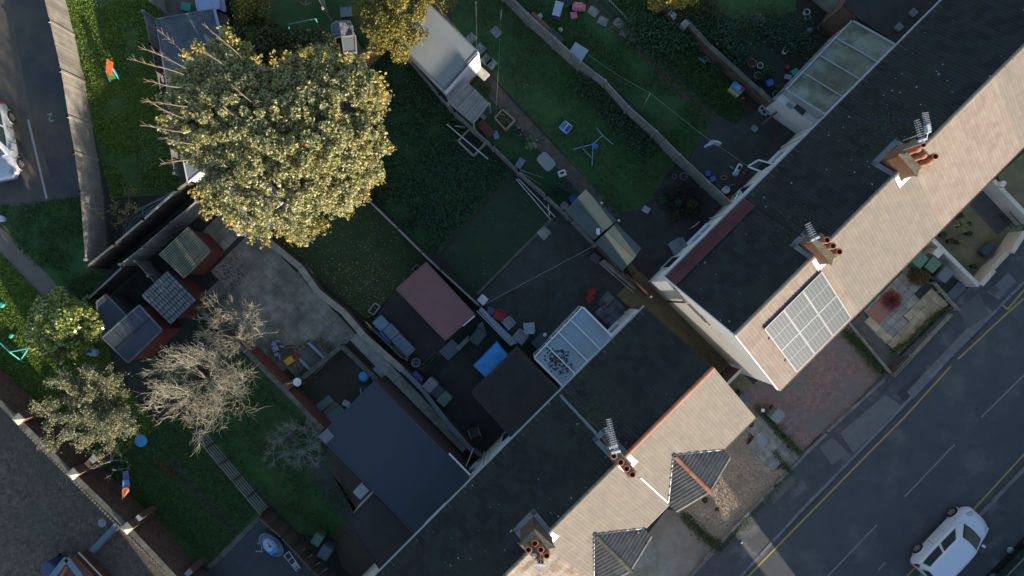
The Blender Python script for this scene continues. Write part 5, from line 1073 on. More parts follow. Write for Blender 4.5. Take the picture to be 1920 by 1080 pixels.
# cut branches lying on the dark fence
b = MB()
for i in range(7): 
    p = W3(232+random.uniform(-4, 8), 460+random.uniform(-6, 10), .5); q = W3(330+random.uniform(-8, 6), 362+random.uniform(-8, 8), 1.0); m_ = (p+q)/2+Vector((random.uniform(-.6, -.1), random.uniform(.1, .6), .3)); b.tube([p, p.lerp(m_, .5)+Vector((-.15, .2, .1)), m_, q], .015, 4)
b.build('cut_branches', TWIGG, label='long cut stems bent along the dark fence corner', cat='branches')
# undergrowth, tufts and leaf litter: nobody could count them
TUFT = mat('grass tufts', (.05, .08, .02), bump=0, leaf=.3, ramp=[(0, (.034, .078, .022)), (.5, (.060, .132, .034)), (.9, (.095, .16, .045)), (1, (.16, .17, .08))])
TUFTL = mat('sunlit colour tufts', (.05, .08, .02), bump=0, leaf=.45, ramp=[(0, (.09, .16, .03)), (.5, (.19, .32, .05)), (.9, (.31, .41, .09)), (1, (.42, .44, .18))])  # tufts lightened so the sun on these lawns sits in their colour
WEED = mat('weeds', (.05, .08, .02), bump=0, leaf=.3, ramp=[(0, (.032, .075, .034)), (.6, (.062, .135, .058)), (.95, (.10, .18, .085)), (1, (.24, .24, .12))])
LITTER = mat('leaf litter', (.3, .2, .1), bump=0, ramp=[(0, (.09, .070, .035)), (.4, (.17, .135, .06)), (.8, (.26, .20, .08)), (1, (.36, .33, .25))])
def ground_scatter(name, px, n, size, m, up=.08, h=.03, zj=.03, clumpy=0):
    poly = PW(px); P_ = scatter(poly, n, h)
    if clumpy:
        keep = [noise.noise(Vector((p[0]*clumpy, p[1]*clumpy, 3.1)))+random.uniform(-.35, .35) > -.02 for p in P_]; P_ = P_[np.array(keep)]
    P_[:, 2] += rng.random(len(P_))*zj; np_quads(name, leaf_corners(P_, size, up=up), m, kind='stuff')
ground_scatter('grass_tufts', [(835, 0), (905, -20), (944, 2), (1170, 214), (1267, 308), (1222, 372), (1150, 400), (1010, 235), (930, 150)], 9000, .085, TUFT, .1, clumpy=.6)
ground_scatter('grass_tufts', [(950, -10), (1110, -8), (1190, 75), (1345, 215), (1290, 300), (1180, 190)], 9000, .085, TUFT, .1, clumpy=.7)
ground_scatter('grass_tufts', [(1140, 0), (1230, 0), (1275, 60), (1400, 190), (1378, 232), (1345, 212), (1200, 75)], 9000, .10, TUFT, .1, h=.05)
ground_scatter('weeds', [(700, 120), (735, 90), (830, 200), (955, 328), (822, 474), (700, 370), (680, 300)], 30000, .105, WEED, .5, h=.05, zj=.12, clumpy=.9)
ground_scatter('weeds', [(800, 300), (900, 270), (952, 330), (880, 410), (800, 440)], 12000, .10, mat('fresh weeds', (.05, .08, .02), bump=0, leaf=.3, ramp=[(0, (.036, .09, .040)), (1, (.08, .16, .08))]), .6, h=.12, zj=.12, clumpy=1.1)
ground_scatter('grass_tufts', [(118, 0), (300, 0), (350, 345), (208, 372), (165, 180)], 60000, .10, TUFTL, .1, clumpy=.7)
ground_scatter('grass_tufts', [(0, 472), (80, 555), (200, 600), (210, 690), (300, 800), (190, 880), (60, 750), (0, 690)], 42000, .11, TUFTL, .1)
ground_scatter('grass_tufts', [(0, 385), (170, 366), (195, 500), (205, 570), (115, 560), (0, 424)], 9000, .09, TUFT, .1, clumpy=.8)
ground_scatter('grass_tufts', [(190, 880), (270, 790), (345, 775), (495, 945), (396, 1055)], 16000, .075, TUFT, .1)
ground_scatter('grass_tufts', [(430, 660), (600, 820), (690, 985), (640, 1010), (505, 942), (360, 790)], 9000, .08, TUFT, .1, clumpy=.8)
ground_scatter('leaf_litter', [(512, 455), (600, 380), (680, 364), (800, 490), (745, 545), (690, 600)], 900, .075, LITTER, 2)
ground_scatter('leaf_litter', [(600, 500), (720, 480), (745, 545), (690, 600), (650, 570)], 500, .08, LITTER, 2)
ground_scatter('leaf_litter', [(200, 100), (290, 60), (350, 345), (208, 372)], 500, .07, LITTER, 2)
ground_scatter('leaf_litter', [(690, 115), (735, 80), (960, 328), (822, 478), (690, 362)], 260, .08, LITTER, 2)
ground_scatter('leaf_litter', [(835, -10), (944, 2), (1267, 308), (1150, 400), (930, 150)], 110, .07, LITTER, 2)
ground_scatter('leaf_litter', [(190, 880), (345, 775), (700, 985), (640, 1010), (396, 1055)], 130, .07, LITTER, 2)
ground_scatter('leaf_litter', [(430, 470), (512, 455), (760, 690), (880, 850), (850, 860), (560, 715), (380, 566)], 200, .07, DLEAF, 2)
ground_scatter('leaf_litter', [(925, 520), (1030, 430), (1120, 500), (1180, 560), (1060, 640), (960, 640)], 240, .05, LITTER, 2)
ground_scatter('leaf_litter', [(956, 332), (1028, 411), (893, 545), (830, 480)], 70, .06, LITTER, 2)
ground_scatter('dead_leaves', [(385, 520), (440, 470), (470, 520), (400, 575)], 300, .08, DLEAF, 2)
# beds and verge strips
def bed_strip(name, pts, wd, n, size, m, h=.1, zj=.15, kind='stuff'):
    P_ = []
    for _ in range(n):
        k = random.randrange(len(pts)-1); f_ = random.random(); p = W3(*lerp2(pts[k], pts[k+1], f_), 0); P_.append((p.x+random.gauss(0, wd), p.y+random.gauss(0, wd), h+random.random()*zj))
    np_quads(name, leaf_corners(np.array(P_), size, up=.4), m, kind=kind)
GW = mat('bright weeds', (.1, .15, .04), bump=0, leaf=.3, ramp=[(0, (.04, .07, .02)), (.6, (.085, .13, .035)), (1, (.16, .18, .07))])
bed_strip('verge_weeds', [(1418, 762), (1460, 810), (1500, 850)], .10, 1600, .08, GW)
bed_strip('verge_weeds', [(1580, 620), (1610, 650), (1650, 700)], .12, 1500, .08, GW)
bed_strip('verge_weeds', [(1668, 660), (1700, 640), (1740, 600), (1770, 578)], .08, 1100, .08, GW)
bed_strip('verge_weeds', [(1276, 960), (1305, 990), (1330, 1012), (1345, 1022)], .13, 1400, .09, GW)
bed_strip('verge_weeds', [(1345, 1035), (1400, 975), (1480, 885)], .06, 700, .07, GW)
bed_strip('verge_weeds', [(1450, 845), (1470, 870), (1482, 885)], .08, 300, .08, GW)
bed_strip('border_weeds', [(1085, 155), (1130, 200), (1170, 240), (1215, 290)], .28, 5200, .10, WEED, h=.12, zj=.35)
bed_strip('border_weeds', [(1100, 150), (1150, 200)], .15, 500, .08, GW, h=.3, zj=.3)
bed_strip('border_weeds', [(1180, 50), (1230, 80), (1290, 60), (1330, 50), (1370, 80)], .45, 8000, .11, WEED, h=.15, zj=.6)
bed_strip('border_weeds', [(1260, 20), (1300, 15), (1330, 40)], .35, 1800, .11, mat('rusty weeds', (.1, .1, .04), bump=0, leaf=.3, ramp=[(0, (.05, .055, .02)), (.7, (.10, .095, .03)), (1, (.16, .12, .04))]), h=.3, zj=.6)
bed_strip('border_weeds', [(1240, 372), (1280, 365), (1300, 385), (1262, 400)], .32, 1900, .09, mat('plum border leaves', (.05, .04, .03), bump=0, leaf=.3, ramp=[(0, (.030, .026, .020)), (.7, (.055, .045, .032)), (1, (.11, .09, .06))]), h=.1, zj=.25)
bed_strip('border_weeds', [(700, 330), (720, 360)], .25, 1500, .09, GW, h=.2, zj=.3)
bed_strip('border_weeds', [(1400, 50), (1440, 40), (1470, 60), (1510, 90)], .4, 4200, .09, WEED, h=.2, zj=.4)
bed_strip('border_weeds', [(1365, 60), (1390, 85), (1370, 110)], .35, 2600, .10, WEED, h=.25, zj=.5)
bed_strip('wall_ivy', [(650, 655), (700, 712), (770, 790), (850, 862)], .06, 1200, .07, DLEAF, h=.05, zj=.4)
bed_strip('border_litter', [(515, 660), (548, 655), (600, 640), (625, 660)], .16, 1100, .07, LITTER, h=.05, zj=.05)
bed_strip('border_litter', [(560, 690), (585, 712), (570, 705)], .18, 900, .07, LITTER, h=.05, zj=.06)
bed_strip('wall_moss', [(290, 858), (312, 880), (330, 890)], .06, 250, .06, mat('red berries', (.3, .05, .03), bump=0, ramp=[(0, (.06, .05, .02)), (.6, (.30, .05, .03)), (1, (.35, .10, .04))]), h=.05, zj=.1)
def plant(name, label, px, h, r, n, m, size=.10, cat='plant', group=None):
    x, y = W(*px, h*.6); P_ = rng.normal(0, 1, (n, 3)); P_ /= np.linalg.norm(P_, axis=1)[:, None]; P_ *= (.5+.5*rng.random(n))[:, None]*np.array([r, r, h*.5]); P_ += np.array([x, y, h*.55])
    P_[:, 2] = np.maximum(P_[:, 2], .03); return np_quads(name, leaf_corners(P_, size, up=.6), m, label=label, cat=cat, group=group)
def spiky(name, label, px, r, n, m, h=.35, wd=.035, z0=.0):
    c = W3(*px, z0+.1); b = MB()
    for i in range(n):
        a = random.uniform(0, 2*math.pi); el = random.uniform(.15, 1.2); d = Vector((math.cos(a), math.sin(a), 0)); s_ = Vector((-d.y, d.x, 0))*wd/2
        L_ = r*random.uniform(.75, 1.1); p1 = c+d*L_*.5*math.cos(el*.7)+Vector((0, 0, L_*.6*math.sin(el))); p2 = c+d*L_*math.cos(el*.6)+Vector((0, 0, L_*.75*math.sin(el)-.1))
        b.add([c-s_, c+s_, p1+s_, p1-s_, p2], [(0, 1, 2, 3), (3, 2, 4)])
    return b.build(name, m, label=label, cat='plant')
REDL = mat('red spiky leaves', (.2, .02, .03), bump=0, leaf=.3, rough=.5, ramp=[(0, (.09, .022, .022)), (.6, (.20, .035, .04)), (1, (.30, .09, .08))]); GRL = mat('pale spiky leaves', (.2, .25, .1), bump=0, leaf=.3, rough=.5, ramp=[(0, (.09, .13, .04)), (.6, (.20, .23, .10)), (1, (.32, .34, .18))])
spiky('cordyline', 'large dark red spiky plant on the red slab in the paved front garden', (1670, 563), .62, 190, REDL)
spiky('yucca', 'pale green spiky plant in a pot in the mossy front yard', (1800, 424), .48, 70, GRL, z0=.3)
spiky('red_tipped_grass', 'red tipped grassy plant in the corner of the white stepped wall', (1808, 515), .34, 60, mat('red tipped leaves', (.3, .1, .05), bump=0, leaf=.3, ramp=[(0, (.30, .05, .04)), (.5, (.28, .2, .08)), (1, (.16, .2, .07))]))
plant('shrub', 'brown and olive rounded shrub beside the green wheelie bins', (1724, 518), 1.1, .50, 2200, mat('brown shrub leaves', (.1, .08, .04), bump=0, leaf=.3, ramp=[(0, (.06, .045, .025)), (.6, (.12, .095, .045)), (1, (.20, .17, .07))]), .08, 'shrub')
plant('flower_clump', 'small yellow flowering plant in a pot in the mossy yard', (1800, 453), .4, .12, 200, mat('yellow flowers', (.5, .4, .02), bump=0, ramp=[(0, (.12, .16, .03)), (.4, (.5, .38, .03)), (1, (.6, .5, .05))]), .06)
plant('leafy_plant', 'pale yellow green big leaved plant beside the earth path', (995, 266), .5, .36, 46, mat('pale big leaves', (.3, .35, .12), bump=0, leaf=.3, ramp=[(0, (.12, .16, .06)), (.5, (.27, .30, .12)), (1, (.36, .38, .18))]), .20)
for i, (x, y, r_, h_, m_, lb) in enumerate([(1298, 382, .30, .5, GW, 'bright green shrub nearest the concrete fence in the dark bed'), (1266, 405, .26, .4, GW, 'lower green shrub in the dark bed by the white house'), (1243, 375, .24, .4, WEED, 'dull grey green shrub at the left of the dark bed'), (1272, 380, .2, .4, WEED, 'middle green shrub of the dark bed'),
        (1298, 398, .3, .5, LV_D, 'dark shrub against the concrete fence foot'), (1420, 38, .42, .7, mat('silver leaves', (.2, .25, .2), bump=0, leaf=.3, ramp=[(0, (.06, .09, .05)), (.6, (.14, .17, .12)), (1, (.34, .36, .30))]), 'silver leaved shrub in the potting yard'), (1475, 47, .34, .6, WEED, 'green shrub under the grimy glass roof edge'),
        (1392, 62, .5, .9, mat('bronze leaves', (.1, .08, .04), bump=0, leaf=.3, ramp=[(0, (.05, .05, .02)), (1, (.13, .11, .05))]), 'bronze green bush above the brick wall'), (1440, 132, .3, .5, WEED, 'green plant beside the large round pots'), (1430, 145, .22, .4, GW, 'trailing plant beside the blue crate'),
        (1462, 165, .25, .5, GW, 'leafy plant by the wheel hoop at the glass roof corner'), (1344, 128, .35, .5, WEED, 'tangled green plant on the brick wall top'), (738, 12, .8, 1.4, LV_Y, 'yellow green bush by the top edge left of the workshop'), (830, -5, .8, 1.5, LV_Y, 'orange green hedge at the top edge beyond the workshop'),
        (1040, 352, .25, .6, WEED, 'thin climbing plant tied to the fence stay'), (912, 165, .28, .4, GW, 'green clump between the shelter and the earth path'), (1408, 795, .16, .3, mat('red heather', (.2, .08, .04), bump=0, ramp=[(0, (.2, .07, .04)), (1, (.13, .13, .04))]), 'small red and green plant on the front slabs'), (1322, 938, .14, .2, GW, 'little green tuft in the pebbles'), (1345, 955, .1, .2, GW, 'tiny green tuft further into the pebbles')]):
    plant('shrub' if r_ > .25 else 'plant', lb, (x, y), h_, r_, int(1500*r_), m_, .085, 'shrub' if r_ > .25 else 'plant')
# ---------------------------------------------------------------- small things in the gardens
def loc(px, h=0.0): x, y = W(*px, h*.5); return (x, y, 0)
def wheelie(label, px, rot, body, lid=None, s=1.0, z=.0, group='wheelie bins'):
    t = thing('wheelie_bin', label, 'bin', (*W(*px, 1.05), z), rot, group); w_, d_, h_ = .56*s, .68*s, 1.0*s
    b = MB(); b.add([(-w_*.38, -d_*.36, .05), (w_*.38, -d_*.36, .05), (w_*.38, d_*.36, .05), (-w_*.38, d_*.36, .05), (-w_*.47, -d_*.46, h_*.94), (w_*.47, -d_*.46, h_*.94), (w_*.47, d_*.46, h_*.94), (-w_*.47, d_*.46, h_*.94)], [(3, 2, 1, 0), (0, 1, 5, 4), (1, 2, 6, 5), (2, 3, 7, 6), (3, 0, 4, 7), (4, 5, 6, 7)])
    b.build('body', body, t, world=False, bevel=.02)
    b = MB(); b.add([(-w_*.5, -d_*.5, h_*.95), (w_*.5, -d_*.5, h_*.95), (w_*.5, d_*.5, h_*1.0), (-w_*.5, d_*.5, h_*1.0), (-w_*.42, -d_*.44, h_*1.01), (w_*.42, -d_*.44, h_*1.01), (w_*.42, d_*.42, h_*1.06), (-w_*.42, d_*.42, h_*1.06)], [(3, 2, 1, 0), (0, 1, 5, 4), (1, 2, 6, 5), (2, 3, 7, 6), (3, 0, 4, 7), (4, 5, 6, 7)])
    b.build('lid', lid or body, t, world=False, bevel=.02); MB().tube([(-w_*.4, d_*.54, h_*.97), (w_*.4, d_*.54, h_*.97)], .018).build('handle', body, t, world=False)
    for s_ in (-1, 1): MB().tube([(s_*w_*.36, d_*.36, .12), (s_*w_*.46, d_*.36, .12)], .11, 12).build('wheel', BLACK, t, world=False)
    return t
wheelie('square green bin tucked against the front eave above the brown shrub', (1727, 488), R(-40), GREENB)
wheelie('square green bin on the right of the pair by the white side wall', (1751, 497), R(-40), GREENB)
wheelie('grey bin behind the low rails by the white side wall', (1775, 515), R(-40), plain('blue grey bin plastic', (.105, .13, .16)))
wheelie('light grey bin standing on the herringbone driveway', (1460, 781), R(-38), plain('grey bin plastic', (.20, .225, .245)), s=.95)
wheelie('green bin above the grey one beside the brown panel fence', (593, 1015), R(-32), GREENB, s=.9)
wheelie('slate grey bin under the green one beside the brown panel fence', (609, 1037), R(-32), plain('slate bin plastic', (.075, .09, .13)), s=1.05)
wheelie('pinkish grey lidded bin, top of the row of three by the side path wall', (806, 723), R(-42), plain('pink grey plastic', (.22, .20, .22)))
wheelie('dark open topped bin, middle of the row of three by the side path wall', (819, 736), R(-42), DGREY, s=.9)
wheelie('green bin, bottom of the row of three by the side path wall', (833, 749), R(-42), GREENB)
wheelie('dark slatted crate shaped bin by the plank bench', (895, 632), R(-38), plain('dark green grey plastic', (.045, .06, .065)), s=1.1)
wheelie('blue bin at the bottom left by the brick porch', (88, 1068), R(-35), plain('navy bin plastic', (.035, .07, .16)))
wheelie('dark teal lidded bin against the alley end of the front wall', (1396, 749), R(35), plain('teal grey plastic', (.06, .11, .11)), s=.8)
def lawnbox(name, label, cat, px, dims, rot, m, h=None, bev=.02, lid=None, group=None, z=0):
    hh = dims[2]; t = thing(name, label, cat, (*W(*px, hh), z), rot, group)
    MB().box((0, 0, hh*.45), (dims[0]*.96, dims[1]*.96, hh*.9), 0).build('body', m, t, world=False, bevel=bev)
    MB().box((0, 0, hh*.95), (dims[0], dims[1], hh*.1), 0).build('lid', lid or m, t, world=False, bevel=bev*.7); return t
lawnbox('storage_box', 'long low pale lidded box lying by the fence on the shed garden grass', 'box', (975, 306), (.52, .34, .45), R(58), plain('slate box', (.17, .20, .26)))
lawnbox('pallet_sheet', 'dark reflective sheet stacked left of the crumpled store', 'sheet', (649, 22), (.6, .5, .1), R(4), GREYP)
lawnbox('storage_box', 'white cube by the side of the dark bed', 'box', (1212, 393), (.36, .32, .3), R(-30), LGREY)
lawnbox('storage_box', 'small dark brown compost box against the alley fence', 'box', (1116, 484), (.46, .42, .5), R(-35), plain('brown grey box', (.09, .075, .075)))
lawnbox('storage_box', 'long dark teal box with a round pale lid on top beside the conservatory', 'box', (1013, 640), (.78, .56, .6), R(45), plain('dark teal box', (.045, .085, .095)))
o = MB().lathe((*W(1022, 628, .65), .61), [(.10, 0), (.10, .03), (.06, .05)], 14).build('pot_lid', WHP); props(o, 'round pale lid on the dark teal box', 'lid')
lawnbox('cushion_box', 'dark purple box between the white stool and the red chair', 'box', (920, 583), (.40, .36, .35), R(-20), plain('purple grey plastic', (.10, .085, .20)))
lawnbox('stool', 'white square stool by the end of the clothes line', 'stool', (905, 562), (.42, .42, .5), R(-40), WHP)
lawnbox('notice_sheet', 'pale board leaning by the red planks', 'board', (930, 253), (.25, .42, .06), R(15), plain('pale blue board', (.25, .30, .38)))
lawnbox('paving_stack', 'blue grey paving slab stack at the corner of the slabbed yard', 'slabs', (1141, 562), (.55, .35, .15), A45, SLABD)
lawnbox('doormat', 'salmon board with two small white squares leaning by the white outbuilding', 'board', (384, 404), (.62, .5, .05), R(-42), plain('salmon board', (.27, .19, .16), .9))
for dx, dy in ((0, -2), (5, 3)): props(MB().box(W3(380+dx, 402+dy, .07), (.12, .10, .01), R(-42)).build('white_square', WHP), 'small white square on the salmon board, ' + ('upper' if dx == 0 else 'lower'), 'tile')
# raised beds and planters
def raised(label, quad, h, m, name='raised_bed', fill=SOIL, wd=.09, stuffn=60, stuffm=None):
    q = PW(quad, h); c = cen(q); t = thing(name, label, 'planter', (*c, 0)); n_ = len(q)
    for i in range(n_): MB().beam((*q[i], h/2), (*q[(i+1) % n_], h/2), wd, h).build('board', m, t)
    MB().poly(inset(q, .04), h-.08).build('soil', fill, t)
    P_ = scatter(inset(q, .12), stuffn, h-.02); P_[:, 2] += rng.random(len(P_))*.15; np_quads('leaves', leaf_corners(P_, .10, up=.5), stuffm or WEED, t); return t
raised('pink new timber raised bed beside the earth path', [(942, 205), (965, 225), (948, 243), (928, 221)], .35, WOODN, stuffn=60, stuffm=LITTER)
raised('grey timber raised bed of dead stems under the white pole', [(880, 242), (910, 268), (888, 292), (859, 264)], .35, WOOD, stuffn=220, stuffm=DLEAF)
raised('narrow planter of green growth at the foot of the deck', [(817, 660), (826, 668), (795, 698), (786, 690)], .35, WOODB, stuffn=200, stuffm=WEED, wd=.05)
raised('brown timber step box below the narrow green planter', [(829, 671), (837, 678), (806, 706), (798, 699)], .2, WOODD, stuffn=2, wd=.05)
raised('small pale framed planter on the worn lawn beside the deck', [(703, 568), (712, 575), (700, 590), (690, 584)], .25, WOOD, stuffn=10, wd=.06)
raised('little square planter frame behind the covered sofa', [(706, 611), (712, 616), (706, 623), (700, 618)], .3, WOODL, stuffn=8, wd=.04)
raised('white framed open box against the red brown cabin back', [(782, 496), (789, 503), (782, 512), (772, 505)], .25, WOOD, stuffn=4, wd=.04)
# pots and hoops
def pot(label, px, r, m, h=.3, fillm=SOIL, leaf=None, n=30, name='plant_pot', ringonly=False, group=None, lsz=.09):
    t = thing(name, label, 'pot', loc(px, h), 0, group)
    MB().lathe((0, 0, 0), [(r*.7, 0), (r*.95, h*.9), (r*1.04, h*.92), (r*1.04, h), (r*.90, h), (r*.86, h*.85)], 18, close=False).build('rim', m, t, world=False, smooth=True, sharp=40)
    MB().lathe((0, 0, h*.84), [(r*.87, 0), (.001, .0)], 18, close=False).build('soil', fillm, t, world=False)
    if leaf:
        o_ = np.array(t.location); P_ = rng.normal(0, 1, (n, 3)); P_ /= np.linalg.norm(P_, axis=1)[:, None]; P_ *= np.array([r*1.1, r*1.1, .16]); P_[:, 2] = np.abs(P_[:, 2])+h; np_quads('leaves', leaf_corners(P_+o_, lsz, up=.5), leaf, t)
    return t
PG = 'pots in the potting yard'
for a in [('large brown rimmed pot in the potting yard', (1408, 120), .22, TERRA, .34), ('small white rimmed pot next to the large brown one', (1424, 124), .15, WHP, .25), ('round grey pot sunk among plants beside the pale trough', (1452, 65), .19, CPOST, .3), ('pale hoop shaped pot below the small white one', (1419, 143), .18, BEIGE, .3),
          ('white rimmed pot furthest to the upper right of the potting yard', (1511, 24), .15, WHP, .3), ('pale pot just under the upper right white one', (1513, 34), .13, CPOST, .3), ('grey hoop pot by the leafy corner of the grimy glass roof', (1454, 178), .19, GREYP, .3),
          ('small round pot at the top of the potting yard', (1325, 2), .1, TERRA, .2), ('terracotta pot among the silver leaves', (1448, 33), .16, TERRA, .25), ('brown edged pot low in the border near the glass roof', (1466, 70), .17, TERRA, .25), ('half hidden pale pot beside the white trough', (1474, 72), .12, WHP, .2), ('dark pot half covered by leaves right of the white stones', (1478, 90), .15, BLACK, .3),
          ('dark round pot by the plastic troughs', (1342, 80), .19, BLACK, .3), ('low brown tub near the plastic troughs', (1376, 70), .16, DGREY, .3)]:
    pot(a[0], a[1], a[2], a[3], a[4], leaf=WEED if random.random() < .6 else None, n=24, group=PG)
pot('black pot with dry stalks beside the pink raised bed', (972, 249), .19, BLACK, .32, leaf=LITTER, n=14)
pot('round hose reel hoop by the concrete fence, upper', (1281, 331), .19, GREYP, .14, group='hoops by the concrete fence'); pot('small dark hoop left of the two others by the concrete fence', (1264, 331), .12, GREYP, .16); pot('dark square planter by the hoops', (1290, 338), .13, DGREY, .2)
pot('terracotta pot lying on the wall end of the worn lawn', (657, 592), .15, TERRA, .32)
for lb, px, r_ in [('round black pot at the top of the mossy front yard', (1797, 405), .14), ('dark pot with small leaves right of the spiky plant', (1812, 420), .13), ('dark pot below the spiky plant on its right', (1815, 438), .13), ('dark pot at the left of the mossy yard group', (1766, 440), .16), ('pot of pale green leaves in the mossy yard group', (1780, 452), .15), ('black pot holding the yellow flowers', (1794, 454), .13), ('round pot beside the stepped white wall', (1824, 499), .12), ('dark pot under the pale spiky plant', (1800, 426), .17)]:
    pot(lb, px, r_, BLACK, .3, leaf=GW, n=22, group='black pots in the mossy yard')
raised('small white planter of green leaves by the front eave', [(1755, 465), (1763, 461), (1767, 470), (1758, 474)], .2, UPVC, stuffn=40, stuffm=GW, wd=.03)
props(MB().box(W3(1850, 468, .25), (.75, .5, .42), R(48)).build('net_bundle', mat('dark netting', (.05, .09, .10), (.025, .04, .045), scale=20, bump=1.0, bscale=14, bdist=.1), bevel=.12), 'dark blue green netted bundle against the white stepped wall', 'bundle')
# troughs
def trough(label, px, L_, wd, rot, m, leaf=None, h=.25, name='trough', inner=SOIL):
    t = thing(name, label, 'trough', loc(px, h), rot); b = MB(); n_ = 20
    def ov(s_, z): return [(math.copysign(abs(math.cos(a))**.5, math.cos(a))*L_/2*s_, math.copysign(abs(math.sin(a))**.5, math.sin(a))*wd/2*s_, z) for a in [2*math.pi*k/n_ for k in range(n_)]]
    R_ = [ov(.86, 0), ov(1, h), ov(.84, h), ov(.80, h*.5)]; vs = sum(R_, []); fs = [(j*n_+k, j*n_+(k+1) % n_, (j+1)*n_+(k+1) % n_, (j+1)*n_+k) for j in range(3) for k in range(n_)]
    b.add(vs, fs).build('body', m, t, world=False, smooth=True, sharp=45); MB().add(ov(.82, h*.55), [tuple(range(n_))]).build('soil', inner, t, world=False)
    if leaf: o_ = np.array(t.location); P_ = rng.normal(0, 1, (30, 3))*np.array([wd*.3, wd*.3, .04]); P_[:, 2] += h*.8; np_quads('leaves', leaf_corners(P_+o_, .08, up=.6), leaf, t)
    return t
trough('long white trough of green plants in the potting yard', (1475, 92), .66, .24, R(50), WHP, leaf=GW)
trough('pale empty trough, upper of the two beside the white lid', (1399, 79), .58, .22, R(-45), WHP, inner=BLACK)
trough('pale empty trough, lower of the two beside the white lid', (1391, 83), .44, .20, R(-45), WHP, inner=BLACK)
trough('pale trough at the end of the potting yard bed', (1432, 60), .36, .18, R(-30), GREYP)
lawnbox('plastic_lid', 'pale rounded plastic lid beside the two empty troughs', 'lid', (1379, 93), (.48, .40, .12), R(-45), plain('ice plastic', (.42, .47, .56)))
trough('shallow pale round edged tray on the far patio', (1414, 241), .34, .28, R(-40), plain('pale tray', (.30, .34, .40)), h=.12, inner=GREYP)
t = thing('garden_table', 'pale grey rounded table top on the shed garden grass', 'table', (*W(1024, 303, .5), 0), R(-48)); b = MB(); n_ = 24
vs = [(math.copysign(abs(math.cos(a))**.45, math.cos(a))*.46, math.copysign(abs(math.sin(a))**.45, math.sin(a))*.32) for a in [2*math.pi*k/n_ for k in range(n_)]]
b.prism(vs, .48, .52).build('top', plain('grubby top', (.27, .28, .27), .7, .2), t, world=False)
for x in (-.3, .3):
    for y in (-.2, .2): MB().tube([(x, y, 0), (x*.9, y*.9, .48)], .02).build('leg', GREYP, t, world=False)
# chairs
def garden_chair(label, px, rot, m, s=1.0, seatm=None, name='garden_chair', recl=.18, arm=True, group=None, h=.44):
    t = thing(name, label, 'chair', (*W(*px, .5), 0), rot, group); w_ = .46*s
    MB().box((0, 0, h), (w_, w_, .035)).build('seat', seatm or m, t, world=False, bevel=.01)
    MB().box((0, w_*.55, h+.24*s), (w_, .035, .46*s), 0, tilt=Matrix.Rotation(-recl, 3, 'X')).build('backrest', seatm or m, t, world=False, bevel=.01)
    for x in (-1, 1):
        for y in (-1, 1): MB().tube([(x*w_*.52, y*w_*.5, 0), (x*w_*.45, y*w_*.42, h)], .018).build('leg', m, t, world=False)
        if arm:
            MB().box((x*w_*.55, 0, h+.22), (.045, w_*1.05, .03)).build('armrest', m, t, world=False)
            MB().tube([(x*w_*.55, -w_*.45, h), (x*w_*.55, -w_*.45, h+.21)], .016).build('arm_post', m, t, world=False)
    return t
garden_chair('red chair under the clothes line end', (937, 592), R(-25), REDP)
garden_chair('pale grey chair tipped beside the red one', (953, 606), R(-50), plain('faded plastic', (.30, .36, .38)))
garden_chair('white armed plastic chair alone by the conservatory', (992, 614), R(185), plain('ivory plastic', (.38, .45, .46)))
garden_chair('pale square chair at the corner of the dark lean-to roof', (975, 632), R(-40), LGREY, s=1.15)
garden_chair('pale framed chair by the house end of the side path', (890, 811), R(20), GREYP, seatm=DGREY)
garden_chair('grey slatted deck chair near the white house wall', (1268, 462), R(-60), plain('slate slats', (.22, .25, .28)), s=1.25)
garden_chair('white framed dark seated chair on the worn yard', (687, 733), R(190), plain('cream tube', (.40, .38, .32)), seatm=DGREY, s=.95)
garden_chair('dark framed open chair by the white house kitchen wall', (1309, 430), R(-52), BEIGE, seatm=BLACK, s=1.05)
garden_chair('small red child chair, upper of two by the slabbed yard', (1110, 548), R(10), REDP, s=.62, group='two small red chairs', h=.25)
garden_chair('small red child chair, lower of two by the slabbed yard', (1107, 560), R(40), REDP, s=.62, group='two small red chairs', h=.25)
# play slide: orange steps and blue frame
t = thing('toy_slide', 'little orange, green and blue slide chair on the sunny lawn', 'toy', (*W(207, 130), 0), 0)
SB = plain('sky blue tube', (.10, .42, .75))
MB().beam(W3(206, 113, .85), W3(204, 134, .50), .34, .04).build('slide', ORP, t)
MB().beam(W3(204, 133, .50), W3(206, 141, .42), .30, .03).build('slide', ORP, t)
for i in range(3): MB().beam(W3(202+i*1.5, 142+i*3, .40-.09*i), W3(214+i*1.5, 139+i*3, .40-.09*i), .10, .03).build('step', GRNP, t)
for x0, x1 in (((199, 132), (207, 153)), ((211, 128), (224, 149))): MB().beam(W3(*x0, .55), W3(*x1, .05), .05, .10).build('rail', SB, t)
for x, y in ((200, 118), (210, 116)): MB().tube([W3(x, y, .8), W3(x, y, 0)], .025).build('leg', SB, t)
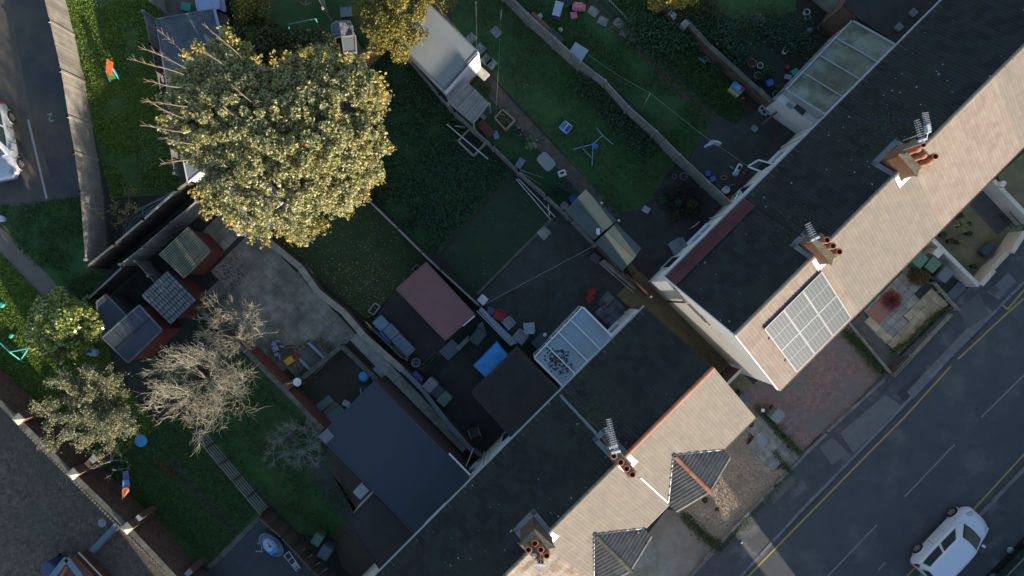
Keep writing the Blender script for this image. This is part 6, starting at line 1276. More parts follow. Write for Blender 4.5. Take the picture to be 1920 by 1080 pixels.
# swings and frames
def tubes(name, label, cat, segs, m, r=.022, base=None):
    p0 = W3(*segs[0][0]); t = thing(name, label, cat, (p0.x, p0.y, 0))
    for s_ in segs: MB().tube([W3(*q) for q in s_], r, 6).build('tube', m, t)
    return t
tubes('swing_frame', 'turquoise A-frame swing end on the sunny grass at the left edge', 'swing', [[(0, 643, 1.5), (18, 660, 1.5)], [(18, 660, 1.5), (46, 681, 0)], [(18, 660, 1.5), (60, 652, 0)], [(52, 655, .4), (40, 673, .4)]], plain('turquoise tube', (.10, .52, .50)), .03)
tubes('swing_frame', 'green swing frame half under the big tree by the top edge', 'swing', [[(540, 46, 1.4), (592, 35, 1.4)], [(592, 35, 1.4), (600, 55, 0)], [(548, 60, .6), (585, 55, .6)], [(545, 62, 0), (540, 46, 1.4)]], plain('sea green tube', (.12, .38, .32)), .03)
tubes('climbing_frame', 'small pink framed toy at the top edge', 'toy', [[(562, 4, .5), (573, 10, .5)], [(573, 10, .5), (584, 4, .5)], [(573, 10, .5), (573, 14, .1)], [(573, 10, .5), (574, -6, .5)]], PINK, .02)
tubes('stacked_poles', 'thin poles standing by the dark lawn at the top edge', 'poles', [[(639, 8, .6), (643, 20, .3)], [(653, 8, .6), (650, 22, .3)], [(658, 0, .6), (660, 16, .3)]], STEEL, .015)
tubes('child_swing', 'blue framed child seesaw lying on the big lawn', 'toy', [[(1075, 280, .1), (1112, 270, .35)], [(1112, 270, .35), (1130, 254, .35)], [(1118, 239, .1), (1130, 254, .35)], [(1130, 254, .35), (1150, 271, .1)], [(1112, 270, .35), (1110, 310, .1)], [(1092, 278, .15), (1109, 295, .15)]], plain('blue grey tube', (.24, .33, .45)), .025)
o = MB().lathe((*W(1117, 274, .4), .32), [(.08, 0), (.14, .03), (.14, .05), (.02, .06)], 14).build('seesaw_seat', BLUE); props(o, 'round blue seat on the child seesaw', 'seat')
# sand tray on the lawn
t = thing('sand_table', 'square blue and white play tray on the big lawn', 'toy', (*W(1061, 238, .3), 0), R(-40))
MB().box((0, 0, .15), (.56, .52, .28)).build('tray', LBLUE, t, world=False, bevel=.08); MB().box((-.12, 0, .298), (.18, .34, .02)).build('well', plain('tray teal', (.05, .20, .26)), t, world=False, bevel=.01)
MB().box((.13, 0, .298), (.16, .34, .02)).build('well', plain('tray purple', (.12, .05, .14)), t, world=False, bevel=.01); MB().box((0, 0, .30), (.04, .42, .03)).build('divider', WHP, t, world=False)
for s_ in (-1, 1): MB().box((0, s_*.22, .30), (.46, .03, .03)).build('rim', WHP, t, world=False)
# toy car
def toy_car(label, px, rot, body, roof, s=1.0):
    t = thing('toy_car', label, 'toy', (*W(*px, .4), 0), rot)
    MB().box((0, 0, .20*s), (.75*s, .38*s, .26*s)).build('body', body, t, world=False, bevel=.06*s); MB().box((-.05*s, 0, .52*s), (.46*s, .34*s, .06*s)).build('roof', roof, t, world=False, bevel=.025*s)
    for x in (-.24, .17):
        for y in (-.14, .14): MB().tube([(x*s, y*s, .3*s), (x*s*.9, y*s*.95, .5*s)], .02*s).build('pillar', roof, t, world=False)
    for x in (-.24, .24):
        for y in (-.2, .2): MB().tube([(x*s, (y-.02)*s, .09*s), (x*s, (y+.02)*s, .09*s)], .09*s, 12).build('wheel', BLACK, t, world=False)
    return t
toy_car('yellow roofed red toy car on the slabbed patio', (545, 675), R(35), REDP, YELP)
toy_car('red and white toy car parked in the gap of the potting yard wall', (1262, 30), R(-40), REDP, WHP, .9)
toy_car('pink ride-on toy car near the concrete fence at the top', (1086, 11), R(-4), PINK, PINK, .9)
lawnbox('toy_box', 'square pink toy box below the pink ride-on car', 'toy', (1076, 28), (.34, .30, .2), R(10), PINK)
lawnbox('toy_box', 'small pale square tub near the concrete fence', 'tub', (1013, 29), (.20, .22, .18), R(30), plain('mint tub', (.30, .38, .36)))
o = MB().lathe((*W(1051, 55, .2), .02), [(.04, 0), (.11, .06), (.13, .12), (.09, .2), (.01, .24)], 14).build('ball', plain('pale green ball', (.30, .42, .30)), smooth=True); props(o, 'pale green ball on the dark grass by the concrete fence', 'ball')
lawnbox('pram', 'purple and pale blue covered pushchair at the top of the dark lawn', 'pushchair', (1046, 16), (.42, .75, .55), R(-15), PURP, lid=CLOTH, bev=.06)
lawnbox('storage_box', 'teal tub with black items at the top edge', 'tub', (1066, 1), (.5, .35, .3), R(25), TEAL, lid=BLACK)
# table boards leaning on the concrete fence
lawnbox('board', 'orange brown plank leaning on the garden side of the concrete fence', 'board', (1015, 40), (1.25, .18, .4), R(-43), plain('rust orange board', (.26, .10, .05), .8))
lawnbox('board', 'dark panel leaning behind the concrete fence next to the orange plank', 'board', (1043, 66), (.9, .3, .5), R(-45), plain('dark panel', (.035, .045, .05)))
t = thing('table', 'pale square folding table top against the concrete fence', 'table', (*W(1084, 98, .7), 0), R(-32)); MB().box((0, 0, .7), (.78, .72, .03)).build('top', plain('lilac top', (.36, .40, .50), .6), t, world=False, bevel=.01)
for x in (-.33, .33):
    for y in (-.3, .3): MB().tube([(x, y, 0), (x, y, .7)], .02).build('leg', STEEL, t, world=False)
# blue lid toy
t = thing('toy_garage', 'bright blue and yellow plastic play house toy against the brick wall', 'toy', (*W(1383, 165, .5), 0), R(-38))
MB().box((0, -.06, .16), (.62, .42, .32)).build('base', plain('pale yellow plastic', (.42, .42, .16)), t, world=False, bevel=.03); MB().box((0, .06, .40), (.66, .36, .16)).build('roof', plain('cyan roof plastic', (.05, .30, .62)), t, world=False, bevel=.04)
MB().box((0, .06, .49), (.26, .2, .03)).build('panel', plain('grey panel', (.42, .40, .45)), t, world=False); MB().box((.22, .1, .49), (.1, .26, .02)).build('trim', REDP, t, world=False)
lawnbox('toy', 'small red toy beneath the play house', 'toy', (1393, 184), (.2, .14, .16), R(-20), REDP)
lawnbox('toy_tray', 'blue tray with two round tubs on the grass by the brick wall', 'tray', (1318, 110), (.44, .28, .1), R(-38), plain('blue tray', (.06, .18, .30)))
for lb, px, m_ in (('dark red tub on the blue tray', (1315, 106), plain('maroon', (.12, .03, .05))), ('grey tub on the blue tray', (1322, 111), GREYP), ('yellow green bucket beside the blue tray', (1332, 114), plain('lime bucket', (.36, .44, .12)))): pot(lb, px, .11, m_, .2, name='tub')
# clutter by the grimy glass roof
lawnbox('crate', 'bright blue recycling crate in the potting yard', 'crate', (1444, 155), (.34, .34, .26), R(20), BLUE)
lawnbox('box', 'bright red box by the grimy glass roof', 'box', (1477, 126), (.18, .18, .2), R(40), REDP); lawnbox('crate', 'teal green crate beside the red box', 'crate', (1491, 134), (.36, .28, .25), R(25), TEAL)
lawnbox('box', 'pale blue bag of things left of the teal crate', 'bag', (1478, 144), (.34, .24, .22), R(-15), GREYP, bev=.06); lawnbox('box', 'small pale box by the brick wall end', 'box', (1427, 170), (.26, .2, .2), R(-40), GREYP)
lawnbox('box', 'blue and lilac box among the leaves at the upper glass roof corner', 'box', (1518, 56), (.26, .2, .22), R(20), plain('lilac box', (.3, .28, .5)))
lawnbox('bench_end', 'white plastic pipe section by the top right glass roof', 'pipe', (1570, 50), (.85, .10, .10), R(-32), WHP)
lawnbox('pile_of_bags', 'heap of white and blue bags in the wall corner', 'bags', (1434, 205), (.55, .42, .3), R(-40), plain('blue white bags', (.28, .34, .42), .6, .9), bev=.1)
for i, (dx, dy, m_) in enumerate([(-7, 2, WHP), (0, -5, plain('mint tub', (.3, .38, .36))), (6, 2, GREYP), (-3, 8, CLOTH), (4, -9, LBLUE)]):
    pot('round tub in the wall corner heap, ' + ['leftmost', 'mint one at the top', 'grey one on the right', 'cloth filled one', 'light blue one'][i], (1434+dx, 203+dy), .11, m_, .36, name='tub')
lawnbox('crate', 'bright blue tub beside the white extension', 'crate', (1492, 222), (.3, .3, .35), R(10), BLUE, bev=.08); pot('brown round pot left of the bright blue tub', (1480, 220), .12, TERRA, .3)
tubes('kick_scooter', 'dark kick scooter lying by the far patio wall', 'scooter', [[(1450, 265, .15), (1478, 250, .5)], [(1452, 255, .1), (1466, 270, .1)], [(1456, 268, .1), (1480, 275, .1)], [(1474, 247, .5), (1482, 252, .5)]], RUST, .018)
def bike(label, a, c, m, lay=True):
    A, B_ = W3(*a, .33), W3(*c, .33); t = thing('bicycle', label, 'bicycle', (A.x, A.y, 0)); d = (B_-A).normalized(); up = Vector((0, 0, 1))
    lean = (up+Vector((-d.y, d.x, 0))*.5).normalized()
    for p in (A, B_):
        b = MB(); pts = [p+d*math.cos(k*math.pi/9)*.31+lean*math.sin(k*math.pi/9)*.31 for k in range(19)]; b.tube(pts, .022, 5, cap=False); b.build('wheel', BLACK, t)
    m1 = A.lerp(B_, .42); top = m1+lean*.48; hb_ = B_+lean*.55-d*.08
    b = MB()
    for p, q in ((A, m1), (m1, hb_), (m1, top), (top, hb_), (A, top), (B_, hb_)): b.tube([p, q], .02, 5)
    b.build('frame', m, t); s_ = d.cross(lean); MB().tube([hb_+s_*.25, hb_-s_*.25], .016).build('handlebar', BLACK, t); MB().box(top+lean*.04, (.24, .12, .05), math.atan2(d.y, d.x)).build('saddle', BLACK, t)
bike('red bicycle leaning by the wall of the far patio', (1384, 349), (1400, 324), REDP)
lawnbox('crate', 'blue box, upper of the pair by the concrete fence end', 'box', (1328, 325), (.26, .26, .22), R(8), BLUE, group='two blue boxes'); lawnbox('crate', 'brighter blue box, lower of the pair by the concrete fence end', 'box', (1337, 335), (.28, .26, .2), R(28), plain('mid blue box', (.06, .18, .45)), group='two blue boxes')
t = thing('ride_on_toy', 'white ride-on toy on the far patio', 'toy', (*W(1384, 318, .3), 0), R(60)); MB().box((.1, 0, .2), (.5, .24, .2)).build('body', WHP, t, world=False, bevel=.08); MB().box((-.25, 0, .25), (.26, .28, .28)).build('seat', CLOTH, t, world=False, bevel=.08); MB().box((.12, 0, .32), (.2, .12, .05)).build('dash', NAVY, t, world=False)
lawnbox('toy', 'small turquoise toy on the far patio', 'toy', (1372, 314), (.22, .1, .1), R(-35), TEAL)
pot('round white barbecue shaped tub near the fence end', (1359, 357), .18, WHP, .5, name='tub', fillm=WHP); lawnbox('box', 'bright red box at the foot of the white house wall', 'box', (1370, 371), (.18, .24, .25), R(20), plain('bright red', (.55, .05, .02)))
tubes('hose', 'yellow ring toy on the far patio', 'toy', [[(1357+6*math.cos(a*.7), 333+4*math.sin(a*.7), .05) for a in range(10)]], YELP, .014)
tubes('push_mower_handle', 'curved grey handle beside the white tub', 'handle', [[(1364, 352, .5), (1370, 347, .7), (1378, 345, .8)], [(1352, 352, .4), (1345, 345, .7)]], STEEL, .014)
# greenhouse frame and window open at the far wall
t = thing('rotary_canopy', 'glazed white window sash opened out over the far patio', 'window', (*W(1425, 312), 0)); A = [W3(*p, 3.2) for p in ((1402, 312), (1422, 300), (1450, 308), (1428, 322))]
for i in range(4): MB().beam(A[i], A[(i+1) % 4], .07, .05).build('frame', UPVC, t)
MB().face(*A).build('pane', GLASS, t); MB().tube([W3(1436, 315, 3.2), W3(1446, 318, 2.9)], .03).build('stay', UPVC, t)
t = thing('window_sash', 'small open window on the white house rear wall', 'window', (*W(1384, 372), 0)); A = [W3(*p, 2.6) for p in ((1378, 374), (1386, 358), (1390, 360), (1382, 378))]
for i in range(4): MB().beam(A[i], A[(i+1) % 4], .06, .05).build('frame', UPVC, t)
# washing line and cloth
def line(label, a, c, m=plain('grey cord', (.26, .28, .25)), r=.012, name='washing_line', post=None):
    A, B_ = W3(*a), W3(*c); pts = [A.lerp(B_, k/10)-Vector((0, 0, .25*math.sin(math.pi*k/10))) for k in range(11)]; o = MB().tube(pts, r, 5).build(name, m); return props(o, label, 'line')
line('washing line across the dark slabs to the alley fence', (902, 574, 1.7), (1112, 462, 1.7), r=.011)
line('long washing line over the middle garden, upper stretch', (1100, 100, 1.9), (1220, 175, 2.2), r=.007); line('long washing line over the middle garden, lower stretch', (1220, 175, 2.2), (1400, 310, 2.6), r=.007)
line('thin cable hanging over the big lawn on the left', (892, 2, 3.0), (894, 86, 2.6), r=.005, name='cable'); line('thin cable hanging over the big lawn on the right', (940, 18, 3.0), (928, 240, 1.0), r=.005, name='cable')
t = thing('line_post', 'timber prop holding up the long washing line', 'post', (*W(1220, 175, 1.1), 0)); MB().tube([W3(1203, 207, 0), W3(1219, 175, 2.2)], .03).build('pole', WOOD, t)
t = thing('laundry', 'white cloths hanging on the long washing line', 'laundry', (*W(1338, 268, 1.8), 1.2))
for i, (x, y, w_) in enumerate(((1330, 271, .34), (1338, 266, .30), (1347, 268, .26))):
    c = W3(x, y, 2.0); MB().box((c.x, c.y, 1.9), (w_, .10, .5), R(20-25*i)).build('cloth', CLOTH, t, bevel=.03)
# poles, planks, pipes
def pole(label, a, c, r, m, name='pole', cat='pole'): return props(MB().tube([W3(*a), W3(*c)], r, 6).build(name, m), label, cat)
pole('long white pole across the grey raised bed', (838, 233, .5), (915, 298, .5), .03, WHP); pole('short grey plank stub by the grey raised bed', (853, 236, .3), (872, 238, .3), .04, STEEL)
t = thing('timber_stack', 'stack of red stained planks by the slatted shelter', 'planks', (*W(905, 245), 0))
for i in range(6): MB().beam(W3(898+i*-1.6+6, 224+i*1.8, .3+.02*(i % 2)), W3(928+i*-2.5, 250+i*1.8, .3), .07, .04).build('plank', plain('red stain wood', (.17, .045, .03), .8, .3), t)
t = thing('pole_stack', 'three thin white poles laid along the foot of the grey fence', 'poles', (*W(1000, 370), 0))
for a, c in (((968, 336), (1033, 412)), ((972, 335), (1041, 407)), ((1028, 383), (1030, 404))): MB().tube([W3(*a, .15), W3(*c, .15)], .025).build('pole', WHP, t)
t = thing('pipe_bundle', 'bundle of long white pipes beside the red chair', 'pipes', (*W(930, 615), 0))
for i in range(5): o_ = i*2.0; MB().tube([W3(894+o_+random.uniform(-1, 3), 583-o_*.8, .5+.03*(i % 2)), W3(958+o_*1.4, 648-o_*.6, .5)], .035).build('pipe', plain('pale pipe', (.36, .43, .48)), t)
t = thing('pallet_bundle', 'bundle of old grey battens between fence and slabbed yard', 'battens', (*W(1160, 530), 0))
for i in range(6): MB().beam(W3(1122+i*2, 492-i, .2+i*.03), W3(1186+i*1.5, 548-i*2+random.uniform(-3, 3), .2), .05, .04).build('batten', WOOD, t)
pole('yellow pole leaning beside the covered sofa, outer', (685, 603, .6), (764, 676, .4), .03, YELP); pole('yellow green pole leaning beside the covered sofa, inner', (690, 612, .5), (766, 672, .4), .035, plain('mustard', (.36, .28, .04)))
pole('thin white pipe from the garage corner across the side path', (888, 840, 1.2), (872, 879, 1.6), .02, WHP); pole('diagonal stay from the grey fence, upper', (973, 318, 1.3), (1020, 334, .1), .02, WOODL); pole('diagonal stay from the grey fence, lower', (975, 322, 1.3), (1014, 346, .1), .02, WOODL)
for i, (a, c) in enumerate([((563, 1037), (571, 1028)), ((574, 1050), (585, 1040)), ((588, 1062), (599, 1055)), ((601, 1075), (612, 1067))]): pole('white bracket rod on the brown panel fence, ' + ['uppermost', 'second from the top', 'third from the top', 'lowest'][i], (*a, .6), (*c, .8), .035, GREYP, 'bracket_rod', 'rod')
# sofa set under covers
t = thing('garden_sofa', 'row of grey covered sofa seats on the dark deck', 'sofa', (*W(740, 625), 0))
for x, y, w_, m_ in ((714, 606, .62, plain('pale blue cover', (.17, .25, .32))), (733, 622, .66, plain('blue grey cover', (.14, .18, .24))), (749, 640, .60, plain('slate cover', (.13, .17, .22))), (764, 655, .58, plain('grey cover', (.13, .16, .20)))):
    p = W(x, y, .5); MB().box((*p, .40), (.62, w_, .28), R(42)).build('cushion', m_, t, bevel=.04)
p = W(738, 632, .7); MB().box((p[0]-.3, p[1]-.3, .55), (2.2, .10, .5), R(-44)).build('backrest', DGREY, t)
lawnbox('cushion', 'bright blue cushion strip behind the grey sofa', 'cushion', (721, 634), (.78, .18, .5), R(-48), plain('vivid blue fabric', (.05, .27, .62), .8), bev=.05)
pot('round dark glass topped table at the corner of the deck', (781, 679), .22, GREYP, .5, name='side_table', fillm=DGREY)
lawnbox('bag_heap', 'heap of purple and blue patterned bags by the side path wall', 'bags', (783, 707), (.62, .28, .4), R(-48), plain('patterned bag', (.12, .14, .38), .8, .9), bev=.08)
# blue tarpaulin over a table
t = thing('tarpaulin', 'bright blue tarpaulin draped over a long table', 'tarpaulin', (*W(919, 677), 0)); q = [(931, 642), (941, 655), (952, 667), (911, 708), (888, 686)]
b = MB(); p = PW(q, .85); n_ = len(p)
b.add([(*a, .85+.03*math.sin(i*2)) for i, a in enumerate(p)]+[(a[0]+(a[0]-cen(p)[0])*.06, a[1]+(a[1]-cen(p)[1])*.06, .35+.08*math.sin(i*3)) for i, a in enumerate(p)], [tuple(range(n_))]+[(i, i+n_, (i+1) % n_+n_, (i+1) % n_) for i in range(n_)]); b.build('sheet', TARP, t)
for x, y in ((930, 650), (945, 667), (911, 700), (895, 686)): MB().tube([W3(x, y, 0), W3(x, y, .8)], .025).build('leg', STEEL, t)
b = MB()
for i in range(7): p, q_ = W3(893+i*1.2+2, 612+i*3.4, .95), W3(905+i*1.2, 604+i*3.4, .95); b.beam(p, q_, .03, .03)
props(b.build('slatted_rack', STEEL), 'grey slatted rack on the dark crate shaped bin', 'rack')
t = thing('garden_bench', 'pale plank bench end beside the deck corner', 'bench', (*W(866, 641), 0))
for i in range(3): MB().beam(W3(858+i*2, 651+i*1.5, .42), W3(878+i*2, 631+i*1.5, .42), .08, .03).build('seat_slat', WOODL, t)
for x, y in ((860, 652), (880, 633)): MB().box((*W(x, y, .2), .2), (.08, .25, .4), A45).build('leg', WOOD, t)
t = thing('drain_grate', 'ribbed grey step grating below the red brown cabin', 'grating', (*W(843, 655), 0))
for i in range(12): p = W3(826+i*2.2+6, 664-i*2.0+3, .18); MB().beam(p-Vector((.25, -.22, 0)), p+Vector((.25, -.22, 0)), .05, .04).build('bar', plain('blue grey metal', (.16, .20, .25)), t)
# little yard by the navy roof
o = MB().lathe((*W(682, 706, .5), .4), [(.24, 0), (.26, .06), (.20, .10), (.05, .12)], 18).build('round_cover', LBLUE); props(o, 'round light blue paddling pool cover on the worn yard', 'cover')
lawnbox('mat', 'dark wet mat beside the round light blue cover', 'mat', (667, 690), (.6, .4, .02), R(-45), plain('wet mat', (.03, .04, .055)))
for lb, px in (('teal ramp board, upper of two in the worn yard', (608, 757)), ('teal ramp board, lower of two in the worn yard', (629, 776))): lawnbox('ramp_board', lb, 'board', px, (.92, .42, .12), R(40), plain('teal felt', (.13, .24, .22), .9), group='two teal boards')
props(MB().prism(PW([(602, 777), (625, 752), (637, 757), (612, 783)]), 0, .06).build('brick_strip', BLKPV), 'strip of red paving between the two teal boards', 'paving')
lawnbox('bag', 'white crumpled bag against the navy roofed extension', 'bag', (649, 757), (.38, .28, .22), R(-30), CLOTH, bev=.08)
t = thing('satellite_dish', 'white satellite dish on a grey arm over the dark red wall', 'satellite dish', (*W(545, 718), 0)); c = W3(558, 716, 2.0)
MB().lathe(tuple(c), [(.20, .06), (.17, .03), (.10, .0), (.01, -.01)], 20, close=False).build('dish', WHP, t, smooth=True); MB().tube([W3(538, 720, 1.7), W3(556, 716, 1.95)], .03).build('arm', LGREY, t); MB().tube([W3(556, 716, 0), W3(556, 716, 1.95)], .025).build('mast', STEEL, t)
t = thing('path_wall', 'pair of pale kerb beams flanking the short concrete ramp', 'kerb', (*W(585, 670), 0))
for a, c in (((579, 642), (612, 674)), ((556, 667), (589, 699))): MB().beam(W3(*a, .12), W3(*c, .12), .13, .24).build('beam', plain('bluish kerb', (.30, .34, .38), .8, .2), t)
MB().prism(PW([(577, 645), (609, 677), (592, 696), (560, 665)]), 0, .06).build('ramp', CONCL, t)
# doll heap
t = thing('toy_robot', 'heap of pale toy limbs on the slabbed patio', 'toy', (*W(518, 655), 0))
for x, y, dx, dy, w_ in ((513, 645, .1, .25, .16), (516, 654, .12, .28, .2), (518, 665, .1, .2, .12), (524, 670, .3, .08, .08), (521, 640, .2, .1, .08), (528, 650, .18, .1, .08)): MB().box((*W(x, y, .2), .15), (dx+w_, dy, .16), random.uniform(0, 3)).build('limb', plain('lilac plastic', (.32, .31, .44)), t, bevel=.04)
tubes('hoop', 'thin pale plastic hoop on the patio above the toy heap', 'toy', [[(565, 634, .03), (564, 628, .03), (568, 623, .03), (571, 632, .03)]], WHP, .014)
lawnbox('toy', 'tiny purple toy on the patio near the low wall', 'toy', (613, 615), (.12, .08, .08), .3, plain('violet', (.3, .15, .5)))
# right of the workshop
lawnbox('planter_box', 'terracotta coloured box against the white workshop wall', 'box', (881, 145), (.26, .3, .35), R(-40), TERRA)
lawnbox('sheet', 'cream board leaning by the white workshop wall at the earth path', 'board', (905, 138), (.6, .45, .35), R(-42), COPE)
lawnbox('wood_crate', 'small grey box at the foot of the slatted shelter', 'box', (905, 218), (.3, .22, .2), R(-40), plain('blue grey box', (.17, .20, .24)))
lawnbox('blue_plank', 'light blue plank at the end of the slatted shelter', 'plank', (850, 177), (.6, .10, .8), R(48), plain('pale sky blue', (.22, .42, .52)))
# by the slate green sheds
pot('round dark water butt by the slate green shed', (1064, 351), .25, DGREY, .8, fillm=BLACK, name='water_butt'); pot('blue tub behind the slate green shed', (1074, 373), .19, BLUE, .4, name='tub', fillm=BLUE)
pot('grey basin of stones at the corner of the slate green shed', (1058, 386), .20, GREYP, .3, name='basin', fillm=PEBBLE)
t = thing('baby_chair', 'white plastic baby seat on the grass by the earth path', 'toy', (*W(1054, 325, .25), 0), R(20)); MB().box((0, 0, .15), (.42, .34, .24)).build('base', WHP, t, world=False, bevel=.06); MB().box((0, .02, .28), (.2, .12, .03)).build('slot', BLACK, t, world=False)
lawnbox('bag', 'white plastic bag on the smaller slate green shed roof', 'bag', (1111, 441), (.16, .30, .08), R(5), WHP, bev=.03, z=2.25)
for lb, px in (('round white lamp by the path side of the larger slate green shed', (1128, 381)), ('round white lamp at the joint of the slate green sheds', (1160, 414))): props(MB().lathe((*W(*px, 1.5), 1.45), [(.03, 0), (.07, .04), (.07, .08), (.02, .12)], 12).build('wall_lamp', WHP, smooth=True), lb, 'lamp', 'lamps on the slate green sheds')
props(MB().box((*W(969, 540), .04), (.16, .07, .06), .3).build('toy', REDP), 'red toy lying on the dark slabs under the washing line', 'toy')
# child's pool and ladder lounger
t = thing('paddling_pool', 'blue and white child\'s pool toy on the blue tarmac', 'toy', (*W(512, 1018), 0), R(-40))
b = MB(); n_ = 24
def ov2(s_, z, a_=.75, c_=.42): return [(a_*s_*math.cos(2*math.pi*k/n_), c_*s_*math.sin(2*math.pi*k/n_), z) for k in range(n_)]
R_ = [ov2(.85, 0), ov2(1, .12), ov2(1, .28), ov2(.88, .33), ov2(.8, .2)]; vs = sum(R_, []); b.add(vs, [(j*n_+k, j*n_+(k+1) % n_, (j+1)*n_+(k+1) % n_, (j+1)*n_+k) for j in range(4) for k in range(n_)]).build('body', plain('steel blue plastic', (.16, .25, .36)), t, world=False, smooth=True)
MB().add(ov2(.8, .25), [tuple(range(n_))]).build('inner', GREYP, t, world=False)
b = MB(); R_ = [ov2(.62, .34, .70, .5), ov2(.58, .44, .70, .5), ov2(.1, .47, .7, .5)]; b.add(sum(R_, []), [(j*n_+k, j*n_+(k+1) % n_, (j+1)*n_+(k+1) % n_, (j+1)*n_+k) for j in range(2) for k in range(n_)]).build('cover', plain('ice blue cover', (.42, .55, .78), .5, .4), t, world=False, smooth=True)
MB().box((.28, -.06, .44), (.16, .5, .05)).build('stripe', plain('vivid blue', (.04, .30, .75)), t, world=False, bevel=.02); MB().box((-.08, .05, .475), (.3, .05, .01)).build('print', plain('red print', (.5, .15, .2)), t, world=False)
for a, c in (((500, 1029), (487, 1036)), ((505, 1041), (495, 1050)), ((496, 1033), (504, 1045))): MB().tube([W3(*a, .2), W3(*c, .2)], .03).build('strut', LGREY, t)
t = thing('sun_lounger', 'white framed folded lounger beside the pool toy', 'lounger', (*W(548, 1050), 0)); A = [W3(*p, .3) for p in ((532, 1042), (542, 1034), (563, 1065), (556, 1071))]
MB().tube([A[0], A[3], A[2], A[1]], .025).build('frame', WHP, t)
for f_ in (.0, .33, .62, .9): MB().tube([A[0].lerp(A[3], f_), A[1].lerp(A[2], f_)], .02).build('cross_bar', WHP, t)
MB().face(A[0].lerp(A[3], .64), A[1].lerp(A[2], .64), A[1].lerp(A[2], .82), A[0].lerp(A[3], .82)).build('panel', CLOTH, t)
lawnbox('folded_furniture', 'dark folded garden chair at the top of the blue tarmac', 'chair', (504, 984), (.75, .32, .3), R(-12), plain('dark navy frame', (.03, .035, .055)))
# garden figures by the wall: a wind toy
t = thing('wind_toy', 'tall purple, blue and orange feather flag by the brown brick wall', 'flag', (*W(243, 880), 0)); MB().tube([W3(243, 880, 0), W3(241, 874, 1.2), W3(229, 936, 1.6)], .015).build('pole', STEEL, t)
for q, m_ in ((((230, 884), (241, 882), (242, 898), (230, 900)), PURP), (((230, 900), (242, 898), (243, 912), (229, 916)), plain('sky cloth', (.12, .30, .55), .8)), (((229, 917), (243, 912), (241, 922), (228, 938)), plain('orange cloth', (.52, .15, .05), .8))):
    p = [W3(*a, 1.3) for a in q]; p = [v+Vector((0, 0, .06*math.sin(i*2))) for i, v in enumerate(p)]; MB().add(p+[v-Vector((0, 0, .02)) for v in p], [(0, 1, 2, 3), (7, 6, 5, 4), (0, 4, 5, 1), (1, 5, 6, 2), (2, 6, 7, 3), (3, 7, 4, 0)]).build('panel', m_, t)
props(MB().lathe((*W(260, 828, .3), 0), [(.30, 0), (.33, .1), (.28, .16), (.05, .12)], 16).build('paddling_ring', LBLUE, smooth=True), 'light blue ring by the olive leaved tree', 'ring')
lawnbox('stone', 'square pale stone slab near the blue toy under the trees', 'slab', (192, 694), (.6, .5, .05), R(-35), CONCL)
t = thing('toy_basket', 'light blue fabric toy with a dark opening beside the felted shed', 'toy', (*W(172, 661, .3), 0), R(-10)); MB().box((0, 0, .16), (.44, .36, .3)).build('body', plain('pale aqua cloth', (.25, .45, .52), .8), t, world=False, bevel=.06); MB().box((-.1, .06, .31), (.2, .16, .02)).build('opening', NAVY, t, world=False)
props(MB().box((*W(20, 630, .2), .12), (.24, .14, .2), .9).build('toy', plain('sea green', (.06, .42, .32)), bevel=.03), 'small sea green toy above the turquoise swing', 'toy')
props(MB().box((*W(2, 572, .2), .12), (.24, .2, .2), .9).build('toy', plain('sea green', (.06, .42, .32)), bevel=.03), 'green toy cut by the left edge on the sunny grass', 'toy')
tubes('garden_hose', 'pale blue looped hose by the dark fence corner', 'hose', [[(272+5*math.cos(a*.6), 397+7*math.sin(a*.6), .2) for a in range(9)]], LBLUE, .03)
props(MB().lathe((*W(1, 410, .3), 0), [(.13, 0), (.16, .3), (.06, .36)], 14).build('lamp_post_cap', WHP, smooth=True), 'white rounded bollard at the left edge by the lawn corner', 'bollard')
lawnbox('crate', 'teal green crate on the buff deck at the top edge', 'crate', (348, 12), (.5, .4, .3), R(-10), TEAL)
lawnbox('manhole', 'pale square inspection cover beside the wooden fence of the yard', 'cover', (1430, 827), (.46, .42, .04), R(-40), plain('cover metal', (.25, .29, .34)))
pot('tiny navy plant pot in the weeds by the driveway', (1477, 837), .08, NAVY, .2)
lawnbox('gas_meter_lid', 'white lamp globe at the corner of the front eave', 'lamp', (1409, 759), (.16, .16, .14), 0, WHP, bev=.06, z=1.6)
lawnbox('meter_box', 'silver vent cowl at the edge of the beige roof by the path', 'cowl', (1839, 354), (.2, .3, .3), R(-30), plain('pale cowl', (.45, .46, .46)), z=1.6)
lawnbox('step', 'dark blue grey door mat slab below the low rails', 'slab', (1796, 548), (.9, .7, .06), A45, plain('slate slab', (.105, .125, .15), .8, .2))
props(MB().box(W3(1391, 1018, .14), (.12, .06, .012), .5).build('litter', WHP), 'white scrap of litter on the pavement', 'litter')
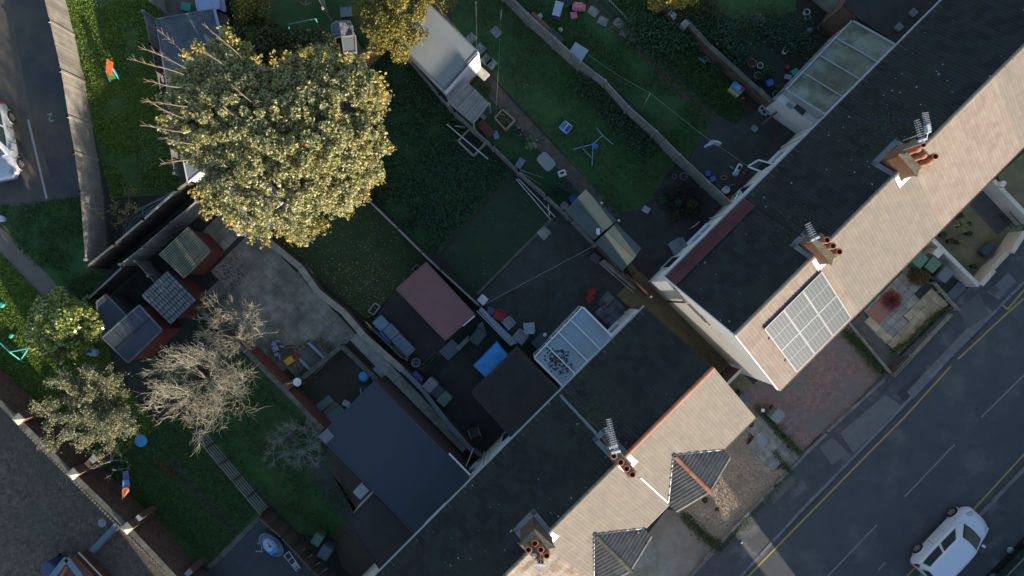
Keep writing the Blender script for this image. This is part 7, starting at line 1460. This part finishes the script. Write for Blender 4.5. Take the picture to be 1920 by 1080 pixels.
# porch at the bottom left corner
t = thing('brick_porch', 'brown brick porch wall with a tan capping rail at the bottom left corner', 'wall', (*W(170, 1050), 0))
MB().prism(PW([(135, 1045), (163, 1030), (215, 1085), (190, 1130), (150, 1100)]), 0, .9).build('wall', mat('rust brick', (.16, .07, .045), (.11, .05, .035), bump=.4), t)
MB().beam(W3(147, 1035, .95), W3(195, 1085, .95), .06, .05).build('rail', COPE, t)
t = thing('porch_roof', 'small porch frame with blue grey sides at the bottom edge', 'porch', (*W(125, 1070), 0))
for a, c in (((125, 1047), (95, 1085)), ((125, 1047), (152, 1082))): MB().beam(W3(*a, 1.2), W3(*c, 1.2), .28, .06).build('side', plain('steel blue paint', (.16, .22, .29)), t)
MB().beam(W3(126, 1062, 1.1), W3(112, 1085, 1.1), .1, .1).build('seat', TERRA, t)
t = thing('yard_step', 'long pale blue grey kerb step across the brick yard', 'kerb', (*W(195, 1005), 0)); MB().beam(W3(222, 982, .1), W3(174, 1032, .1), .30, .2).build('step', plain('blue step', (.15, .20, .26), .8, .3), t); MB().beam(W3(227, 986, .22), W3(178, 1037, .22), .05, .05).build('edge', COPEG, t)
props(MB().lathe((*W(192, 980), .012), [(.22, 0), (.22, .02), (.01, .021)], 18).build('manhole_cover', GREYP), 'round grey manhole cover in the brick yard', 'cover')
# ---------------------------------------------------------------- cars
def car(label, center, heading, L_, Wd, Hh, paint, kind='hatch', name='parked_car'):
    t = thing(name, label, 'car', (center[0], center[1], .012), heading); hw = Wd/2; Lh = L_/2
    P = dict(hatch=dict(st=[(-1, .78, .62, .34), (-.955, .93, .86, .24), (-.80, .99, .95, .20), (-.45, 1, .95, .19), (0, 1, .93, .18), (.35, 1, .90, .18), (.60, .985, .86, .19), (.80, .95, .78, .20), (.93, .84, .66, .24), (1, .62, .52, .34)], gb=(-.93, .42), gt=(-.72, .05), belt=.92),
             mpv=dict(st=[(-1, .84, .70, .36), (-.965, .95, .98, .26), (-.80, .99, 1.04, .20), (-.45, 1, 1.04, .19), (0, 1, 1.03, .18), (.40, 1, 1.01, .18), (.60, .985, .98, .19), (.80, .94, .88, .20), (.93, .82, .74, .24), (1, .60, .56, .34)], gb=(-.965, .56), gt=(-.88, .20), belt=1.02))[kind]
    # lower body: rounded sections lofted along the car
    b = MB(); secs = []; K = 12
    for x, wf, zt, zb in P['st']:
        w_ = hw*wf; zt *= Hh/1.5; sec = [(0, zb), (w_*.78, zb), (w_*.93, zb+.05), (w_*.985, zb+.18), (w_, zt*.62), (w_*.985, zt*.80), (w_*.95, zt-.07), (w_*.88, zt-.015), (w_*.70, zt+.01), (w_*.35, zt+.035), (0, zt+.045)]
        ring_ = [(x*Lh, y, z) for y, z in sec]+[(x*Lh, -y, z) for y, z in sec[-2:0:-1]]; secs.append(ring_)
    K = len(secs[0])
    for s_ in secs: b.v += s_
    for i in range(len(secs)-1):
        for k in range(K): b.f.append((i*K+k, i*K+(k+1) % K, (i+1)*K+(k+1) % K, (i+1)*K+k))
    b.f.append(tuple(range(K))); b.f.append(tuple(range((len(secs)-1)*K, len(secs)*K))[::-1])
    o = b.build('body', paint, t, world=False, smooth=True); md = o.modifiers.new('s', 'SUBSURF'); md.levels = md.render_levels = 2
    # cabin
    zb_ = P['belt']*Hh/1.5-.03; (g0, g1), (t0, t1) = P['gb'], P['gt']; zt_ = Hh-.05
    def cab(f, side, v):   # f 0 rear .. 1 front ; v 0 belt .. 1 roof
        x = ((g0+(g1-g0)*f)*(1-v)+(t0+(t1-t0)*f)*v)*Lh; cf = 1-.10*(abs(f-.5)*2)**4
        y = side*hw*((.90)*(1-v)+(.69)*v)*cf; return (x, y, zb_+(zt_-zb_)*v+.0)
    N = 12; M_ = 5; b = MB(); cols = []
    for j in range(M_+1):
        v = j/M_; rg = [cab(i/N, 1, v) for i in range(N+1)]
        fr, rr2 = rg[-1], rg[0]; bow = .10*(1-v*.35); fm = [(fr[0]+bow*math.sin(math.pi*k/6), fr[1]*(1-2*k/6), fr[2]) for k in range(1, 6)]
        rg2 = [cab(i/N, -1, v) for i in range(N, -1, -1)]; rm = [(rr2[0]-bow*.5*math.sin(math.pi*k/6), -rr2[1]*(1-2*k/6), rr2[2]) for k in range(1, 6)]
        cols.append(rg+fm+rg2+rm)
    K = len(cols[0])
    for c_ in cols: b.v += c_
    for j in range(M_):
        for k in range(K): b.f.append((j*K+k, j*K+(k+1) % K, (j+1)*K+(k+1) % K, (j+1)*K+k))
    # roof crown
    cx = (t0+t1)/2*Lh; base = M_*K
    for s_, dz in ((.93, .028), (.72, .045), (.38, .055)):
        k0 = len(b.v); b.v += [(cx+(x-cx)*s_, y*s_, zt_+dz) for x, y, z in cols[-1]]
        for k in range(K): b.f.append((base+k, base+(k+1) % K, k0+(k+1) % K, k0+k))
        base = k0
    b.f.append(tuple(range(base, base+K)))
    b.build('cabin', paint, t, world=False, smooth=True, sharp=50)
    GL = mat('car glass', (.030, .050, .055), (.022, .038, .042), rough=.05, bump=0, spec=1.0)
    def off(p, q, r_, e=.008): return (Vector(q)-Vector(p)).cross(Vector(r_)-Vector(p)).normalized()*e
    def patch(name_, fn, nu=8, nv=4, m=GL, outw=None):
        b = MB(); G = [[Vector(fn(i/nu, j/nv)) for i in range(nu+1)] for j in range(nv+1)]
        for row in G: b.v += [tuple(q+outw(q)) for q in row]
        for j in range(nv):
            for i in range(nu): a = j*(nu+1)+i; b.f.append((a, a+1, a+nu+2, a+nu+1))
        return b.build(name_, m, t, world=False, smooth=True)
    for s_ in (1, -1):
        for (fa, fb) in ((.50, .90), (.10, .45)) if kind == 'hatch' else ((.52, .86), (.08, .47)):
            patch('side_window', lambda u, v: cab(fa+(fb-fa)*u*(1 if v < .6 else 1), s_, .10+.76*v), outw=lambda q: Vector((0, s_*.009, .004)))
        b = MB().box(((g1-.03)*Lh*.90, s_*(hw+.06), zb_+.03), (.12, .16, .12)).build('wing_mirror', paint, t, world=False, bevel=.03)
    def front(u, v):
        v = .07+.84*v; a = cab(1, 1, v); k = u*.86+.07; bow = .10*(1-v*.35); return (a[0]+bow*math.sin(math.pi*k), a[1]*(1-2*k), a[2])
    def rear(u, v):
        v = .12+.76*v; a = cab(0, 1, v); k = u*.80+.10; bow = .05*(1-v*.35); return (a[0]-bow*math.sin(math.pi*k), a[1]*(1-2*k), a[2])
    nf = Vector(((t1-g1)*Lh, 0, zt_-zb_)); nfv = Vector((nf.z, 0, -nf.x)).normalized()*.012; patch('windscreen', front, outw=lambda q: nfv)
    nr = Vector(((t0-g0)*Lh, 0, zt_-zb_)); nrv = Vector((-nr.z, 0, nr.x)).normalized()*.012; patch('rear_window', rear, outw=lambda q: nrv)
    MB().tube([(g1*Lh+.02, -hw*.62, zb_+.05), (g1*Lh-.04, hw*.05, zb_+.09)], .012, 5).build('wiper', BLACK, t, world=False)
    # wheels
    wb = L_*.62; x0 = -wb/2-.02*L_
    for i, x in enumerate((-wb*.5+.0, wb*.5)):
        for s_ in (1, -1):
            wh = MB().tube([(x, s_*(hw-.20), .30), (x, s_*(hw+.012), .30)], .30, 22).build('wheel', plain('tyre rubber', (.02, .02, .021), .9), t, world=False, bevel=.02)
            o = MB().tube([(x, s_*(hw+.010), .30), (x, s_*(hw+.022), .30)], .20, 18).build('rim', plain('grey hub', (.10, .105, .11), .5), wh, world=False)
            b = MB()
            for k in range(5): a = 2*math.pi*k/5; b.beam((x, s_*(hw+.024), .30), (x+.18*math.cos(a), s_*(hw+.024), .30+.18*math.sin(a)), .03, .045)
            b.build('spokes', plain('alloy', (.40, .41, .42), .35, metal=.5), wh, world=False)
            pts = [(x+.355*math.cos(math.pi*k/10), s_*(hw-.012), .30+.355*math.sin(math.pi*k/10)) for k in range(11)]; MB().tube(pts, .03, 6).build('wheel_arch', paint, t, world=False, smooth=True)
    for s_ in (1, -1):
        z = P['st'][-3][2]*Hh/1.5
        MB().box((Lh*.82, s_*hw*.68, z-.045), (.34, .20, .12), s_*R(-24)).build('headlight', plain('clear lamp', (.45, .48, .52), .15, metal=.3), t, world=False, bevel=.04)
        MB().box((-Lh*.955, s_*hw*.82, .86*Hh/1.5), (.16, .13, .34)).build('tail_light', plain('lamp red', (.32, .012, .015), .2), t, world=False, bevel=.03)
        for x in (-.05, .33 if kind == 'hatch' else .42): pass
    for x in (Lh*.985, -Lh*.985): MB().box((x, 0, .40), (.05, .50, .11)).build('number_plate', WHP if x > 0 else YELP, t, world=False)
    for s_ in (1, -1):
        for f_ in (.0, .5): MB().box((f_*Lh*.9-.25*Lh, s_*(hw+.012), .80*Hh/1.5), (.16, .02, .03)).build('door_handle', paint, t, world=False)
        for f_ in (-.30, .10, .52): MB().box((f_*Lh, s_*(hw+.0005), .62*Hh/1.5), (.012, .012, .50*Hh/1.5)).build('door_gap', BLACK, t, world=False)
    return t
def paintm(name, c, metal=0.0): return mat(name, c, tuple(x*.96 for x in c), scale=.8, rough=.28, bump=0, metal=metal, coat=.8)
wf, wr_ = Vector(W(1784, 960, .3)), Vector(W(1718, 1029, .3)); hd = (wf-wr_).normalized(); rt_ = Vector((hd.y, -hd.x))
c0 = (wf+wr_)/2+rt_*.84; c0 += hd*.02
car('white people carrier on the road at the bottom right', c0, math.atan2(hd.y, hd.x), 4.05, 1.68, 1.62, paintm('sky tinted white paint', (.56, .62, .72)), 'mpv')  # white paint tinted blue to carry the sky's reflection
wf, wr_ = Vector(W(40, 304, .3)), Vector(W(24, 222, .3)); hd = (wf-wr_).normalized(); lf = Vector((-hd.y, hd.x))
c1 = (wf+wr_)/2-lf*.86
car('silver hatchback in the car park cut by the left edge', c1, math.atan2(hd.y, hd.x), 3.85, 1.68, 1.45, paintm('silver car paint', (.56, .58, .60), .3), 'hatch')
c2 = Vector(W(1908, 1066)); hd = Vector((Q, Q))
car('dark green car at the very bottom right corner', c2+Vector((.0, .0)), R(45), 4.1, 1.72, 1.45, paintm('dark green car paint', (.020, .035, .035)), 'hatch')
props(MB().lathe((*W(1897, 1033, .3), .12), [(.08, 0), (.17, .06), (.17, .12), (.02, .14)], 14).build('hub_cap', STEEL, smooth=True), 'silver hub cap lying on the kerb beside the dark green car', 'hub cap')
